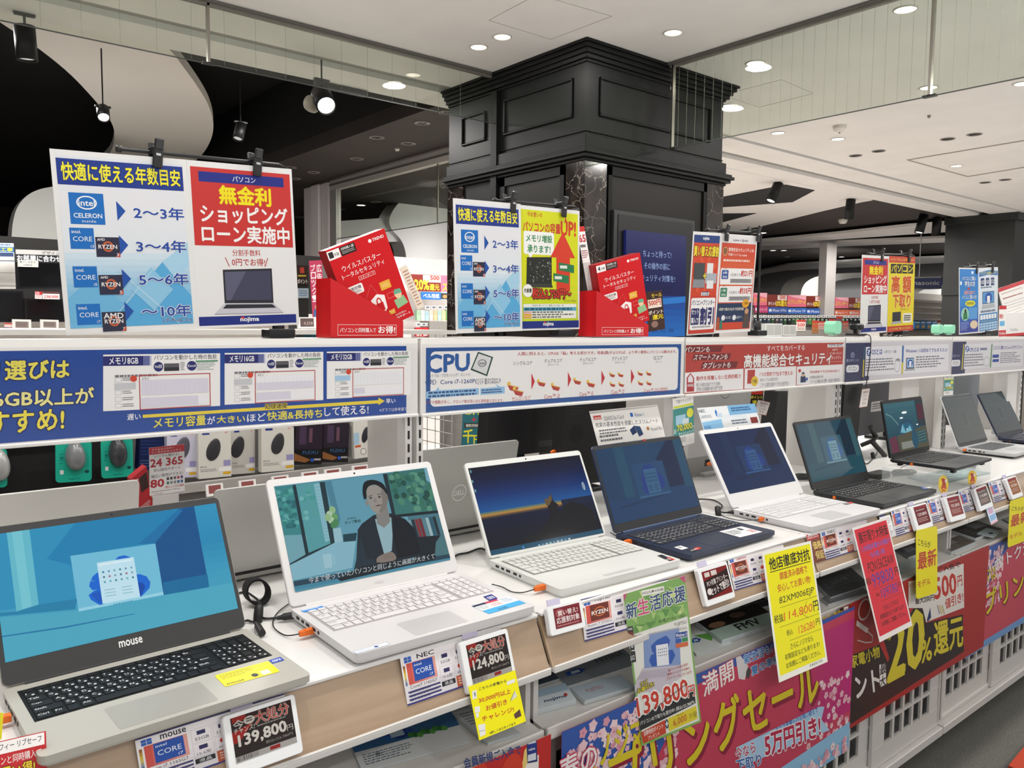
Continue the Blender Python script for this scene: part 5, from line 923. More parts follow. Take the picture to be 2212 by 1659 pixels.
def stu2(s):
    s.zoom = None; s.r((.03, .02), (.97, .98), 'dfe8f0'); s.poly([(.02, .07), (.5, .04), (.98, .06), (.98, .13), (.5, .11), (.02, .14)], '3a78b8'); s.t('パソコンは無料パック', (.1, .06), (.9, .105), 'e8e04a', .02)
    for k in range(3): s.r((.10+.26*k, .16), (.28+.26*k, .28), '20386e', .003); s.t(('15型', '16GB', '512')[k], (.12+.26*k, .19), (.26+.26*k, .25), 'f4f4f4', .02)
    s.lines((.1, .295), (.7, .32), 1, '5a6a80', .8); s.r((.18, .37), (.80, .56), '3a4a5e'); s.r((.20, .38), (.78, .55), '5a9ad2'); s.e((.32, .39), (.68, .55), '2452a8'); s.r((.42, .44), (.57, .55), 'f0f4f8'); s.poly([(.14, .64), (.18, .57), (.80, .57), (.86, .63)], 'b9bcc2'); s.lines((.1, .66), (.9, .70), 1, '5a6a80', .8); s.r((.03, .71), (.97, .98), '3f86c4')
    for k in range(6): s.r((.07+.145*k, .73), (.19+.145*k, .80), 'f2f4f6')
    for k in range(18): s.r((.06+.15*(k % 6), .855+.04*(k//6)), (.19+.15*(k % 6), .885+.04*(k//6)), 'b9d6ec')
    s.t('オススメのオプションはこれだ!', (.1, .815), (.9, .84), 'e8e06a', .01)
poster('blue poster for students buying a computer', [(1683, 588), (1826, 596), (1852, 1055), (1712, 1072)], 1.545, ZE, stu1, sq=.6)
poster('pale blue student pack poster with a laptop picture, rightmost of the row', [(1826, 596), (1970, 585), (1982, 1038), (1852, 1056)], 1.548, ZE, stu2, sq=.6)
stand('black rod stand with two clips over the pale blue student posters', ((2080, 577), (2150, 575)), 1.563, (2130, 640), ((2101, 577), (2136, 575)))
# ================================================================ price rail: spec cards, electronic price tags, hanging cards
RN = np.array([0, -1, .38])/math.hypot(1, .38)
def rp(d): return np.array([0, 1.1042, .9])+RN*d
GRP_S, GRP_E = 'spec cards in the price rail', 'electronic price tags on the price rail'
def speccard(label, q, zoom, brand, cpu, model, narrow=False, cc='2450a8'):
    s = Sheet.px(q, rp(.0032), RN, zoom, base='ebe7ea', th=.0006, rough=.35); s.zoom = None; w = 1.
    A = .62 if not narrow else 1.0; X = lambda u: u*A
    s.r((0, .0), (1, .025), '3c3a78')
    for i in range(2):
        for j in range(2): s.r((X(.05+.055*i), .06+.06*j), (X(.10+.055*i), .115+.06*j), '2a5fb8')
    s.t(brand, (X(.24), .06), (X(.50), .15), 'b8302c' if brand == 'Lenovo' else '24242c', .02)
    s.gr((X(.02), .22), (X(.05), .62), ['8a2a2a', 'd8c040', '2a6ab8'], True, 6); s.gr((X(.07), .19), (X(.50), .62), ['c9463c', 'e0a49a'], False, 6)
    if cpu == 'RYZEN': s.r((X(.14), .20), (X(.46), .58), '6a2f26'); s.ring((X(.2), .27), (X(.4), .50), 'd0703a', .002); s.t('RYZEN', (X(.16), .35), (X(.44), .44), 'f4ece8', .02)
    else: s.r((X(.16), .20), (X(.46), .58), cc); s.t('intel', (X(.18), .235), (X(.29), .285), 'e8eef8', .01); s.t('CORE', (X(.19), .35), (X(.43), .45), 'e8eef8', .0); s.t('i7', (X(.39), .50), (X(.44), .55), 'e8eef8', .0)
    s.t(model, (X(.08), .64), (X(.48), .70), '3a3a40', .0)
    for k, (u, v, tx) in enumerate(((.54, .16, '32GB'), (.77, .16, '512GB'), (.54, .46, '15.6型'), (.77, .46, '60日間'))):
        s.fr((X(u), v), (X(u+.21), v+.28), 'c2bfca', .0004); s.r((X(u+.06), v+.05), (X(u+.15), v+.13), '2e2c5c') if k < 3 else s.e((X(u+.05), v+.03), (X(u+.15), v+.14), 'c8342c'); s.t(tx, (X(u+.03), v+.18), (X(u+.18), v+.24), '5a5864', .0)
    s.r((X(.54), .76), (X(.75), .86), '22222a'); s.t('液晶', (X(.58), .775), (X(.71), .845), 'f0f0f0', .0); s.r((X(.77), .74), (X(.99), .97), 'c8603a'); s.lines((X(.80), .78), (X(.97), .94), 3, 'f0d8cc', .5)
    for k in range(3): s.r((X(.04), .74+k*.075), (X(.52), .775+k*.075), '3a3a6e'); s.lines((X(.06), .775+k*.075), (X(.5), .80+k*.075), 1, '8a88a0', .6, k)
    s.r((0, .965), (X(1), 1), '3c3c84')
    if not narrow: s.r((.74, .34), (.96, .42), 'c83c3c'); s.t('Windows 11', (.68, .62), (.92, .69), '3a3a44', .01); s.t('ノート', (.45, .07), (.57, .13), '5a5a66', .0) if 0 else s.lines((.68, .76), (.95, .92), 3, '9a98a4', .4)
    return tag(s.build('spec_card'), label, 'spec card', GRP_S)
Zm = (0, 1330, 5.027)
speccard('spec card with a blue processor badge, under the nearest laptop', [(1455, 1352), (3078, 845), (3190, 1330), (1560, 1890)], Zm, 'mouse', 'c', 'Core i7 1165G7')
speccard('spec card with a blue processor badge, under the white video laptop', [(215, 545), (1195, 240), (1290, 700), (262, 1035)], Z3, 'NEC', 'c', 'Corei7 1165G7')
Zt = (1140, 1180, 3.95)
speccard('spec card with a brown processor badge, half behind the green price card', [(475, 455), (1200, 270), (1230, 610), (460, 815)], Zt, 'FUJITSU', 'RYZEN', 'Ryzen 7 5700U')
speccard('spec card with a brown badge left of the yellow handwritten price card', [(1700, 100), (2180, -25), (2240, 240), (1765, 378)], Zt, 'Lenovo', 'RYZEN', 'Ryzen 7 7730U')
Zr = (1580, 1080, 3.5)
speccard('spec card with a red badge left of the red sale card', [(675, 238), (1030, 140), (1050, 350), (700, 458)], Zr, 'NEC', 'RYZEN', 'Ryzen 7 7730U')
Z8 = (1812, 960, 5.53)
for q, lb in (([(632, 775), (850, 715), (880, 1040), (665, 1108)], 'small spec card right of the red sale card'), ([(1045, 655), (1240, 605), (1290, 895), (1120, 945)], 'small spec card left of the second price tag past the red card'), ([(1425, 560), (1600, 515), (1650, 770), (1490, 815)], 'small spec card left of the third price tag past the red card'), ([(1785, 455), (1975, 400), (2040, 640), (1850, 700)], 'small spec card farthest along the price rail')):
    speccard(lb, q, Z8, 'DELL', 'c', 'Core i7', True, '3a62b4')
def kakaku(s): s.zoom = None; s.r((0, 0), (1, .2), 'b8484a'); s.r((0, .2), (1, 1), '7a4632'); s.t('価格', (.3, .28), (.95, .55), 'e8d27a', .02); s.t('保証', (.3, .62), (.95, .9), 'e8d27a', .02); s.lines((.08, .05), (.92, .17), 2, 'e8c8c4', .6)
def railcard(label, name, cat, q, zoom, painter, d=.0035, base='efecee', n=None, p=None, group=None, **kw):
    s = Sheet.px(q, rp(d) if p is None else p, RN if n is None else n, zoom, base=base, th=kw.pop('th', .0006), rough=.35, **kw); painter(s); return tag(s.build(name), label, cat, group)
railcard('brown price guarantee card between the yellow and red hanging cards', 'promo_card', 'card', [(545, 270), (675, 238), (700, 458), (640, 478)], Zr, kakaku)
railcard('narrow white card with a dark blue head, just right of the red sale card', 'promo_card', 'card', [(465, 835), (615, 790), (665, 1100), (560, 1130)], Z8, lambda s: (setattr(s, 'zoom', None), s.r((0, .02), (1, .14), '33325e'), s.r((.6, .03), (.95, .13), '5a5a2a'), s.lines((.1, .25), (.9, .95), 9, '9a98a8', .4)))
# --- electronic tags: housing, display and clip
def esl(label, q, zoom, painter, disp=(.10, .07, .93, .80), d=.016, th=.011, n=None, scr='2c2626'):
    n = RN if n is None else n; s = Sheet.px(q, rp(d), n, zoom, body=False); O, U, V, N = s.O, s.U, s.V, s.N; c = s.P(.5, 1, -th)
    t = thing('price_tag', label, 'price tag', tuple(c), 0, GRP_E)
    w, h = s.w, s.h; fr = lambda u, v, k: s.P(u/w+.5, .5-v/h, k)
    m = MB(); m.prism(rrect(w, h, .005), fr, -th, -.0015, M('e3e3e6', .35)); m.prism(rrect(w-.002, h-.002, .005), fr, -.0015, 0, M('eceef0', .35)); m.build('housing', t)
    g = Sheet(s.P(disp[0], disp[1], .0004), U*(disp[2]-disp[0]), V*(disp[3]-disp[1]), scr, .0005, None, .2, step=.00006); painter(g); g.build('display', t)
    m = MB().box((-.016, -.0012, 0), (.016, .0012, .012), M('c9c4dc', .2)); T = Matrix([[*(U/w), 0], [*np.cross(N, U/w), 0], [*N, 0], [0, 0, 0, 1]]).transposed()
    T = Matrix.Translation(s.P(.3, -.02, -th)) @ Matrix(((U[0]/w, N[0], -V[0]/h, 0), (U[1]/w, N[1], -V[1]/h, 0), (U[2]/w, N[2], -V[2]/h, 0), (0, 0, 0, 1)))
    m.xf(T).build('clip', t); return t
def esl_big(price, tax):
    def f(s):
        s.r((0, 0), (1, .14), '33201e'); s.r((.02, .0), (.24, .12), '8a2a24'); s.poly([(.0, .32), (.35, .22), (.1, .56), (0, .58)], '8a2420'); s.t('今', (.03, .08), (.2, .28), 'b9b6b0', .02); s.e((.2, .06), (.38, .24), 'b9b6b0'); s.lines((.24, .1), (.34, .2), 2, '3a2a28', .6); s.t('チャンス!', (.03, .26), (.36, .38), 'b9b6b0', .015)
        s.t('大処分', (.38, .03), (.95, .30), 'a83a30', .02, ('b9b4ae', .03)); s.lines((.4, .33), (.9, .37), 1, '8a8680', .7); s.t(price, (.08, .42), (.86, .70), 'c2beb8', .045); s.t('円', (.87, .55), (.97, .68), 'b2aea8', .01); s.t(tax, (.5, .73), (.95, .80), '8e8a86', .0)
        s.r((0, .87), (1, 1), '9d9a98'); R = random.Random(9)
        for k in range(22): s.r((.02+k*.016, .88), (.02+k*.016+R.choice((.004, .008)), .98), '2a2626')
        s.r((.55, .89), (.72, .97), '8a2a26')
    return f
esl('electronic price tag reading 139,800 yen, nearest the viewer', [(368, 1150), (1090, 912), (1180, 1500), (445, 1765)], Z2, esl_big('139,800', '税込153,780円'))
esl('electronic price tag reading 124,800 yen above the yellow discount note', [(795, 410), (1275, 258), (1365, 760), (880, 930)], Z3, esl_big('124,800', '税込137,280円'), (.12, .09, .93, .84))
def esl3(s): s.r((0, 0), (1, 1), '7c2c34'); s.e((.05, .06), (.4, .5), '9a5258', 12); s.t('買い替え!', (.14, .16), (.9, .42), 'e6dcdc', .02); s.t('応援割対象', (.06, .48), (.94, .78), 'e6dcdc', .02); s.lines((.06, .86), (.94, .95), 1, 'b88a8c', .6)
esl('landscape electronic tag with a wine-red screen left of the brown-badge spec card', [(165, 528), (470, 452), (492, 690), (198, 772)], Zt, esl3, (.16, .08, .90, .80), d=.018)
def esl4(s):
    s.r((0, 0), (1, 1), '7a2020'); s.poly([(0, .34), (1, .12), (1, .78), (0, 1)], '2e1c1c'); s.r((.08, .06), (.28, .22), 'd2c8c4'); s.r((.34, .05), (.56, .22), 'd2c8c4'); s.tb('PC+対象プリンター', (.1, .36), (.94, .48), 'e0d8d4', .015, c=(.1, .56)); s.tb('セットで割引!', (.16, .62), (.94, .76), 'e8e0dc', .03, c=(.16, .9)); s.e((.04, .62), (.22, .86), 'd8d0cc', 10)
esl('electronic tag with a printer bundle offer on a dark red screen', [(1450, 195), (1700, 125), (1772, 432), (1522, 525)], Zt, esl4, (.10, .10, .94, .84))
def esl5(col, price):
    def f(s): s.r((0, 0), (1, 1), col); s.r((0, 0), (1, .14), '8a3038'); s.lines((.1, .2), (.8, .28), 1, 'c8b4b0', .6); s.t(price, (.16, .38), (.86, .56), 'd8ccc8', .03); s.lines((.08, .64), (.92, .9), 3, 'b89a94', .5, 3)
    return f
for q, lb, c, pr in (([(850, 745), (1050, 690), (1130, 975), (935, 1040)], 'electronic price tag above the yellow newest-model sign', '6e2a30', '129,800'), ([(1252, 632), (1440, 588), (1522, 880), (1340, 935)], 'electronic price tag with a red screen, right of the yellow sign', '8a4444', '92,800'), ([(1602, 525), (1770, 480), (1840, 730), (1695, 812)], 'electronic price tag with a grey screen and a tiny blue card below', '6d6460', '114,800'), ([(1975, 415), (2115, 370), (2205, 610), (2085, 660)], 'electronic price tag with an orange screen, farthest along the rail', '9a6038', '87,800')):
    esl(lb, q, Z8, esl5(c, pr), (.17, .06, .92, .80), d=.02)
# --- hanging cards
GH = 'cards hanging from the price rail'
def yel1(s):
    s.zoom = Z3; K = '3a3a30'; s.t('こちらの家電から', (985, 855), (1258, 770), K, .02, c=(990, 885)); R_ = 'c2402c'
    s.t('30,000円以上', (985, 960), (1302, 862), R_, .025, c=(990, 1012)); s.t('お値引き', (1055, 1035), (1262, 965), R_, .025, c=(1062, 1088)); s.t('チャレンジ!', (1015, 1145), (1330, 1045), R_, .025, c=(1025, 1195)); s.t('※詳しくはスタッフまで', (1092, 1295), (1350, 1195), K, .022, c=(1098, 1320))
    for q in ([(920, 890), (965, 875), (968, 960), (925, 972)], [(945, 1050), (995, 1035), (1000, 1095), (950, 1105)], [(955, 1110), (985, 1102), (988, 1148), (962, 1156)], [(980, 1225), (1050, 1212), (1055, 1320), (1000, 1345)], [(1265, 795), (1345, 765), (1348, 800), (1268, 830)]): s.poly(q, 'e6e6e2')
    s.ring((935, 900), (960, 940), '8a8a88', .0016); s.poly([(1335, 1120), (1395, 1068), (1412, 1135), (1350, 1165)], '5a4038'); s.poly([(1345, 885), (1370, 940), (1310, 985)], 'd8d8d0'); s.ln([(1300, 985), (1345, 885)], '8a8a80', .001); s.ln([(990, 1290), (1050, 1275)], '9a9a98', .0008)
railcard('yellow note offering 30,000 yen off, taped under the 124,800 yen tag', 'discount_note', 'note', [(885, 845), (1348, 680), (1458, 1190), (990, 1380)], Z3, yel1, .018, 'f0e80c', group=GH)
GN = np.array([0, -1, .05])/math.hypot(1, .05)
def fuj(s):
    s.zoom = Zt; 
    z = [s.q(p) for p in ((812, 400), (1350, 660))]; s.zoom = None; G = '7fae5c'
    s.r((.0, .0), (1, .27), G); R = random.Random(2)
    for i in range(26): x, y = R.uniform(0, .92), R.uniform(0, .23); s.poly([(x, y), (min(x+R.uniform(.08, .2), 1), y+R.uniform(0, .03)), (min(x+R.uniform(0, .12), 1), min(y+.06, .27))], R.choice(['a9c878', '6d9e52', '8fbf6a', 'c8d88a', '5c9048']))
    s.poly([(0, 0), (.06, 0), (0, .05)], 'c0507a'); s.poly([(.9, 0), (1, 0), (1, .05)], 'c0507a'); s.r((0, .27), (.028, 1), G); s.r((.972, .27), (1, 1), G); s.r((0, .985), (1, 1), G); s.zoom = Zt
    s.poly([(968, 378), (1160, 338), (1166, 385), (975, 428)], 'f2f2ea'); s.t('3/23(土)▶3/29(金)', (975, 388), (1158, 350), '3a3a3a', .015, c=(978, 416))
    for ch, x, y, c2 in (('新', 832, 540, '2d4a7a'), ('生', 932, 505, 'd0507a'), ('活', 1035, 470, '2d4a7a'), ('応', 1140, 438, '2d4a7a'), ('援', 1245, 402, '2d4a7a')): s.t(ch, (x, y-45), (x+92, y-70), c2, .03, ('f2f4ea', .035), c=(x+12, y+85))
    K = '33333a'; s.t('15.6型ノートパソコン', (1115, 625), (1338, 572), K, .012, c=(1118, 655)); s.t('FUJITSU', (1252, 655), (1350, 632), K, .0, c=(1255, 690)); s.t('<FMV AH51/H2>', (1235, 710), (1358, 684), '6a6a6e', .0, c=(1238, 732))
    for q, tx in (([(848, 690), (895, 680), (903, 780), (855, 792)], ''), ([(858, 800), (905, 790), (912, 882), (866, 893)], '16'), ([(868, 900), (915, 892), (925, 985), (878, 998)], '512')):
        s.poly(q, '2a2a30')
        if tx: s.t(tx, (q[0][0]+8, q[0][1]+38), (q[1][0]-6, q[1][1]+34), 'f2f2f2', .02, c=(q[0][0]+10, q[0][1]+76))
    s.poly([(850, 732), (898, 722), (902, 770), (855, 782)], '7a3228'); s.t('AMD', (852, 700), (890, 694), 'f2f2f2', .02, c=(853, 718))
    s.poly([(985, 755), (1290, 690), (1305, 1010), (995, 1040)], '7f97c8'); s.poly([(985, 755), (1290, 690), (1292, 702), (986, 768)], 'a8aab4')
    for q in ([(1060, 900), (1050, 850), (1100, 800), (1180, 760), (1215, 800), (1200, 860), (1100, 920)], [(1190, 890), (1235, 880), (1258, 930), (1225, 1000), (1180, 1010)], [(1100, 900), (1050, 930), (1035, 975), (1060, 1025), (1110, 1020)]): s.poly(q, '2b57ae')
    s.poly([(1092, 845), (1195, 828), (1205, 1010), (1102, 1022)], 'e6e8f0')
    for i in range(3):
        for j in range(5): x, y = 1108+j*17+i, 878+i*26-j*3; s.poly([(x, y), (x+8, y-1), (x+9, y+8), (x+1, y+9)], '5a6a90')
    s.poly([(985, 1040), (1310, 1010), (1310, 1110), (1160, 1240), (890, 1250), (905, 1190)], 'c6bfca'); s.poly([(975, 1065), (1235, 1035), (1180, 1110), (930, 1140)], 'a9a2b2')
    for i in range(5): s.ln([(965-i*9, 1072+i*15), (1228-i*11, 1045+i*14)], 'd9d4de', .0009)
    s.poly([(1258, 740), (1360, 722), (1362, 768), (1260, 785)], '2a4a9a'); s.t('Windows 11', (1262, 748), (1356, 734), 'f2f2f2', .02, c=(1263, 776)); s.poly([(1260, 792), (1310, 784), (1311, 820), (1262, 828)], '2a5ab0'); s.poly([(1314, 783), (1364, 772), (1366, 808), (1316, 818)], '2f8a50'); s.poly([(1262, 832), (1366, 812), (1368, 850), (1264, 868)], 'd0663a')
    for k, tx in enumerate(('高コスパの安心設計', '標準スペックで仕事も', 'プライベートもこの一台で!')): s.t(tx, (1195-k*8, 1048+k*35), (1362+k*16, 992+k*32), 'b83f3a', .01, c=(1198-k*8, 1070+k*37))
    s.poly([(940, 1460), (1420, 1200), (1432, 1340), (958, 1575)], '2b2b2e'); s.t('さらに', (955, 1160), (1020, 1128), 'e8d83a', .03, ('2a2a22', .06), c=(960, 1195)); s.t('お値引き!', (930, 1215), (1068, 1150), 'e8d83a', .03, ('2a2a22', .06), c=(938, 1255))
    s.t('139,800', (918, 1300), (1352, 1125), 'c83c2c', .03, ('f2f0ec', .05), c=(945, 1475)); s.t('円', (1358, 1195), (1418, 1175), 'c83c2c', .02, ('f2f0ec', .05), c=(1366, 1290)); s.ln([(955, 1480), (1360, 1165)], '2a2a2a', .0014)
    s.t('パソコンの下取りも受付中! (税込153,780円)', (955, 1495), (1418, 1310), 'f0f0ec', .012, c=(963, 1535)); s.poly([(962, 1590), (1170, 1480), (1180, 1595), (985, 1659+25)], 'c2452c'); s.t('決算特別ポイント', (985, 1580), (1152, 1508), 'f2ece6', .015, c=(990, 1622)); s.t('プレゼント', (1022, 1620), (1122, 1575), 'f2ece6', .012, c=(1027, 1655))
    s.poly([(1195, 1470), (1435, 1360), (1448, 1470), (1205, 1580)], 'dccc34'); s.t('6,000', (1238, 1480), (1352, 1430), 'c2602a', .02, c=(1244, 1545)); s.t('学生なら!!', (1268, 1440), (1330, 1415), '6a3a1a', .01, c=(1270, 1455)); s.t('ポイント還元!!', (1375, 1425), (1440, 1400), '4a4a20', .01, c=(1380, 1475)); s.e((1168, 1480), (1205, 1550), '2a4068'); s.t('+', (1174, 1498), (1198, 1530), 'f2f2f2', .06)
railcard('green-bordered price card for a 15.6 inch laptop, 139,800 yen struck through', 'price_card', 'price card', [(812, 405), (1338, 258), (1480, 1492), (975, 1710)], Zt, fuj, p=np.array([1.27, 1.058, .9]), n=np.array([-.24, -.97, .04]), base='e6e6e0', group=GH, sq=.1)
YN = np.array([0, -1, .24])/math.hypot(1, .24)
def hand(kind):
    def f(s):
        s.zoom = None; K = '23231c'; y = kind == 'y'
        s.r((.035, .022), (.965, .955), 'f0e80c' if y else 'd8283a')
        s.t('他店徹底対抗' if y else '展示限り大特価', (.1, .055), (.93, .15), K, .03 if y else .015)
        if y: s.ln([(.1, .165), (.93, .165)], K, .0018); s.t('調査済み価格で', (.27, .185), (.84, .245), 'c8502c', .02); s.t('安心してお買い物!', (.2, .275), (.88, .335), 'c8502c', .015)
        else: s.t('この性能を驚きの価格で', (.08, .175), (.94, .225), '7a6ac0', .02); s.t('今が買い時!', (.3, .25), (.72, .30), '7a6ac0', .02)
        s.t('82XM006EJP' if y else 'PCN156CEAW', (.2 if y else .16, .375 if y else .325), (.92, .44 if y else .41), K, -.004 if y else .005, sh=.02); s.ln([(.2, .455), (.97, .455)], K, .0008) if y else None
        s.t('税抜', (.06 if y else .02, .50 if y else .445), (.24 if y else .16, .565 if y else .505), K, .012); s.t('114,800' if y else '99800', (.25 if y else .18, .50 if y else .43), (.84 if y else .80, .575 if y else .545), 'e0602a' if y else '5a3a9a', .0, sh=.03); s.t('円', (.86, .49 if y else .45), (.97, .57 if y else .52), K, .015); s.ln([(.14, .60 if y else .56), (.97, .60 if y else .56)], K, .0007)
        s.t('税込', (.26 if y else .2, .64 if y else .595), (.38 if y else .3, .685 if y else .63), K, .0); s.t('126280' if y else '109780', (.5 if y else .34, .64 if y else .575), (.84, .70 if y else .66), 'e0602a' if y else '5a3a9a', -.002, sh=.03); s.t('円', (.87, .635 if y else .585), (.95, .685 if y else .635), K, .01); s.ln([(.3, .725 if y else .68), (.96, .725 if y else .68)], K, .0007)
        if y: s.ln([(.62, .56), (.74, .47)], K, .0008); s.ln([(.6, .55), (.72, .605)], K, .0008)
        for k, tx in enumerate(('さらにノジマなら', '初期設定なども承ります!', 'お気軽にご相談ください。')): yy = (.75 if y else .72)+k*(.065 if y else .062); s.t(tx, (.3 if k == 0 else .17, yy), (.76 if k == 0 else .88, yy+.043), K, .012)
        if y: s.t('2425132', (.62, .963), (.9, .982), K, -.002)
    return f
railcard('yellow handwritten price card reading 114,800 yen', 'price_card', 'price card', [(243, 395), (608, 308), (720, 1225), (350, 1388)], Zr, hand('y'), p=np.array([0, 1.072, .9]), n=YN, base='f0f0e8', group=GH, sq=.5)
RN2 = np.array([0, -1, .2])/math.hypot(1, .2)
railcard('red handwritten sale card reading 99800 yen', 'price_card', 'price card', [(912, 205), (1175, 138), (1368, 942), (1122, 1085)], Zr, hand('r'), p=np.array([0, 1.070, .9]), n=RN2, base='efe9e6', group=GH, sq=0)
def newm(s): s.zoom = None; s.t('こちらが', (.08, .12), (.66, .21), '33331c', .015, c=(.08, .215)); s.t('最新', (.08, .33), (.94, .58), 'c2402c', .03); s.t('モデル', (.06, .74), (.66, .84), 'c2402c', .02)
railcard('yellow sign with rounded corners calling out the newest model, right of the red card', 'promo_sign', 'sign', [(1397, 232), (1557, 196), (1557, 700), (1397, 752)], Zr, newm, p=np.array([0, 1.060, .9]), n=GN, base='f0e40c', group=GH, rad=.012, sq=.0, th=.001)
railcard('second yellow newest-model sign, cut by the right edge of the photo', 'promo_sign', 'sign', [(2112, 10), (2262, -40), (2250, 300), (2085, 360)], Zr, newm, p=np.array([0, 1.060, .9]), n=GN, base='f0e40c', group=GH, rad=.012, sq=.0, th=.001)
railcard('tiny pale blue card hanging under a far price tag', 'promo_card', 'card', [(1760, 760), (1835, 718), (1900, 915), (1818, 962)], Z8, lambda s: (setattr(s, 'zoom', None), s.r((0, 0), (1, .1), '6a9ad8'), s.lines((.15, .15), (.85, .45), 3, 'd85a9a', .6), s.r((.1, .5), (.9, .82), '8ab4dc'), s.r((0, .86), (1, 1), 'e8c0d0')), base='cfe2f2', d=.018, group=GH, sq=.3)
for q, lb in (([(1180, 370), (1300, 370), (1320, 580), (1205, 590)], 'oval yellow sticker sign standing on the rail, left of its pair'), ([(1532, 312), (1640, 312), (1655, 480), (1550, 505)], 'oval yellow sticker sign standing on the rail, right of its pair')):
    s = Sheet.px(q, (0, 1.108, .9), (0, -1, 0), Z8, body=False, sq=.5); s.zoom = None; w, h = s.w, s.h
    s.mb.prism([(.5+.5*math.cos(k*math.pi/12), .5+.5*math.sin(k*math.pi/12)) for k in range(24)], s.P, -.0008, 0, M('f0d82a', .4)); s.ring((.04, .03), (.96, .97), 'e8a820', .002); s.t('薬', (.22, .18), (.78, .62), 'b8342a', .05) if 0 else s.poly([(.25, .2), (.45, .14), (.6, .2), (.78, .3), (.7, .5), (.8, .62), (.3, .6), (.38, .42)], 'b8342a')
    s.poly([(.2, .62), (.5, .56), (.82, .68), (.75, .8), (.5, .7), (.3, .8)], 'c8502c'); s.e((.62, .2), (.84, .42), 'e8e6dc'); s.poly([(.3, .84), (.5, .76), (.7, .84), (.66, .92), (.5, .85), (.36, .92)], 'c8502c'); tag(s.build('sticker_sign'), lb, 'sign', 'oval sticker signs on the rail')
def mcaf(s): s.zoom = None; s.r((.03, .02), (.97, .30), 'f2efee'); s.t('マカフィー リブセーフ', (-.2+.25, .06), (.92, .22), '33333a', .01); s.t('ソコンと同時購入で', (.05, .36), (.92, .55), 'f0e6e4', .012); s.t('お買い得!', (.08, .60), (.80, .94), 'e8cc3a', .03, ('5a2a10', .05))
railcard('red and white card with yellow writing at the lower left corner', 'promo_card', 'card', [(-160, 1400), (505, 1250), (505, 1720), (-160, 1890)], Zm, mcaf, d=.02, base='c02a30', group=GH, sq=.6)
railcard('sliver of a yellow card at the left edge behind the red card', 'promo_card', 'card', [(-120, 1060), (14, 1060), (42, 1335), (-120, 1360)], Zm, lambda s: None, p=np.array([0, 1.10, .95]), n=GN, base='f0e40c', group=GH)
# ================================================================ banners hung along the front below the brochures
GB = 'sale banners along the counter front'
def banner(label, x0, x1, z1, z0, y, painter, base, skew=0.):
    s = Sheet((x0, y, z1), (x1-x0, 0, 0), (0, 0, z0-z1), base, .0008, None, .35); painter(s); return tag(s.build('sale_banner'), label, 'banner', GB)
PX = (0, 0, 1)
def sakura(s, n, box, seed, bgs=('2f4fa0', 'e6b0c0')):
    R = random.Random(seed)
    for i in range(n):
        x, y = R.uniform(box[0], box[2]), R.uniform(box[1], box[3]); r = R.uniform(.006, .0125); c = R.choice(['e8c4cc', 'e2b4c0', 'eed2d8', 'd89aac', 'f0dcdf']); a0 = R.random()*6; k = s.w/s.h
        uv = []
        for j in range(10): a = a0+j*math.pi/5; rr = r*(1 if j % 2 == 0 else .72); uv.append((min(max(x+rr*math.cos(a), 0), 1), min(max(y+rr*k*math.sin(a), 0), 1)))
        s.poly(uv, c)
        if i % 2: s.e((x-r*.22, y-r*.22*k), (x+r*.22, y+r*.22*k), 'c8788a', 6)
def spring(s, full=True):
    P_ = 'c4405c'; s.r((0, 0), (1, .10), '3458a8'); s.r((0, 0), (.36, .75), '3458a8'); s.poly([(.36, .06), (1, .02), (1, .85), (0, 1), (0, .62), (.2, .5)], P_); s.gr((.72, .08), (1, .72), ['c4405c', 'b8306e', 'c0287a'], False, 8)
    sakura(s, 330, (.01, .03, .31, .62), 4); sakura(s, 60, (.80, .42, .99, .82), 6)
    s.r((0, .86), (1, 1), '7fb4dc'); s.poly([(.4, .86), (1, .80), (1, .9), (.4, .95)], '8fc0e2'); sakura(s, 110, (.42, .9, .99, .99), 8)
def b2(s):
    spring(s); s.zoom = Zt
    s.t('満開', (1480, 1110), (1745, 960), 'ece8e4', .02, ('c4405c', .03), c=(1500, 1290)); s.poly([(1775, 905), (1815, 888), (1880, 1020), (1850, 1140), (1800, 1130)], 'd8d4d6'); s.e((1862, 1045), (1898, 1120), '4a4a4c')
    s.t('新生活も!', (1840, 930), (2080, 830), '2a7ac0', .03, ('eef2f6', .04), c=(1848, 1010)); s.t('夏の準備', (1900, 1030), (2140, 915), '2a7ac0', .03, ('eef2f6', .04), c=(1912, 1105))
    s.zoom = PX; s.t('スプリングセール', (1222, 1672), (1765, 1428), '8a1f3c', .03, c=(1244, 1792)); s.t('スプリングセール', (1217, 1666), (1760, 1420), 'd8c62a', .03, c=(1239, 1786))
    s.t('春の', (1205, 1640), (1285, 1598), 'eee8ea', .02, ('c4405c', .04), c=(1210, 1700)); s.t('ノジマは', (1290, 1592), (1420, 1530), 'd8c62a', .03, c=(1296, 1655)); s.t('おトク', (1425, 1530), (1500, 1495), 'eee8ea', .02, c=(1430, 1585))
    s.zoom = (1652, 1240, 3.95); s.poly([(-250, 1480), (460, 1130), (505, 1130), (480, 1240), (550, 1330), (-200, 1640)], 'a9cdea'); s.t('省エネ家電へのお買い替えで', (85, 1310), (445, 1130), '2a5ab0', .015, c=(92, 1360)); s.t('5万円引き!', (-10, 1365), (462, 1200), 'b8244c', .04, ('f0ecf0', .04), c=(5, 1560)); s.t('今なら', (-260, 1490), (-90, 1420), 'b8305a', .02, ('f0ecf0', .04), c=(-250, 1590)); s.t('下取り', (-250, 1590), (-40, 1530), '2a6ab8', .03, ('f0ecf0', .04), c=(-240, 1690))
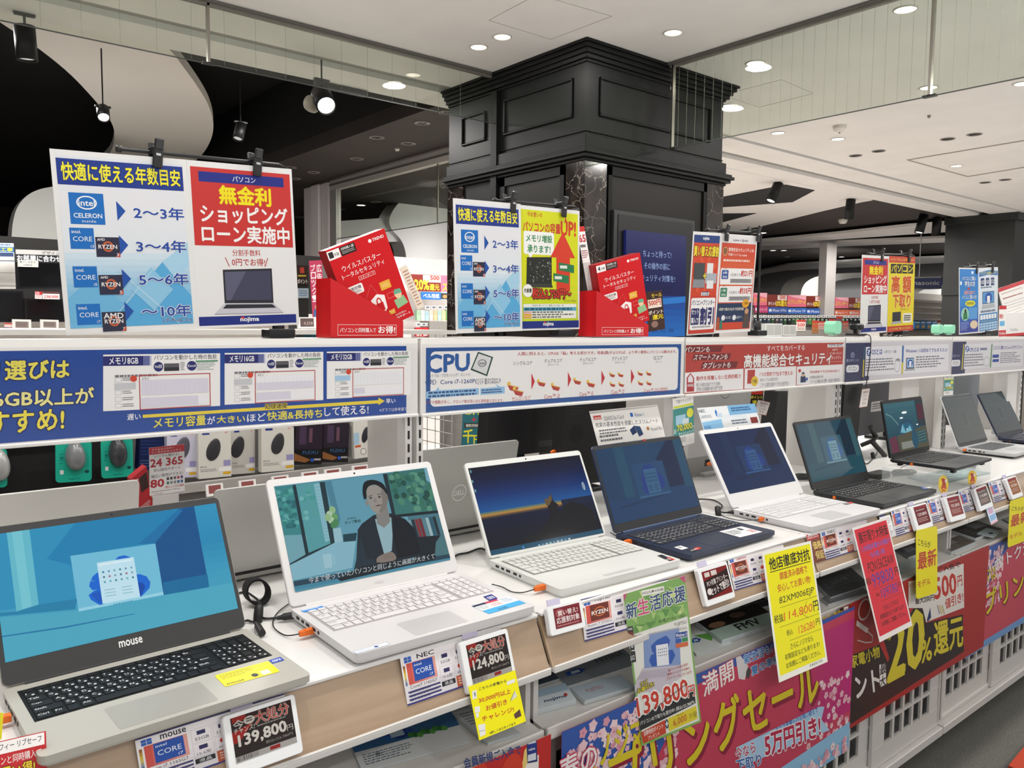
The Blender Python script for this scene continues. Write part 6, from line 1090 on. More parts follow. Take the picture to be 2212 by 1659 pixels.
def b3(s):
    s.r((0, 0), (1, 1), 'a82c2a'); s.zoom = (1652, 1240, 3.95); s.poly([(400, 850), (975, 600), (1000, 560), (1230, 450), (1690, 345), (1690, 500), (1700, 660), (480, 1440), (400, 1500)], '2f2422'); s.poly([(978, 600), (1012, 560), (1062, 720), (1048, 752)], 'b02e2a')
    s.poly([(490, 345), (720, 265), (720, 430), (500, 520)], '33261e'); s.t('決算', (490, 365), (665, 300), 'd8b83a', .03, c=(500, 510)); s.poly([(672, 285), (712, 272), (718, 420), (680, 438)], 'eee8e0'); s.tv('セール', (684, 296), (708, 410), 'a02c28', .01)
    s.ring((800, 230), (900, 370), 'd8d0cc', .006)
    s.poly([(535, 560), (600, 540), (610, 720), (545, 750)], '2a4a9a'); s.e((530, 540), (602, 590), 'd8d8dc'); s.poly([(598, 490), (660, 470), (668, 610), (605, 640)], '2a4a9a'); s.e((595, 470), (662, 520), 'd8d8dc'); s.poly([(560, 660), (610, 600), (660, 570), (660, 610), (610, 640), (565, 720)], 'e8e8ea')
    s.poly([(690, 560), (725, 520), (755, 565), (752, 640), (720, 660), (692, 640)], 'd8d2ce'); s.poly([(785, 395), (885, 465), (872, 505), (780, 440)], 'd8d2ce'); s.ln([(878, 490), (920, 530), (915, 580), (860, 585), (790, 565)], 'd8d2ce', .003)
    Y = 'd8c832'; s.t('消耗品・家電小物', (445, 815), (972, 605), Y, .02, ('2a2020', .03), c=(460, 925)); s.t('ポイント', (495, 960), (965, 790), 'e6e2de', .04, c=(520, 1170)); s.poly([(975, 775), (1030, 755), (1035, 940), (982, 965)], 'e8e4e0'); s.tv('最大', (984, 770), (1028, 950), '23201e', .02)
    s.t('20', (1055, 420), (1360, 285), Y, .04, ('2a2020', .04), c=(1045, 925)); s.t('%', (1328, 570), (1420, 540), Y, .03, c=(1332, 760)); s.t('還元', (1440, 420), (1688, 345), Y, .03, ('2a2020', .03), c=(1445, 700))
    s.poly([(1225, 65), (1695, -90), (1700, 285), (1375, 410), (1345, 290), (1225, 290)], 'e2ded8'); s.t('会員新規ご入会で', (1250, 10), (1660, -110), '3a2a2a', .02, c=(1258, 60)); s.t('500', (1440, 40), (1625, -10), 'c2362a', .04, ('e8e4de', .03), c=(1450, 215)); s.t('円', (1640, 20), (1680, 5), 'c2362a', .02, c=(1645, 110)); s.t('値引き!', (1535, 215), (1688, 150), 'c2362a', .03, ('e8e4de', .03), c=(1540, 300)); s.t('最大200円', (1280, 205), (1440, 170), '3a3030', .02, c=(1285, 260)); s.poly([(1380, 395), (1410, 285), (1418, 370), (1390, 405)], '2a3a6a')
    for k in range(4): s.ln([(1470+k*14, 265), (1490+k*14, 340)], ('6a5a8a', 'c8a040', 'd8c060', 'b8a060')[k], .004)
    s.t('今だけ', (1225, 80), (1290, 55), 'c8846a', .02, c=(1230, 130))
def b4(s):
    s.r((0, 0), (1, .12), '3458a8'); s.r((0, 0), (.3, .7), '3458a8'); s.poly([(.3, .1), (1, .06), (1, 1), (0, 1), (0, .7)], 'c4485c'); sakura(s, 260, (.01, .04, .27, .6), 14); s.r((0, .93), (1, 1), '6f9ad0')
    s.zoom = Zr; s.t('おトク満開', (1985, 440), (2320, 255), 'eee8ea', .02, c=(1992, 540)); s.t('春の', (1742, 590), (1830, 560), 'eee8ea', .02, ('c4405c', .03), c=(1748, 700)); s.t('ノジマは', (1835, 560), (1992, 490), 'd8c62a', .02, c=(1840, 665)); s.t('スプリングセール', (1778, 790), (2560, 330), '8a1f3c', .03, c=(1800, 965)); s.t('スプリングセール', (1772, 780), (2555, 320), 'd8c62a', .03, c=(1793, 955))
def b1(s):
    s.fr((0, 0), (1, 1), 'c02c2a', .03); s.zoom = Z3; Nn = '33407a'; s.t('会員新規ご入会で', (830, 1560), (1398, 1420), Nn, .03, c=(845, 1660)); s.poly([(1465, 1335), (1565, 1305), (1570, 1590), (1460, 1610)], '2a3a70'); s.poly([(1478, 1350), (1555, 1328), (1556, 1570), (1474, 1590)], 'd8dce6'); s.poly([(1475, 1420), (1556, 1400), (1556, 1500), (1475, 1525)], '2a3a8a'); s.t('nojima', (1482, 1462), (1545, 1445), 'f2f2f2', .03, c=(1483, 1490)); s.poly([(1440, 1480), (1462, 1450), (1470, 1600), (1430, 1700), (1410, 1680)], 'e8cc7a'); s.e((1210, 1560), (1420, 1800), 'd0402c'); s.e((700, 1640), (1080, 2000), 'd0402c')
banner('red-framed white banner about joining as a new member, at bottom left', .30, .985, .683, .30, 1.070, b1, 'eeeae6')
banner('pink cherry blossom sale banner, nearest the viewer', 1.005, 2.10, .683, .275, 1.062, b2, 'c4405c')
banner('dark red banner promising 20 percent back in points', 2.03, 3.045, .692, .328, 1.068, b3, 'e8e2dc')
banner('pink cherry blossom sale banner past the 20 percent banner', 2.90, 4.0, .682, .318, 1.0735, b4, 'c4485c')
# ================================================================ brochures on the sloping ledge
LN = np.array([0, -.1352, .9908]); GL = 'brochures on the ledge under the price rail'
def brochure(label, q, zoom, painter, h=.004, lift=0., base='dfe3e6'):
    s = Sheet.px(q, np.array([0, 1.085, .6848])+LN*(h+lift), LN, zoom, base=base, th=h, rough=.25, edge=M('c9d2d6', .5), sq=.4, step=.00008); painter(s); return tag(s.build('brochure'), label, 'brochure', GL)
def bp(fn):
    def f(s): s.zoom = None; fn(s)
    return f
def bloom(s, x, y, r):
    for a in range(5): s.e((x+r*.5*math.cos(a*1.256)-r*.5, y+r*.5*math.sin(a*1.256)-r*.4), (x+r*.5*math.cos(a*1.256)+r*.5, y+r*.5*math.sin(a*1.256)+r*.4), ('2350a8', '1c3f96', '2f66bc')[a % 3])
    s.r((x-r*.4, y-r*.4), (x+r*.4, y+r*.5), 'bcd0e2')
brochure('open brochure with green leaves and a blue picture, lowest at left', [(-300, 1330), (700, 1060), (900, 1400), (-200, 1690)], Z3, bp(lambda s: (s.r((0, 0), (1, .5), '37699a'), bloom(s, .42, .3, .16), [s.e((.5+.04*i, .35+.03*(i % 3)), (.56+.04*i, .50+.03*(i % 3)), ('3f8a3a', '2f6f2f', '5aa04a')[i % 3], 7) for i in range(9)], s.lines((.05, .6), (.5, .9), 5, '6a7a86', .4), s.t('一新', (.1, .62), (.22, .74), '2a2a33', .0))), .003, .0)
brochure('dark blue brochure lying behind the leafy one', [(-350, 1210), (250, 1040), (420, 1190), (-200, 1380)], Z3, bp(lambda s: (bloom(s, .4, .5, .3),)), .004, .0, '25425c')
brochure('grey brochure behind the yellow discount note', [(690, 1110), (1020, 1020), (1420, 1300), (1110, 1390)], Z3, bp(lambda s: (s.lines((.1, .1), (.6, .5), 5, '6a7078', .4),)), .006, 0, 'b9bdbf')
brochure('white leaflet stack with a logo, right of the yellow discount note', [(-80, 1260), (330, 1170), (400, 1300), (-30, 1430)], Zt, bp(lambda s: (s.r((0, 0), (1, .4), 'a9c2d6'), s.t('nojima', (.42, .60), (.86, .80), '2a3a6a', .03), s.r((.84, .55), (.9, .7), 'c2342c'))), .012, 0, 'dfe9f0')
brochure('grey brochure with a model number, upside down under the rail', [(200, 1035), (820, 850), (930, 1010), (330, 1195)], Zt, bp(lambda s: (bloom(s, .22, .5, .14), s.t('H/15HA', (.55, .18), (.95, .42), '3a3d42', .01), s.lines((.1, .1), (.5, .2), 1, '5a6068', .5))), .003, 0, '7d858c')
brochure('pale blue leaflet with red letters on a navy stack', [(350, 1215), (800, 1080), (900, 1200), (500, 1310)], Zt, bp(lambda s: (s.t('FUJITSU', (.18, .35), (.5, .65), 'b05a62', .0),)), .009, .001, 'b4c4d0')
brochure('black and pale green brochure with three large letters', [(1420, 640), (1990, 480), (2130, 640), (1680, 800)], Zt, bp(lambda s: (s.r((0, 0), (1, .52), '1d1a18'), s.e((.05, .25), (.3, .5), '8a6a50'), s.e((.45, .1), (.7, .36), '6a5040'), s.t('FMV', (.35, .58), (.72, .86), '23262a', .03))), .014, 0, 'b9d2c8')
brochure('white and green leaflet lying beside the three-letter brochure', [(1330, 760), (1640, 690), (1720, 830), (1420, 940)], Zt, bp(lambda s: (s.poly([(.3, .1), (.8, .2), (.6, .6)], '6ab04a'), bloom(s, .25, .35, .14))), .004, 0, 'dfe8e6')
brochure('dark grey brochure between the yellow and red cards, upper one', [(640, 590), (940, 500), (1010, 650), (720, 745)], Zr, bp(lambda s: (s.lines((.1, .2), (.8, .7), 5, '8a8e92', .3), s.t('LAVIE', (.3, .3), (.7, .5), '8f9499', .0))), .01, 0, '54585c')
brochure('mid grey brochure between the yellow and red cards, front one', [(690, 740), (990, 650), (1030, 700), (720, 790)], Zr, bp(lambda s: (s.lines((.1, .2), (.9, .8), 3, 'a8acb0', .3),)), .006, 0, '6f7376')
brochure('pale leaflet behind the yellow newest-model sign', [(640, 1440), (900, 1340), (1010, 1440), (760, 1540)], Z8, bp(lambda s: (s.lines((.1, .2), (.9, .8), 4, '9aa6aa', .3),)), .004, 0, 'c2cccf')
brochure('brown-grey booklet with a folded cover, right of the yellow sign', [(1150, 1190), (1440, 1090), (1640, 1150), (1340, 1290)], Z8, bp(lambda s: (s.r((.1, .1), (.6, .5), '8a8580'), s.lines((.5, .55), (.9, .85), 3, '4a4642', .3))), .012, 0, '6f6862')
brochure('dark catalogue with pale pages, far along the ledge', [(1300, 1010), (1640, 910), (1950, 1010), (1640, 1120)], Z8, bp(lambda s: (s.r((.5, .1), (.95, .5), '8f9499'), s.lines((.1, .3), (.5, .8), 4, '6a6a6c', .4))), .012, 0, '3a3836')
brochure('light blue-grey leaflet far along the ledge', [(1640, 1060), (1770, 1000), (1950, 1030), (1850, 1110)], Z8, bp(lambda s: (s.r((.3, .5), (.55, .75), '2f3a44'),)), .003, .0125, 'b4c6cc')
brochure('slate brochure lying deep behind the white leaflet stack', [(-160, 1090), (160, 1000), (260, 1130), (-60, 1230)], Zt, bp(lambda s: (bloom(s, .5, .5, .2), s.lines((.1, .1), (.4, .9), 4, '6a7a8a', .4))), .006, 0, '46525e')
brochure('white and red flyer lying deep under the leafy brochure rail', [(560, 1010), (800, 940), (900, 1060), (660, 1130)], Z3, bp(lambda s: (s.r((0, 0), (1, .3), '7a2420'), s.lines((.1, .4), (.9, .9), 4, '7a8088', .4))), .003, 0, '9aa4aa')
brochure('dark brochure lying right behind the three-letter brochure', [(1700, 440), (2060, 350), (2180, 470), (1860, 560)], Zt, bp(lambda s: (s.lines((.1, .2), (.9, .8), 4, '8f9499', .3),)), .006, 0, '3c4044')
brochure('grey brochure under the red sale card, deep on the ledge', [(700, 1240), (960, 1150), (1080, 1260), (800, 1360)], Z8, bp(lambda s: (s.r((.2, .2), (.6, .6), '8a9094'),)), .005, 0, '5d6266')
brochure('pale folded flyer past the dark catalogue, far along the ledge', [(1980, 880), (2200, 810), (2300, 880), (2060, 960)], Z8, bp(lambda s: (s.lines((.1, .2), (.9, .8), 4, '7a8084', .3),)), .006, 0, '8f989c')
# ================================================================ small things on the counter top
ORM = M('e8701e', .4); CAB = M('18181a', .5); GD = 'orange security plugs in the laptop sides'
def dongle(label, tip, z=.9165, cable=None, yaw=0., L=.032, x=None):
    """tip: photo point where the plug meets the laptop"""
    p = np.array(onz(*tip, z)); t = thing('security_plug', label, 'security plug', tuple(p-np.array([L*.5, 0, .005])), 0, GD)
    T = Matrix.Translation(p) @ Matrix.Rotation(yaw, 4, 'Z')
    m = MB().prism([(0, -.0058), (0, .0058), (-L*.72, .0058), (-L, .0025), (-L, -.0025), (-L*.72, -.0058)], lambda u, v, h: (u, v, h), -.0042, .0042, ORM).box((-L*.7, -.0052, .0042), (-L*.05, .0052, .0052), ORM, .0005).xf(T); m.build('plug', t)
    if cable: MB().tube(smooth([tuple(T @ Vector((-L, 0, 0)))]+[tuple(onz(*c[:2], c[2])) for c in cable], 5), .0011, CAB, 6).build('cable', t)
dongle('orange plug at the left edge beside the nearest laptop', (24, 1549))
dongle('orange plug in the side of the white video laptop', (684, 1360), cable=[(615, 1372, .908), (590, 1352, .908), (598, 1325, .908), (630, 1300, .908)])
dongle('orange plug in the side of the silver laptop with the dark screen', (1180, 1266), cable=[(1128, 1280, .908), (1105, 1278, .908), (1085, 1268, .908), (1062, 1262, .912)])
dongle('orange plug in the side of the navy laptop', (1367, 1168), cable=[(1335, 1160, .908), (1318, 1150, .908)])
dongle('orange plug in the side of the plain white laptop with the dim desktop', (1654, 1119), cable=[(1600, 1124, .908), (1570, 1118, .908), (1553, 1110, .908), (1546, 1100, .908)])
dongle('orange plug in the side of the matt black laptop', (1812, 1072))
dongle('orange plug in the side of the raised slim laptop', (1977, 1001), .9875, [(1950, 1008, .96), (1940, 1020, .915), (1930, 1028, .908)])
dongle('orange plug in the side of the small grey laptop', (2088, 971), .9205, [(2082, 978, .908), (2095, 968, .908), (2110, 970, .908)])
dongle('orange plug in the side of the small navy laptop', (2187, 950), .9185)
def cable(label, pts, r=.0024, plug=None, extra=None, z0=None):
    P = [tuple(onz(x, y, z)) for x, y, z in pts]; c = np.min(np.array(P), 0)
    t = thing('power_cable', label, 'cable', (P[0][0], P[0][1], SHZ), 0, 'power cables on the counter'); MB().tube(smooth(P, 5), r, CAB, 8).build('cable', t)
    if plug:
        a = np.array(onz(*plug[0])); b = np.array(onz(*plug[1])); MB().tube([a, a+(b-a)*.25, a+(b-a)*.4, b], [.003, .0045, .0065, .0065], CAB, 10).build('plug', t)
    if extra: a = np.array(onz(*extra)); MB().lathe([(.003, -.018), (.008, -.015), (.0085, 0), (.008, .015), (.003, .018)], CAB, 14, a, (.25, .35, .9)).build('ferrite', t)
    return t
z = .909
cable('black power cable with a round ferrite between the two nearest laptops', [(512, 1282, z), (530, 1279, z), (545, 1287, .925), (560, 1300, .93), (562, 1318, .925), (558, 1328, z), (572, 1336, z), (595, 1335, z), (612, 1333, z)], .0022, ((598, 1335, .914), (637, 1329, .916)), (558, 1328, .917))
cable('black power lead running into the right side of the nearest laptop', [(556, 1318, z), (548, 1342, z), (535, 1340, z), (526, 1343, .912)], .002, ((552, 1345, .914), (566, 1368, .914)))
cable('short black cable curving behind the silver laptop', [(975, 1222, z), (985, 1200, z), (1010, 1194, z), (1035, 1185, z), (1048, 1188, .915)], .0022)
cable('twisted black power cable left of the plain white laptop', [(1508, 1078, z), (1540, 1080, z), (1560, 1092, z), (1552, 1102, z), (1562, 1107, .913), (1575, 1107, .914)], .0022, ((1572, 1107, .915), (1598, 1105, .917)), (1551, 1106, .914))
cable('black cable between the matt black laptop and the acrylic stand', [(1862, 990, z), (1872, 1002, z), (1890, 985, z), (1895, 975, z)], .002, None, (1886, 986, .913))
def coil(label, c, r, n, seed):
    R = random.Random(seed); p = np.array(onz(*c, SHZ)); P = []
    for i in range(n*10): a = i*2*math.pi/10; P.append((p[0]+r*(1+.25*math.sin(i*.7+seed))*math.cos(a)*1.3, p[1]+r*.8*math.sin(a)*(1+.2*math.cos(i*.5)), p[2]+.003+.0016*(i//10)+.004*abs(math.sin(i*.37))))
    m = MB().tube(P, .0023, CAB, 6); return tag(m.build('cable_coil'), label, 'cable', 'coiled cables on the counter')
coil('coil of black cable behind the plain white laptop', (1735, 1035), .035, 6, 3); coil('coil of black cable in front of the black adapter', (1952, 1026), .04, 6, 5); coil('black cable bundle on the counter under the raised laptop', (2095, 1010), .022, 4, 8)
# velcro strap loop
m = MB(); p = np.array(onz(555, 1305, SHZ)); n = 22
for i in range(n):
    a0, a1 = i*2*math.pi/n, (i+1)*2*math.pi/n; f = lambda a, r, y: (p[0]+r*math.cos(a)*.024+.0*y, p[1]+y+.012*math.sin(a), p[2]+.0255+r*math.sin(a)*.0225)
    m.add([f(a0, 1, -.011), f(a1, 1, -.011), f(a1, 1, .011), f(a0, 1, .011), f(a0, .84, -.011), f(a1, .84, -.011), f(a1, .84, .011), f(a0, .84, .011)], [(0, 1, 2, 3), (7, 6, 5, 4), (0, 4, 5, 1), (3, 2, 6, 7)], M('141315', .95))
tag(m.build('cable_strap'), 'black fabric cable strap looped upright between the two nearest laptops', 'cable strap')
a = np.array(onz(1905, 1033, SHZ)); tag(MB().box(a+np.array([-.06, -.01, .0004]), a+np.array([.045, .035, .022]), M('1b1b1d', .5), .003).build('power_adapter'), 'black power adapter brick behind the matt black laptop', 'power adapter')
# flat leaflet pile and papers under the raised laptop
s = Sheet.px([(1960, 1030), (2090, 1008), (2130, 1022), (2020, 1046)], (0, 0, SHZ+.0045), (0, 0, 1), base='8fa3a3', th=.004, sq=.4); s.zoom = None; s.lines((.1, .1), (.9, .9), 4, 'b8cccc', .5); tag(s.build('brochure'), 'grey leaflets lying under the raised laptop', 'brochure')
# product cards standing behind the laptops
def card(label, q, y, zoom, painter, base='eceae6', n=(0, -1, .12), name='product_card', cat='card', **kw):
    n = np.array(n)/np.linalg.norm(n); s = Sheet.px(q, (0, y, 1.0), n, zoom, base=base, th=kw.pop('th', .001), rough=.3, **kw); painter(s); return tag(s.build(name), label, cat, kw.get('group'))
def lenc(s):
    s.zoom = ZC; s.poly([(1425, 570), (1965, 520), (1985, 525), (1420, 590)], 'b8b4b0'); s.r((1450, 605), (1525, 632), 'c83c32'); s.t('Lenovo', (1455, 608), (1520, 630), 'f2f0ee', .01); s.t('IDEAPAD Slim 3 Gen 8', (1540, 610), (1710, 628), '6a6a70', .0)
    s.r((1755, 580), (1785, 610), '2a6ac0'); s.t('Windows 11', (1790, 582), (1875, 604), '4a6a9a', .01); s.t('充実の基本性能を搭載したスリムノート', (1470, 660), (1985, 622), '33333a', .012, c=(1475, 702)); s.lines((1500, 722), (1740, 742), 2, '6a6a70', .5, 1); s.lines((1505, 768), (1750, 805), 2, '6a6a70', .5, 2)
    s.poly([(1755, 720), (1790, 685), (1815, 740), (1780, 765)], '2a3a66'); s.poly([(1790, 685), (1840, 690), (1868, 755), (1835, 775)], '33486e'); s.t('Microsoft Office', (1925, 700), (2025, 716), '6a6a6e', .0); s.r((1893, 695), (1918, 720), 'b0703a')
card('white product card with a dark red top edge behind the navy laptop', [(1420, 565), (1965, 515), (2065, 770), (1500, 850)], 1.50, ZC, lenc, sq=.3)
def necc(s):
    s.zoom = None; s.r((.5, -.0), (1, .42), '7fb4dc'); s.lines((.55, .1), (.9, .3), 2, '2a5a90', .6); s.zoom = Z5; s.t('NEC', (490, 325), (548, 345), '24242c', .02); s.t('LAVIE N15', (510, 372), (600, 390), '4a5060', .0); s.poly([(520, 430), (680, 400), (700, 480), (540, 490)], '8fc4ea'); s.t('N156C', (538, 460), (600, 478), '2a70b8', .02); s.e((620, 325), (655, 380), '3f7fc8'); s.r((640, 355), (690, 385), 'c8d8ea'); s.r((915, 388), (985, 430), '8a3a34'); s.lines((760, 410), (900, 440), 2, '5a6a80', .6)
    for k in range(8): s.ln([(690+k*24, 385), (714+k*24, 368)], 'b9d8ee', .001)
card('white and pale blue product card behind the plain white laptop', [(478, 310), (940, 275), (1020, 450), (540, 505)], 1.48, Z5, necc, base='e9edf0', sq=.3)
def check(s):
    s.zoom = None; s.r((0, .22), (1, .78), '3f8d88'); s.r((.03, .165), (.97, .21), 'cfd83a'); s.t('下取りチェッカー', (.16, .05), (.95, .12), '4a4a50', .012); s.r((.12, .36), (.6, .55), '9fc4d8'); s.r((.45, .45), (.75, .58), 'c9d4da'); s.e((.66, .26), (.98, .45), 'e4e04a'); s.t('最大', (.03, .62), (.14, .72), 'f2f2f0', .01); s.t('70,000', (.16, .56), (.90, .70), 'e8dc4a', .035, ('2a5a56', .03)); s.t('円', (.91, .63), (.98, .70), 'f2f2f0', .01); s.t('キャッシュバック', (.25, .71), (.98, .77), 'f2f2f0', .02); s.r((.1, .80), (.9, .95), 'e6e4e0'); s.lines((.12, .82), (.6, .93), 3, '8a8a8c', .5)
card('teal and yellow trade-in checker card reading 70,000 yen, behind the navy laptop', [(278, 235), (447, 198), (458, 600), (290, 640)], 1.522, Z5, check, n=(0, -1, 0), sq=.3)
card('small copy of the trade-in checker card near the small grey laptop', [(1418, 330), (1512, 325), (1506, 520), (1412, 528)], 1.53, (1732, 740, 4.608), check, n=(0, -1, 0), sq=.5)
for q, lb, zz in (([(990, 255), (1088, 252), (1045, 385), (945, 340)], 'red-framed pointer card leaning on a white monitor back', Z5), ([(600, 465), (690, 452), (640, 640), (572, 650)], 'red-framed pointer card leaning on the dark monitor near the far post', (1732, 740, 4.608))):
    card(lb, q, 1.66, zz, lambda s: (setattr(s, 'zoom', None), s.fr((0, 0), (1, 1), 'b0443c', .0016), s.t('家族全員の', (.2, .1), (.85, .25), '9a3a34', .01), s.t('パソコン', (.25, .32), (.8, .45), '9a3a34', .01), s.t('スマホを', (.25, .52), (.8, .65), '9a3a34', .01), s.t('守る', (.3, .72), (.7, .86), '9a3a34', .01)), n=(0, -1, 0), sq=.3)
# ================================================================ boxes and gadgets on top of the header signs
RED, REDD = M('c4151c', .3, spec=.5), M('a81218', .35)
def softbox(label, q, y, zoom, years, hq, hlabel, goff):
    s = Sheet.px(q, (0, y, 0), (0, -1, 0), zoom, base='c4151c', th=.034, rough=.25, sq=1., edge=M('9a1016', .3)); s.zoom = None; W = 'f0e8e6'
    s.r((.0, .02), (.20, .115), 'ece8e6'); s.t(years, (.03, .035), (.08, .095), '2a2a2c', .03); s.t('年版', (.10, .055), (.18, .09), '2a2a2c', .01); s.r((.21, .02), (.46, .115), '26201f'); s.t('同時購入版', (.23, .03), (.44, .06), 'e6e0de', .01); s.lines((.23, .07), (.44, .105), 2, 'a8a09e', .5)
    s.e((.68, .05), (.735, .09), W); s.t('TREND', (.75, .055), (.95, .085), W, .02); s.t('ウイルスバスター', (.14, .21), (.80, .27), W, .005); s.t('トータルセキュリティ', (.10, .295), (.82, .35), W, .005); s.fr((.34, .375), (.62, .415), W, .0006); s.t('スタンダード', (.36, .383), (.60, .407), W, .0)
    s.r((.02, .44), (.36, .54), 'ece6e4', .004); s.t('展示用空箱', (.05, .455), (.33, .49), '4a3a3a', .015); s.lines((.06, .50), (.32, .53), 2, '8a7a7a', .5); s.r((.62, .52), (.80, .61), 'e0a83a'); s.lines((.65, .55), (.77, .59), 2, 'f0d8a0', .4)
    s.ln([(.30, .66), (.48, .5), (.56, .66)], 'd8564e', .0012); s.poly([(.40, .66), (.52, .62), (.64, .66), (.62, .80), (.52, .87), (.42, .80)], 'eee8e6'); s.r((.46, .72), (.58, .81), 'c4151c'); s.ring((.475, .66), (.565, .76), 'c4151c', .003); s.fr((.68, .66), (.80, .72), 'e07a70', .001); s.poly([(.76, .76), (.94, .74), (.98, .84), (.78, .86)], '8fb88a'); s.e((.80, .66), (.92, .76), 'e8c4a0'); s.poly([(.79, .70), (.82, .65), (.92, .66), (.93, .71)], '6aa88a'); s.r((.62, .84), (.72, .89), 'e0a83a'); s.ln([(.62, .84), (.67, .87), (.72, .84)], 'f4e0b0', .0008)
    s.t('365日安心', (.70, .905), (.90, .925), W, .0); s.t('国内サポート', (.66, .935), (.96, .965), W, .01); tag(s.build('software_box'), label, 'box', 'red software boxes')
    # cut-corner holder
    P = [ony(zoom[0]+a/zoom[2], zoom[1]+b/zoom[2], y-.022) for a, b in hq]; z0 = HZ1+.0006; x0, x1 = P[0][0], P[1][0]; zl, zr = P[0][2], P[1][2]; yf, yb = y-.022, y+.045
    t = thing('display_holder', hlabel, 'display box', ((x0+x1)/2, y+.01, z0), 0, 'red cut-corner display holders'); th = .0015
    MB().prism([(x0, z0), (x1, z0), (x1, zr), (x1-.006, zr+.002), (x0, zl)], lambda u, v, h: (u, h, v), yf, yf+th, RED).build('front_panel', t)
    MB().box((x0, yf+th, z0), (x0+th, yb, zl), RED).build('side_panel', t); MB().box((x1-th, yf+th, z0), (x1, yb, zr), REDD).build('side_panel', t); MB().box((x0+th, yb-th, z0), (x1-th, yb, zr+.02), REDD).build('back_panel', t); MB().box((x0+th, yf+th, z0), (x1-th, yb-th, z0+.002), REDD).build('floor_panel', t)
    g = Sheet((x0, yf, zr), (x1-x0, 0, 0), (0, 0, z0-zr), body=False); g.fr((goff, .24), (.9, .86), 'f0d8d4', .0008); g.t('パソコンと同時購入で', (goff+.03, .42), (goff+(.9-goff)*.64, .70), W, .01); g.t('お得!', (goff+(.9-goff)*.68, .32), (.88, .74), W, .03); g.build('lettering', t)
    return t
softbox('red one-year security software box leaning in its holder, nearer one', [(465, 648), (872, 475), (1130, 1095), (722, 1268)], 1.545, Z6p, '1', [(510, 830), (1032, 1138)], 'red cut-corner holder with white lettering, nearer one', .09)
softbox('red four-year security software box leaning in its holder, farther one', [(520, 588), (832, 488), (975, 960), (664, 1060)], 1.545, ZD, '4', [(560, 755), (932, 1000)], 'red cut-corner holder with white lettering, farther one', .11)
card('pale printed card sticking out behind the nearer red box', [(1010, 760), (1045, 740), (1195, 1030), (1130, 1062)], 1.565, Z6p, lambda s: (setattr(s, 'zoom', None), s.lines((.2, .1), (.9, .95), 12, 'b8806a', .4)), base='e6dccb', n=(0, -1, 0), sq=.3, name='info_card')
card('white strip card standing behind the farther red holder with red numbers', [(425, 300), (452, 292), (565, 750), (490, 755)], 1.572, ZD, lambda s: (setattr(s, 'zoom', None), s.r((0, .0), (1, .08), 'c8302c'), s.t('65', (.02, .13), (.9, .24), 'c02c34', .04), s.lines((.05, .28), (.8, .34), 1, '5a4a4a', .7), s.lines((.05, .37), (.95, .5), 4, 'a0565a', .5), s.r((0, .56), (1, 1), 'cfccc8')), base='f0eceb', n=(0, -1, 0), sq=.2, name='info_card')
card('dark sale card with yellow writing behind the farther red box', [(905, 770), (1025, 750), (1055, 1030), (935, 1050)], 1.575, ZD, lambda s: (setattr(s, 'zoom', None), s.t('セール', (.35, .06), (.95, .16), 'e8c83a', .02), s.r((.1, .2), (.9, .42), 'e6dccb'), s.t('500円', (.15, .22), (.85, .36), 'c2402c', .04), s.t('ポイント', (.1, .48), (.95, .58), 'e8e0d0', .03), s.t('還元', (.3, .6), (.95, .72), 'e8d02a', .03), s.e((.2, .75), (.6, .92), '8a6a60')), base='3a2420', n=(0, -1, 0), sq=.5, name='info_card')
def webcam(label, px, zb=HZ1):
    p = np.array(ony(*px, 1.55)); t = thing('webcam', label, 'webcam', (p[0], p[1], zb)); x = p[0]
    MB().box((x-.032, 1.52, zb+.0006), (x+.032, 1.575, zb+.008), CLIPM, .002).tube([(x, 1.55, zb+.008), (x, 1.55, zb+.02)], .008, CLIPM).build('foot', t); MB().box((x-.03, 1.53, zb+.02), (x+.03, 1.56, zb+.045), CLIPM, .005).build('body', t); MB().lathe([(.011, 0), (.009, .004), (.0004, .004)], M('05050a', .1), 16, (x, 1.53, zb+.032), (0, -1, 0)).build('lens', t)
    m = MB().tube(smooth([(x+.02, 1.52, zb+.004), (x+.035, 1.508, zb-.005), (x+.03, 1.503, zb-.06), (x+.018, 1.503, zb-.14), (x+.006, 1.503, zb-.2)]), .0018, CAB, 6); m.build('cable', t)
webcam('black webcam left of the small loan poster, its cable hanging over the sign', (1848, 715))
MINT = M('8fd8b4', .35)
def speaker(label, px, s=1.):
    p = np.array(ony(*px, 1.56)); t = thing('mini_speaker', label, 'speaker', (p[0], p[1], HZ1), 0, 'mint green mini speakers')
    MB().prism(rrect(.052*s, .05*s, .016*s, 5), lambda u, v, h: (p[0]+u, 1.56+h, HZ1+.006+.025*s+v), -.022*s, .022*s, MINT).build('body', t); MB().lathe([(.018*s, 0), (.006*s, .006), (.006*s, .012)], M('d8f0e4', .4), 14, (p[0], 1.56, HZ1+.0004)).build('foot', t)
speaker('mint green mini speaker alone, left of the webcam', (1799, 712), .95); speaker('mint green mini speaker, left one of the pair', (2024, 720), .8); speaker('mint green mini speaker, right one of the pair', (2050, 721), .8)
for q, lb, b in (([(2052, 690), (2180, 610), (2260, 800), (2130, 880)], 'tilted white sheet with a red border above the far header end', 'efe6e4'), ([(2100, 700), (2230, 640), (2290, 760), (2140, 820)], 'white card fan behind the far software box', 'f0eeec')): pass
card('tilted white card with a red border at the far right, above the header', [(1985, 745), (2140, 680), (2220, 860), (2010, 930)], 1.575, ZE, lambda s: (setattr(s, 'zoom', None), s.r((0, 0), (1, .14), 'c23a40'), s.lines((.08, .22), (.9, .5), 4, 'b88a80', .3)), n=(0, -1, 0), sq=.3, name='info_card')
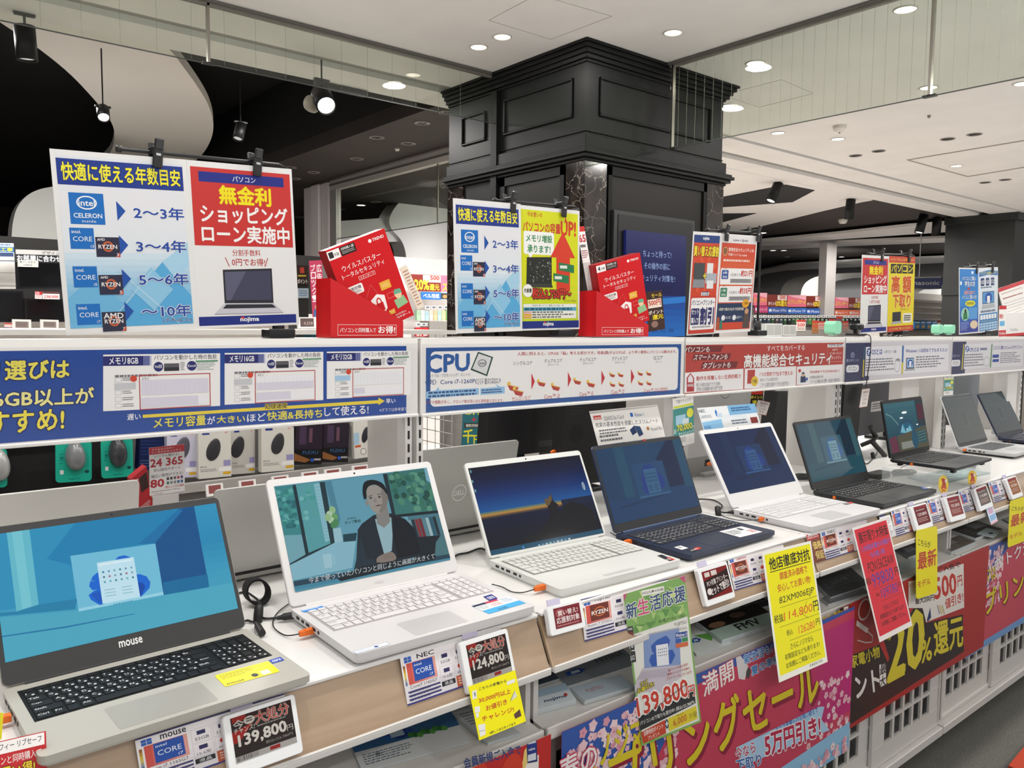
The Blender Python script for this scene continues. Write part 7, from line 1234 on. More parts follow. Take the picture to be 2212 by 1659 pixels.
card('second tilted white card in front of the red-bordered one, far right', [(1985, 800), (2150, 735), (2240, 930), (2050, 985)], 1.568, ZE, lambda s: (setattr(s, 'zoom', None), s.lines((.08, .12), (.9, .2), 1, '9a4a44', .5), s.lines((.08, .3), (.9, .8), 5, 'b0a8a4', .2)), n=(0, -1, 0), sq=.3, name='info_card')
card('white software box with a red band at its foot, far right', [(2030, 925), (2230, 900), (2240, 1075), (2035, 1080)], 1.55, ZE, lambda s: (setattr(s, 'zoom', None), s.r((0, .88), (1, 1), 'c0262c'), s.t('McAfee', (.16, .66), (.42, .78), '8a8a8e', .01)), base='e6e4e2', n=(0, -1, 0), sq=.5, name='software_box', cat='box', th=.02)
card('narrow red and white card left of the white software box, far right', [(1985, 865), (2035, 862), (2035, 1082), (1982, 1085)], 1.545, ZE, lambda s: (setattr(s, 'zoom', None), s.r((0, 0), (1, .12), 'c2262c'), s.t('限!', (.05, .28), (.6, .42), 'c2262c', .03), s.r((.1, .5), (.8, .66), '6ab0dc'), s.r((0, .8), (1, 1), 'c2262c'), s.t('McAfee', (.1, .85), (.9, .95), 'f0ecea', .01)), n=(0, -1, 0), sq=.5, name='info_card')
# ================================================================ goods on the next shelf row, seen under the header signs
def flat(label, name, cat, q, y, zoom, painter=None, base='e8e6e2', th=.02, n=(0, -1, 0), group=None, sq=.6, rough=.35, body=True):
    n = np.array(n, float)/np.linalg.norm(n); s = Sheet.px(q, (0, y, 1.2), n, zoom, base=base, th=th, rough=rough, sq=sq)
    if painter: s.zoom = None; painter(s)
    return tag(s.build(name), label, cat, group), s
def Q(x0, y0, x1, y1): return [(x0, y0), (x1, y0), (x1, y1), (x0, y1)]
GY = 2.92
t = thing('shelf_unit', 'white and grey shelf unit holding the computer mice, behind the counter', 'shelf', (1.15, GY+.2, 0))
MB().box((-.6, GY+.30, 0), (2.02, GY+.33, 1.36), M('6d6a68', .7)).build('back_panel', t); MB().box((-.6, GY-.02, 0), (2.02, GY+.3, .84), M('8d8a88', .6)).build('base_cabinet', t); MB().box((-.6, GY-.05, 1.395), (2.05, GY+.34, 1.412), CWD).build('top_board', t)
m = MB()
for k in range(9): m.tube([(2.04, GY-.04, .9+k*.055), (2.04, GY+.3, .9+k*.055)], .002, CWD, 4)
for k in range(6): m.tube([(2.04, GY-.03+k*.065, .85), (2.04, GY-.03+k*.065, 1.39)], .002, CWD, 4)
m.build('wire_side', t); MB().box((-.6, GY+.02, 1.085), (.56, GY+.10, 1.125), M('8a8886', .5)).build('shelf_rail', t); MB().box((-.6, GY+.1, .86), (.75, GY+.29, 1.06), M('141214', .8)).build('dark_stock', t)
MB().box((.3, GY-.045, .84), (2.03, GY-.02, .872), M('a5a19e', .5)).build('tag_rail', t)
def mousebody(O, X_, Y_, N_, w, h, d, mat):
    m = MB(); rings, n = 7, 18; vs = []
    for i in range(rings):
        a = i/(rings-1)*math.pi/2*.98; r, z = math.cos(a)**.75, math.sin(a)
        for j in range(n):
            b = 2*math.pi*j/n; x = math.cos(b)*r*(1-.10*math.sin(b)); y = math.sin(b)*r
            vs.append(np.array(O)+np.array(X_)*x*w/2+np.array(Y_)*y*h/2+np.array(N_)*z*d)
    m.add(vs, [(i*n+j, i*n+(j+1) % n, (i+1)*n+(j+1) % n, (i+1)*n+j) for i in range(rings-1) for j in range(n)]+[[(rings-1)*n+j for j in range(n)]], mat, True); return m
GM = 'packaged computer mice on the next shelf'
def mousepack(label, q, zoom, base, mcol, c, sz, painter, blister=False, y=GY):
    n = np.array([0, -1, 0.]); s = Sheet.px(q, (0, y, 1.2), n, zoom, base=base, th=.004 if blister else .03, rough=.35, rad=.012 if blister else 0)
    s.zoom = None; painter(s); O = s.P(*c, .0005)
    t = thing('mouse_pack', label, 'mouse package', tuple(s.P(.5, 1, -.002)), 0, GM); s.build('box' if not blister else 'backing_card', t)
    u, v = s.U/s.w, -s.V/s.h
    if blister: u = u*.97-v*.1; mousebody(O, u, v, s.N, sz[0], sz[1], .035, M(mcol, .25, .2)).build('mouse', t); mousebody(s.P(c[0], c[1]+.02, .0004), u, v, s.N, sz[0]*1.3, sz[1]*1.2, .042, CLEAR).build('blister', t)
    else: u2, v2 = u*.95-v*.28, v*.95+u*.28; s2 = Sheet(s.P(0, 0, .0012), s.U, s.V, body=False); mousebody(O, u2, v2, s.N, sz[0], sz[1], .004, M(mcol, .3)).build('mouse_picture', t)
    return t
TEAL = '1fa890'
def tealp(s): s.e((.12, .38), (.22, .44), '157a6c'); s.r((.12, .70), (.22, .80), 'd8d8d8'); s.e((.80, .72), (.93, .80), '1d4a48'); s.t('logicool', (.36, .90), (.66, .945), '0f5a50', .02); s.lines((.1, .3), (.2, .6), 4, '157a6c', .3)
mousepack('teal blister pack with a silver-grey mouse', [(462, 925), (780, 915), (785, 1260), (485, 1275)], ZA, TEAL, '8b8d8f', (.54, .36), (.062, .098), tealp, True)
mousepack('teal blister pack with a dark grey mouse, right of the silver one', [(850, 905), (1130, 900), (1140, 1215), (875, 1245)], ZA, TEAL, '46484b', (.52, .34), (.06, .105), tealp, True)
mousepack('teal pack cut by the left edge of the photo', [(-260, 990), (55, 985), (68, 1310), (-240, 1330)], ZA, TEAL, 'b5b6b5', (.78, .42), (.06, .1), tealp, True)
def whitep(s): s.r((.12, .0), (.34, .05), '2a3a8a'); s.r((.76, .63), (.98, .76), '9a94c0'); s.r((.62, .78), (1, .87), 'eceaea'); s.r((.74, .885), (.98, .945), 'd8a82a'); s.t('EX-G', (.06, .73), (.24, .765), '4a4a50', .02); s.lines((.06, .80), (.55, .87), 2, '8a8888', .5); s.e((.8, .0), (.9, .04), 'd8a09a')
mousepack('pale lavender mouse box half behind the red and white support card', [(1420, 865), (1665, 855), (1688, 1225), (1430, 1240)], ZA, 'c9c6d8', '55535e', (.52, .32), (.05, .085), whitep, False, GY+.02)
mousepack('white mouse box with a dark mouse picture, left of three', [(1690, 848), (1965, 838), (1980, 1215), (1695, 1248)], ZA, 'd8d5cd', '3b393e', (.46, .38), (.05, .085), whitep)
mousepack('white mouse box tucked behind the left one of three', [(1965, 830), (2172, 822), (2178, 1190), (1980, 1205)], ZA, 'cfccc5', '3b393e', (.28, .38), (.048, .085), whitep, False, GY+.05)
mousepack('white mouse box with a dark mouse picture, right of three', [(490, 815), (765, 800), (775, 1165), (495, 1187)], ZB, 'd8d5cd', '3b393e', (.5, .36), (.05, .085), whitep)
def slimp(s): s.r((.0, .3), (.28, .62), 'a9c8de'); s.r((.05, .64), (.35, .70), 'c8603a'); s.e((.32, .74), (.62, .92), 'e8e6e2'); s.ring((.32, .74), (.62, .92), '4a4a4c', .002); s.r((.7, .88), (.86, .97), '8fb4dc')
mousepack('small white pack with a slim black mouse, near the wire side', [(1272, 755), (1440, 742), (1450, 1045), (1290, 1075)], ZB, 'dedbd4', '33313a', (.60, .38), (.030, .068), slimp)
mousepack('small white pack with a rounded black mouse, next to the slim one', [(1440, 752), (1590, 742), (1603, 1010), (1452, 1040)], ZB, 'dedbd4', '33313a', (.55, .36), (.034, .060), slimp, False, GY+.01)
GP = 'dark boxes on the next shelf'
for q, lb, zz, yy in ((Q(778, 775, 1012, 1120), 'dark trackball box with an orange glow, left of its twin', ZB, GY), (Q(1018, 768, 1238, 1100), 'dark trackball box with blue letters, right of its twin', ZB, GY+.01)):
    flat(lb, 'gadget_box', 'box', q, yy, zz, lambda s: (s.r((0, 0), (1, .62), '2d2430'), s.r((.15, .05), (.4, .5), '4a3a52'), s.r((.5, .1), (.62, .45), '6a4a5a'), s.poly([(0, .72), (.6, .88), (.4, .95), (0, .9)], '8a5a34'), s.t('FLEXU', (.3, .66), (.85, .74), '3a6a9a', .01), s.r((.6, .85), (.7, .93), '2a5ac0'), s.lines((.72, .85), (.98, .93), 1, 'b9b6b4', .6)), '1a1718', .05, group=GP)
flat('dark navy box behind the teal mouse packs', 'gadget_box', 'box', Q(1188, 885, 1418, 1165), GY+.05, ZA, lambda s: (s.lines((.05, .1), (.9, .6), 5, '23356a', .5), s.lines((.05, .7), (.9, .95), 3, '4a5a80', .4)), '16204a', .05, group=GP)
for k, (x, y, zz) in enumerate(((20, 1285, ZB), (300, 1252, ZB), (580, 1215, ZB), (835, 1180, ZB), (1030, 1155, ZB), (1265, 1125, ZB), (1475, 1110, ZB))):
    flat('white electronic tag on the next shelf, '+('leftmost of the row', 'second of the row from the left', 'third of the row', 'fourth of the row', 'fifth, above the video laptop camera', 'sixth of the row, under the small mouse packs', 'rightmost of the row beside the slotted post')[k], 'price_tag', 'price tag', [(x, y+8), (x+145, y-12), (x+150, y+95), (x+5, y+110)], GY-.06, zz, lambda s: s.r((.14, .12), (.86, .78), '8a4a48'), 'e2e0de', .01, (0, -1, .3), 'electronic price tags on the next shelf')
# support card and red box standing on the counter behind the nearest laptops
def support(s):
    s.r((0, .0), (1, .15), 'c2303a'); s.t('ウイルスバスター', (.08, .03), (.7, .07), 'f2e8e6', .01); s.t('トータルセキュリティ', (.08, .085), (.9, .13), 'f2e8e6', .01); s.t('いつでも聞ける!', (.14, .17), (.84, .225), '4a4246', .012); R_ = 'b82a3a'; s.t('24 365', (.03, .25), (.94, .41), R_, .04)
    s.t('安心国内サポート', (.12, .45), (.88, .515), '4a4246', .012); s.t('幅広い質問ができる!', (.05, .57), (.95, .64), '4a4246', .012); s.t('80', (.03, .68), (.40, .84), R_, .045)
    for i in range(10): s.r((.48+.1*(i % 5), .66+.09*(i//5)), (.55+.1*(i % 5), .72+.09*(i//5)), ('4a4246', '4a4246', '6a5a62', 'b0505a', '6a4a9a', '3f7d6a', '8a8a8c', '8a8a8c', '3f6a9a', '3f6aa0')[i])
    s.t('種以上の対応機器', (.44, .84), (.98, .89), R_, .01); s.lines((.05, .92), (.9, .95), 1, '9a8a8c', .5); s.t('TREND', (.12, .965), (.36, .99), 'b85a5a', .0)
flat('red and white support card reading 24 365, behind the nearest laptop', 'promo_card', 'card', [(1282, 975), (1585, 945), (1565, 1345), (1268, 1390)], 1.67, ZA, support, 'ece9e8', .001)
flat('plain white strut below the red and white support card', 'card_strut', 'card', [(1305, 1395), (1530, 1360), (1520, 1700), (1300, 1720)], 1.675, ZA, None, 'd9d4d2', .001)
flat('red software box leaning beside the support card', 'software_box', 'box', [(1160, 1185), (1245, 1165), (1310, 1440), (1135, 1640)], 1.69, ZA, lambda s: (s.t('3', (.1, .1), (.4, .25), 'f0e8e6', .03), s.r((.45, .12), (.95, .5), '3a2020'), s.lines((.1, .8), (.9, .98), 4, 'e0c8c4', .5)), 'c2202a', .03, sq=.2)
# all-in-one computers and monitors on the far side of the counter, backs towards us
GA = 'monitors on the far side of the counter'
def aio(label, q, y, zoom, col, th=.03, n=(0, -1, -.12), painter=None, stand=None, sq=.5, rough=.5, name='desktop_monitor'):
    n = np.array(n, float)/np.linalg.norm(n); s = Sheet.px(q, (0, y, 1.1), n, zoom, base=col, th=th, rough=rough, sq=sq, rad=.006, edge=M(col, rough)); s.zoom = None
    if painter: painter(s)
    c = s.P(.5, 1, -th/2); t = thing(name, label, 'monitor', (c[0], c[1], SHZ), 0, GA); s.build('rear_shell', t)
    b = MB(); zl = min(c[2], 1.0); cx, cy = c[0], max(c[1], 1.66)
    b.box((cx-.09, cy-.03, SHZ+.0005), (cx+.09, cy+.10, SHZ+.014), M(stand or col, .5), .003); b.build('stand_foot', t)
    MB().prism([(cy+.005, SHZ+.014), (cy+.035, SHZ+.014), (c[1]+.05, c[2]+.10), (c[1]+.03, c[2]+.10)][::-1], lambda u, v, h: (cx-.03+h, u, v), 0, .06, M(stand or col, .5)).build('stand_neck', t)
    return t, s
def vents(s): 
    for k in range(14): s.r((.1, .12+k*.04), (.42, .13+k*.04), '050506')
    s.r((.55, .1), (.62, .9), '0a0a0b'); s.lines((.66, .78), (.95, .9), 3, '4a4a4c', .5)
aio('black tower-like all-in-one computer behind the silver laptop with a round emblem', [(585, 500), (1245, 470), (1200, 880), (580, 960)], 1.98, ZC, '131315', .05, painter=vents)
aio('black monitor with a round hinge behind the dark-screen silver laptop', [(1235, 470), (1600, 440), (1590, 1150), (1180, 1180)], 1.80, ZC, '161618', .05, painter=lambda s: (s.e((.1, .3), (.4, .5), '060607'), s.r((.05, .62), (.35, .68), '0a0a0b'), s.lines((.1, .1), (.4, .2), 3, '2a2a2c', .4)))
aio('pale grey monitor back with ports, left of the plain white laptop', [(455, 205), (905, 185), (880, 800), (375, 905)], 1.75, Z5, 'b4b3b2', .02, painter=lambda s: (s.r((0, .75), (1, 1), '8d8c8b'), s.r((.3, .80), (.5, .88), '1b1b1c'), s.ring((.45, -.1), (.62, .06), '3a3a3c', .002)))
aio('black all-in-one computer with grilles behind the matt black laptop', [(1140, 180), (1560, 160), (1530, 640), (1090, 660)], 1.80, Z5, '17181a', .06, painter=lambda s: [s.r((.35, .1+.07*k), (.62, .14+.07*k), '060607') for k in range(7)])
aio('black monitor edge right of the slotted post behind the matt black laptop', [(405, 415), (585, 405), (570, 1050), (400, 1080)], 1.70, (1732, 740, 4.608), '19191b', .05)
def dpaint(s): s.r((.62, .02), (.78, .12), '18181a'); s.r((.55, .32), (.60, .38), '121213'); s.r((.60, .32), (.64, .38), '121213'); s.r((.92, .30), (.95, .35), '121213'); s.ring((.62, .02), (.68, .12), '0c0c0d', .003); s.ring((.66, .05), (.70, .14), '0c0c0d', .003); s.r((.13, .36), (.29, .56), 'cfcdcb'); s.lines((.15, .4), (.27, .53), 3, '5a5a5c', .5)
aio('dark grey tilted monitor with a white label and a thick stand arm', [(590, 420), (1322, 345), (1290, 800), (575, 930)], 1.79, (1732, 740, 4.608), '55565a', .03, (0, -1, -.1), dpaint, '141416')
aio('grey monitor with a pale centre panel behind the small grey laptop', [(1512, 325), (2085, 290), (2080, 620), (1512, 640)], 1.78, (1732, 740, 4.608), '7a8086', .03, (0, -1, -.1), lambda s: s.poly([(.5, .0), (.78, .0), (.7, 1), (.42, 1)], '8d9092'), 'a9abac')
a_ = onp(1882, 922, (0, 1.66, 1), (0, -1, 0)); tag(MB().tube([onp(1880, 922, (0, 1.62, 1), (0, -1, 0)), onp(1893, 945, (0, 1.62, 1), (0, -1, 0)), onp(1885, 955, (0, 1.60, 1), (0, -1, 0)), onp(1912, 985, (0, 1.58, 1), (0, -1, 0))], [.010, .012, .011, .010], DARKM, 10).tube([onp(1890, 950, (0, 1.61, 1), (0, -1, 0)), onp(1860, 962, (0, 1.66, 1), (0, -1, 0))], .009, DARKM, 10).build('monitor_stand'), 'black forked stand leg left of the raised slim laptop', 'stand')
for c, lb in (((1525, 1000), 'orange plug in the ports of the pale grey monitor'), ((1190, 974), 'orange plug in the back of the black all-in-one computer'), ((1997, 893), 'orange plug beside the dark grey tilted monitor')):
    p = ony(*c, 1.70 if c[0] > 1400 else 1.86); tag(MB().prism([(0, -.006), (0, .006), (-.024, .006), (-.034, .002), (-.034, -.002), (-.024, -.006)], lambda u, v, h: (p[0]+.017+u, p[1]-.02+h, p[2]+v), -.005, .005, ORM).box((p[0]+.017, p[1]-.024, p[2]-.004), (p[0]+.03, p[1]-.016, p[2]+.004), M('8a8a8c', .3, 1)).build('security_plug'), lb, 'security plug', 'orange plugs on the far monitors')
tag(MB().tube(smooth([ony(1768, 838, 1.66), ony(1760, 865, 1.66), ony(1750, 890, 1.66), ony(1746, 915, 1.66), onz(1742, 1000, SHZ+.004)], 5), .0045, M('cfccc8', .4), 8).build('power_cable'), 'white cable drooping beside the black all-in-one with grilles', 'cable')
# things beyond, glimpsed between the monitors
t = thing('shelf_unit', 'pale cabinet end panel seen past the slotted post, left of the teal sale strip', 'shelf', (2.4, 2.9, 0)); MB().box((2.12, 2.85, 0), (2.52, 3.1, 1.38), M('b9b5b1', .6)).build('end_panel', t); MB().box((2.24, 2.846, .9), (2.31, 2.85, 1.3), M('8a7a6c', .6)).build('pale_strip', t); MB().box((2.325, 2.84, .9), (2.40, 2.85, 1.3), M('2a241f', .6)).build('dark_strip', t)
flat('teal sale strip with yellow characters between the silver lid and the black computer', 'sale_strip', 'sign', Q(375, 560, 570, 900), 2.80, ZC, lambda s: (s.t('OFF!', (.05, .0), (.9, .10), 'e8dc3a', .03), s.t('+', (.38, .17), (.55, .26), 'c83c4a', .05), s.r((.08, .30), (.9, .42), '3a3a34'), s.t('複数同時購入', (.14, .325), (.84, .40), 'e6e4da', .015), s.t('千', (.04, .46), (.48, .78), 'e8dc3a', .03), s.t('円', (.50, .60), (.86, .80), 'e8dc3a', .03), s.t('引き', (.1, .88), (.8, 1.08), 'e8dc3a', .03)), '2f6f7a', .002)
flat('narrow dark sale strip with yellow points lettering near the pale monitor', 'sale_strip', 'sign', Q(912, 165, 1022, 330), 1.95, Z5, lambda s: (s.r((.05, .02), (.95, .2), 'c83c2c'), s.t('ポイント', (.08, .26), (.95, .42), 'e8dc3a', .03), s.t('還元', (.2, .5), (.9, .7), 'e8dc3a', .03), s.e((.2, .75), (.7, .98), '8a4a3a')), '32221c', .001)
# ================================================================ digital sign on the column
t = thing('digital_sign', 'blue digital sign mounted on the black column face', 'screen', (3.80, 3.27, 1.1)); MB().box((3.44, 3.262, 1.05), (4.18, 3.29, 2.105), M('26282a', .4), .004).box((3.47, 3.258, 1.05), (4.15, 3.264, 2.08), M('08080a', .5)).build('recess_frame', t)
s = Sheet.px([(1353, 498), (1482, 508), (1480, 725), (1348, 728)], (0, 3.245, 1.5), (0, -1, 0), (0, 0, 1), '141c5a', .012, .25, emit=.9) if 0 else Sheet.px([(1353, 498), (1482, 508), (1480, 728), (1350, 728)], (0, 3.235, 1.5), (0, -1, 0), (0, 0, 1), base='10174e', th=.02, emit=.9, rough=.2); s.zoom = None
s.gr((0, 0), (1, .60), ['121a5c', '0e1448'], True, 6); s.gr((0, .60), (1, 1), ['123a86', '1a5aa8', '1f6ab8'], True, 6); s.poly([(0, .66), (1, .60), (1, .66), (0, .72)], '2a7ac8'); T_ = '9fb8e6'
s.t('ちょっと待って!', (.27, .17), (.74, .235), T_, .005); s.t('その操作の前に', (.29, .285), (.72, .35), T_, .005); s.t('セキュリティ対策を!', (.17, .40), (.81, .465), T_, .005); s.t('再起動・一時的に中止、停動', (.2, .92), (.8, .96), '0c2a60', .0); s.build('screen', t)
# ================================================================ the shop behind: televisions, shelves and hanging signs
FY = 6.2
t = thing('store_shelf', 'white shelf with televisions far behind the big nearest poster', 'shelf', (2.2, FY+.3, 0)); MB().box((.2, FY+.12, 0), (3.2, FY+.5, 1.46), M('d8d2cc', .6)).build('base_cabinet', t); MB().box((.2, FY+.3, 1.46), (3.2, FY+.5, 2.0), M('171514', .7)).build('back_panel', t); MB().box((.2, FY+.02, 1.44), (3.2, FY+.14, 1.5), SHOPW).build('shelf_rail', t)
GT = 'televisions behind the big poster'; K = '0c0d10'
flat('black television under the white lettering, behind the big poster', 'television', 'television', [(122, 885), (470, 890), (470, 1070), (125, 1075)], FY+.05, Z5p, lambda s: s.fr((0, 0), (1, 1), '1c1d20', .012), K, .05, group=GT, rough=.12)
flat('black television lower and nearer the white price tags', 'television', 'television', [(175, 1142), (470, 1150), (470, 1312), (180, 1310)], FY-.1, Z5p, lambda s: s.fr((0, 0), (1, 1), '16171a', .012), '0a0b0d', .05, group=GT, rough=.12)
flat('black television cut by the left edge of the photo', 'television', 'television', [(-260, 1085), (170, 1092), (172, 1312), (-260, 1318)], FY-.05, Z5p, lambda s: s.fr((0, 0), (1, 1), '16171a', .012), '0c0d10', .05, group=GT, rough=.12)
flat('black and white sign about matching the room, over the far television', 'store_sign', 'sign', [(112, 790), (470, 805), (470, 888), (116, 882)], FY, Z5p, lambda s: (s.r((0, .38), (1, 1), '23242a'), s.t('デザイン', (.52, .08), (.88, .33), '3a3a40', .02), s.t('お部屋に合わせて', (.02, .44), (1.04, .94), 'f2f2f2', .03)), 'b9b8b6', .01)
flat('small white plate hanging from the black and white room sign', 'store_sign', 'sign', [(124, 868), (282, 872), (268, 920), (128, 916)], FY-.02, Z5p, lambda s: (s.t('暮らしを彩る', (.1, .12), (.86, .42), '4a4a4c', .01), s.t('nojima', (.28, .58), (.7, .86), '3a3a3c', .02)), 'c9c8c4', .004)
flat('blue and white work-service sign at the left edge', 'store_sign', 'sign', [(-160, 742), (98, 748), (104, 872), (-160, 868)], FY-.1, Z5p, lambda s: (s.r((0, .22), (1, .52), '2a62a8'), s.t('取付工事', (.25, .26), (.97, .48), 'e6e03a', .03), s.r((.6, .55), (.98, .78), '3a4a70'), s.lines((.3, .06), (.95, .18), 1, '4a6aa0', .7)), 'c9d8e6', .006)
flat('white air conditioner at the left edge under the blue sign', 'air_conditioner', 'air conditioner', [(-200, 872), (110, 878), (108, 1075), (-200, 1075)], FY, Z5p, lambda s: (s.r((0, .40), (1, .44), 'b8b4ae'), s.r((0, .86), (1, .92), 'a8a49e')), 'dcd8d2', .06)
for q, lb, r in (([(250, 1092), (302, 1095), (300, 1148), (252, 1145)], 'red and white discount card left of the far price tag', 0), ([(304, 1092), (428, 1096), (426, 1150), (306, 1148)], 'far price tag reading 238,000 in red', 1)):
    flat(lb, 'price_card', 'card', q, FY-.12, Z5p, (lambda s: (s.r((0, 0), (1, .3), '5a3a3a'), s.t('238,000', (.08, .5), (.92, .9), 'c02a30', .03))) if r else (lambda s: (s.r((0, .0), (1, .45), 'c02a30'), s.t('10', (.1, .06), (.6, .4), 'f0e0de', .03), s.lines((.1, .5), (.9, .95), 3, 'c05a5a', .5))), 'e8e4e2', .004)
for q, lb in (([(86, 1292), (222, 1296), (226, 1368), (90, 1366)], 'white framed electronic tag, left one under the far televisions'), ([(288, 1294), (418, 1298), (424, 1366), (290, 1362)], 'white framed electronic tag, right one under the far televisions')):
    flat(lb, 'price_tag', 'price tag', q, FY-.14, Z5p, lambda s: (s.r((.16, .2), (.86, .84), '8f827c'), s.lines((.2, .3), (.8, .75), 3, '5a4a48', .5)), 'e2deda', .02, group='far electronic tags')
flat('small red tag at the foot of the far shelf by the left edge', 'price_card', 'card', [(30, 1318), (86, 1320), (86, 1372), (32, 1372)], FY-.13, Z5p, lambda s: (s.r((0, .6), (1, 1), '3a2a6a'), s.r((.0, .0), (1, .2), 'c04a4a')), 'e0c8c4', .003)
# middle: pink strip, tags and small goods behind the red holder
flat('red-pink strip banner about blocking ads, beside the white pillar', 'sale_strip', 'sign', [(368, 708), (458, 702), (462, 1105), (372, 1112)], 3.1, Z6p, lambda s: (s.tv('広告詐欺を', (.54, .06), (.94, .86), 'f2e6ea', .02), s.tv('ブロック!', (.08, .06), (.46, .74), 'f2e6ea', .02), s.poly([(.1, .9), (.3, .84), (.6, .9), (.6, 1), (.1, 1)], '3a6a9a'), s.e((.22, .78), (.5, .87), 'c89a84')), 'b83a5a', .002)
t = thing('store_shelf', 'white shelf with small goods behind the red holder', 'shelf', (4.9, 8.0, 0)); MB().box((4.35, 7.9, 0), (8.2, 8.4, 1.30), M('cfc9c6', .6)).build('base_cabinet', t); MB().box((4.35, 8.2, 1.30), (8.2, 8.4, 2.2), M('d4cdc9', .6)).build('back_panel', t)
for q, lb, p, b in (([(1085, 803), (1300, 812), (1302, 930), (1088, 925)], 'far red banner reading 20 percent, left of the black column', lambda s: (s.r((.4, .02), (1, .45), 'c8b8b4'), s.t('500', (.65, .05), (.95, .3), 'c2362a', .04), s.t('20%', (.12, .32), (.6, .9), 'e0cc32', .04), s.t('還元', (.62, .55), (.95, .92), 'e0cc32', .03)), '7a2620'), ([(1300, 812), (1420, 815), (1420, 930), (1302, 930)], 'far pink sale banner beside the column edge', lambda s: s.t('スプ', (.1, .45), (.8, .95), 'e0cc32', .03), 'd8708a'), ([(1160, 930), (1302, 934), (1302, 988), (1162, 985)], 'far blue shelf sign about label paper', lambda s: s.t('ベル用紙', (.1, .2), (.92, .8), 'f2f4f6', .02), '2a6ab0'), ([(1302, 934), (1420, 938), (1420, 990), (1302, 988)], 'far blue shelf sign with a picture, beside the column edge', lambda s: (s.r((.0, .1), (.5, .9), '3a3a34'), s.e((.1, .3), (.4, .8), 'b08a5a')), '8aa8c0')):
    flat(lb, 'store_sign', 'sign', q, 7.86, Z6p, p, b, .01)
R = random.Random(11)
for i in range(9):
    x = 1130+i*30; flat(('pale green', 'white', 'light blue', 'cream', 'pale orange', 'mint', 'pale yellow', 'leaf green', 'grey-green')[i]+' small package in the far row behind the red holder', 'goods_pack', 'package', Q(x, 1062+R.randint(-6, 6), x+26, 1135), 7.84, Z6p, lambda s: (s.lines((.1, .1), (.9, .5), 3, '7a8a80', .5)), ('9ec8a0', 'e2e2de', 'a0c4d8', 'ddd4ba', 'd8b48a', 'a8d4c4', 'd8d49a', '7aac6a', '9aaa98')[i], .04, group='small far packages')
for i in range(7):
    x = 1125+i*38 if i < 3 else 1190+(i-3)*45; y = 1152 if i < 3 else 1030; flat('tiny white far price tag, '+('first', 'second', 'third', 'fourth', 'fifth', 'sixth', 'seventh')[i]+' behind the red holder', 'price_tag', 'price tag', Q(x, y, x+34, y+24), 7.83, Z6p, lambda s: s.r((.15, .2), (.85, .8), '6a6a6c'), 'e6e4e2', .01, group='tiny far price tags')
flat('grey box on the far shelf left of the black column', 'goods_box', 'box', Q(1220, 1142, 1380, 1256), 7.80, Z6p, lambda s: s.t('SoftBank', (.3, .62), (.6, .72), '5a5a5c', .0), '85827e', .2)
for k in (0, 1): flat('red pack on the far shelf, '+('left' if k == 0 else 'right')+' one of two under tiny tags', 'goods_pack', 'package', Q(1124+k*47, 1186, 1168+k*47, 1250), 7.82, Z6p, lambda s: (s.e((.25, .3), (.75, .7), 'e6d8c8'), s.r((.1, .8), (.9, .92), 'e8c8c0')), 'b8262c', .04)
for q, lb, c in (([(282, 1112), (410, 1112), (408, 1192), (275, 1195)], 'electronic tag reading 4,528 between the big poster and red holder', '5a4644'), ([(436, 1106), (520, 1106), (520, 1186), (438, 1188)], 'electronic tag half hidden by the red holder', '4a4a4c')):
    flat(lb, 'price_tag', 'price tag', q, 2.9, Z6p, lambda s, c=c: (s.r((.12, .1), (.86, .84), c), s.t('4,528', (.3, .4), (.8, .7), 'b8a8a4', .01)), 'e0dedc', .012, (0, -1, .2))
for k in range(3): flat('teal storage box on the next shelf top, '+('left', 'middle', 'right')[k]+' of three beside the red holder', 'storage_box', 'box', Q(375+k*45, 1232-k*8, 425+k*45, 1275), 2.95, Z6p, None, '2f7d8c' if k != 1 else '49b8b8', .08)
for k, (a, b) in enumerate(((270, 742), (278, 905))): flat(('black and yellow sale sign high behind the pink strip', 'pale shelf sign below the black and yellow one')[k], 'store_sign', 'sign', Q(a, b, a+76, b+(135 if k == 0 else 70)), 5.54, Z6p, (lambda s: (s.t('ポイント', (.05, .72), (.98, .95), 'f0ece6', .03), s.r((.3, .1), (.7, .4), 'c8483a'), s.lines((.1, .5), (.9, .62), 1, 'e0c840', .7))) if k == 0 else (lambda s: s.lines((.1, .2), (.9, .9), 3, '6a8ab0', .5)), '3a2a26' if k == 0 else 'b8c4d0', .01)
a, b = ony(560+262/3.318, 350+738/3.318, 5.56), ony(560+352/3.318, 350+980/3.318, 5.56)
t = thing('store_shelf', 'narrow dark shelf end behind the pink strip', 'shelf', (a[0], 5.6, 0)); MB().box((a[0], 5.56, 0), (b[0], 5.7, a[2]), M('2a2826', .6)).build('end_panel', t)
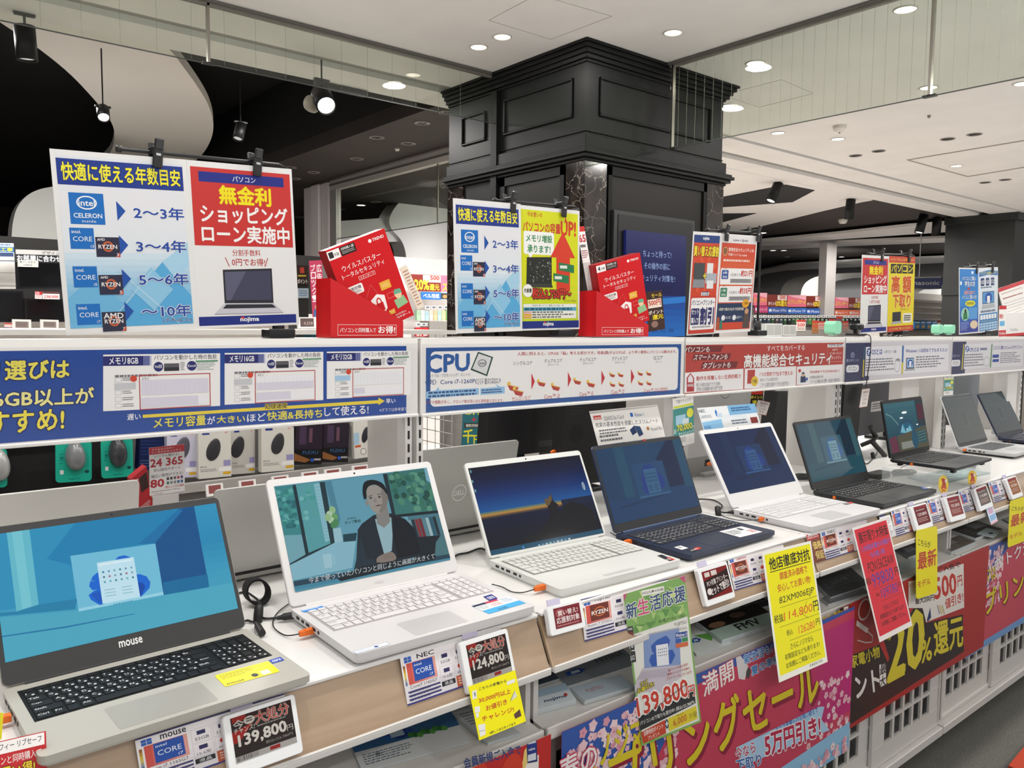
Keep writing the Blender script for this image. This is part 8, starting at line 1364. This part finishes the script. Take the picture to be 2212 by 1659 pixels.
# right: long far wall shelf with two rows of signs
SY = 7.6
zp = lambda y, v: float(ony(1700, 400+v/3.318, y)[2])
t = thing('store_shelf', 'long white far shelf under the sale signs, right of the column', 'shelf', (12.6, SY+.3, 0)); MB().box((10.2, SY+.06, 0), (16.5, SY+.6, zp(SY+.06, 790)), M('9a9592', .6)).build('back_panel', t)
MB().box((10.2, SY-.25, 0), (16.5, SY+.06, zp(SY-.25, 936)), M('8a8583', .6)).build('base_cabinet', t)
def pinkf(s): s.poly([(0, 0), (1, 0), (1, .4), (.3, .2)], 'e8a8b4'); s.t('スプリングセール', (.02, .38), (1, .76), 'e8d23a', .03, ('c83a5a', .04), sh=.1)
def redf(s): s.r((.5, .05), (.98, .45), 'd8ccc6'); s.t('500', (.62, .08), (.9, .36), 'c2362a', .04); s.t('ポイント', (.03, .58), (.42, .86), 'f0ece4', .03); s.t('20%還元', (.40, .46), (.98, .95), 'e8d232', .04)
GS = 'far sale signs over the shelf'
for k, (x0, y0, x1, y1, r) in enumerate(((225, 772, 322, 862, 0), (326, 784, 466, 872, 1), (469, 788, 602, 872, 0), (605, 794, 728, 874, 1), (810, 804, 906, 882, 0), (909, 806, 1000, 884, 1))):
    flat('far '+('pink', 'dark red')[r]+' sale sign, '+('leftmost over the long shelf', 'second from the post of the red posters', 'third along the long shelf', 'left of the white post', 'right of the white post', 'half behind the small loan poster')[k], 'sale_sign', 'sign', Q(x0, y0, x1, y1), SY, ZE, redf if r else pinkf, '7a2a22' if r else 'dc6a80', .01, group=GS)
for k, (x0, y0, x1, y1, c, tx) in enumerate(((235, 866, 327, 914, 'b83a6a', '13シリーズ'), (330, 874, 467, 920, '33549c', 'iPhone 14 Pro'), (470, 880, 602, 922, '3a6ab8', 'iPhone 14'), (605, 884, 730, 926, '2f5fae', 'iPhone 14'), (808, 892, 908, 934, 'd0603a', 'iPhone 15シリーズ'), (911, 894, 1000, 936, 'd86a44', 'iPhone 15'))):
    flat(('magenta', 'dark blue', 'mid blue', 'deep blue', 'orange', 'light orange')[k]+' far series sign in the lower sign row', 'store_sign', 'sign', Q(x0, y0, x1, y1), SY-.01, ZE, lambda s, tx=tx: (s.r((.04, .3), (.18, .7), 'd8dce6'), s.t(tx, (.24, .28), (.94, .72), 'e6e8ee', .01)), c, .01, group='far series signs')
for i in range(24): x = 232+i*32; flat('tiny white tag, number %d along the far phone shelf edge' % (i+1) if 0 else 'tiny white tag on the far phone shelf edge under the series signs', 'price_tag', 'price tag', Q(x, 932, x+24, 950), SY-.27, ZE, lambda s: s.r((.2, .25), (.8, .75), '7a7a7c'), 'e8e6e4', .01, group='tiny tags under the series signs')
for i in range(26):
    x = 235+i*29.5; h = R.randint(30, 52); c = R.choice(['2d4a2f', '1f2326', '39424a', '5a8a4a', '2a2d33', '6a6f74', '4a3a44', '23303c'])
    flat('small dark accessory pack hanging in the far phone shelf row', 'accessory_pack', 'package', Q(x, 955, x+22, 955+h), SY-.3, ZE, lambda s: s.r((.2, .1), (.8, .3), 'b8c0c0'), c, .02, group='accessory packs on the far phone shelf')
for i, (x0, y0, x1, y1, c, lb) in enumerate(((533, 965, 598, 1045, 'ddd6d0', 'red lettered'), (645, 970, 690, 1060, 'a8703a', 'orange tilted'), (690, 975, 745, 1035, 'c8a8a0', 'pink striped'), (765, 960, 812, 1030, '8a7a72', 'brown'), (818, 940, 862, 1040, '5a5a72', 'slate'), (860, 975, 905, 1045, 'b0948a', 'tan'))):
    flat(lb+' card standing on the far stock in front of the phone shelf', 'promo_card', 'card', Q(x0, y0, x1, y1), SY-.885, ZE, lambda s: (s.r((0, .0), (1, .2), 'b8352c'), s.t('500', (.1, .3), (.9, .6), 'c2362a', .04), s.lines((.1, .7), (.9, .95), 2, '8a5a4a', .5)), c, .004)
t = thing('store_shelf', 'low white stock table in front of the far phone shelf', 'table', (11.6, SY-.7, 0)); MB().box((8.6, SY-.88, 0), (14.5, SY-.5, zp(SY-.88, 1040)), M('8f8a87', .6)).build('table_body', t)
for q, lb in ((Q(312, 992, 430, 1082), 'clear acrylic box on the far table, left one'), (Q(436, 1002, 530, 1078), 'clear acrylic box on the far table, right one')): flat(lb, 'acrylic_box', 'box', q, SY-.98, ZE, lambda s: (s.fr((0, 0), (1, 1), 'd8dcd8', .012), s.ln([(.5, 0), (.5, 1)], 'c8ccc8', .01)), 'a3a5a2', .1, group='acrylic boxes')
mb = MB(); a = np.array(ony(1784, 600, SY-.1)); mb.box((a[0], SY-.1, 0), (a[0]+.33, SY+.04, 2.9), M('b8b3b0', .5)); struct('column_4', mb, 'white square post between the far sale signs', 'post')
# far right of the shop: slatted white shelf, hanging oval sign, small blue boxes
t = thing('store_shelf', 'white slatted far shelf between the yellow and blue posters', 'shelf', (14.6, 6.1, 0)); MB().box((12.6, 6.1, 0), (17.2, 6.4, 2.0), M('cdc8c2', .6)).build('back_panel', t)
for k in range(7): MB().box((12.6, 6.05, 1.25+k*.1), (17.2, 6.1, 1.29+k*.1), M('8a8681', .6)).build('slat_shelf', t)
for k in range(4): flat('small blue far box, '+('first', 'second', 'third', 'fourth')[k]+' right of the yellow poster', 'goods_box', 'box', Q(1382+k*41, 975, 1420+k*41, 1030), 5.95, ZE, lambda s: (s.e((.2, .5), (.8, .9), 'c8a05a'), s.lines((.1, .1), (.9, .35), 1, 'e6ecf2', .6)), '3a78b0', .1, group='small blue far boxes')
flat('red and cream far card in front of the blue boxes', 'promo_card', 'card', Q(1535, 968, 1618, 1030), 6.03, ZE, lambda s: (s.t('800', (.15, .45), (.85, .85), 'c2362a', .04), s.r((0, 0), (1, .3), '7a3a2a')), 'dcd0c0', .01)
s = Sheet.px(Q(1290, 655, 1597, 745), (0, 5.6, 1.8), (0, -1, 0), ZE, body=False); s.zoom = None; w, h = s.w, s.h
pl = smooth([(0, .18), (.5, .02), (.9, .0), (.985, .2), (1, .5), (.985, .85), (.9, 1), (.5, .96), (0, .8)], 4); s.mb.prism(pl, s.P, -.15, 0, M('1a2a5c', .3)); s.poly(smooth([(0, .3), (.5, .16), (.88, .14), (.96, .5), (.88, .86), (.5, .84), (0, .7)], 3), '1d3a86'); s.ln([(.02, .12), (.9, .02)], 'c8ccd2', .02)
s.t('Panasonic', (.06, .34), (.86, .66), 'e8eaee', .03); o = tag(s.build('hanging_sign'), 'blue rounded hanging sign with white lettering, right of the yellow poster', 'sign'); p = s.P(.5, 0, -.08); MB().tube([p, (p[0], p[1], 2.99)], .008, M('9a9a9c', .4), 6).build('hanging_rod', o)
flat('small green exit-style sign far behind, left of the student posters', 'exit_sign', 'sign', Q(1662, 822, 1686, 872), 6.03, ZE, lambda s: s.r((.2, .1), (.8, .9), 'd8f0e0'), '2f9a68', .05)
flat('dark band with white points lettering just over the header, under the yellow poster', 'sale_sign', 'sign', [(1130, 1060), (1290, 1052), (1300, 1090), (1140, 1092)], 1.595, ZE, lambda s: s.t('ポイント', (.1, .1), (.98, .95), 'e8e6e2', .05), '3a2624', .004)
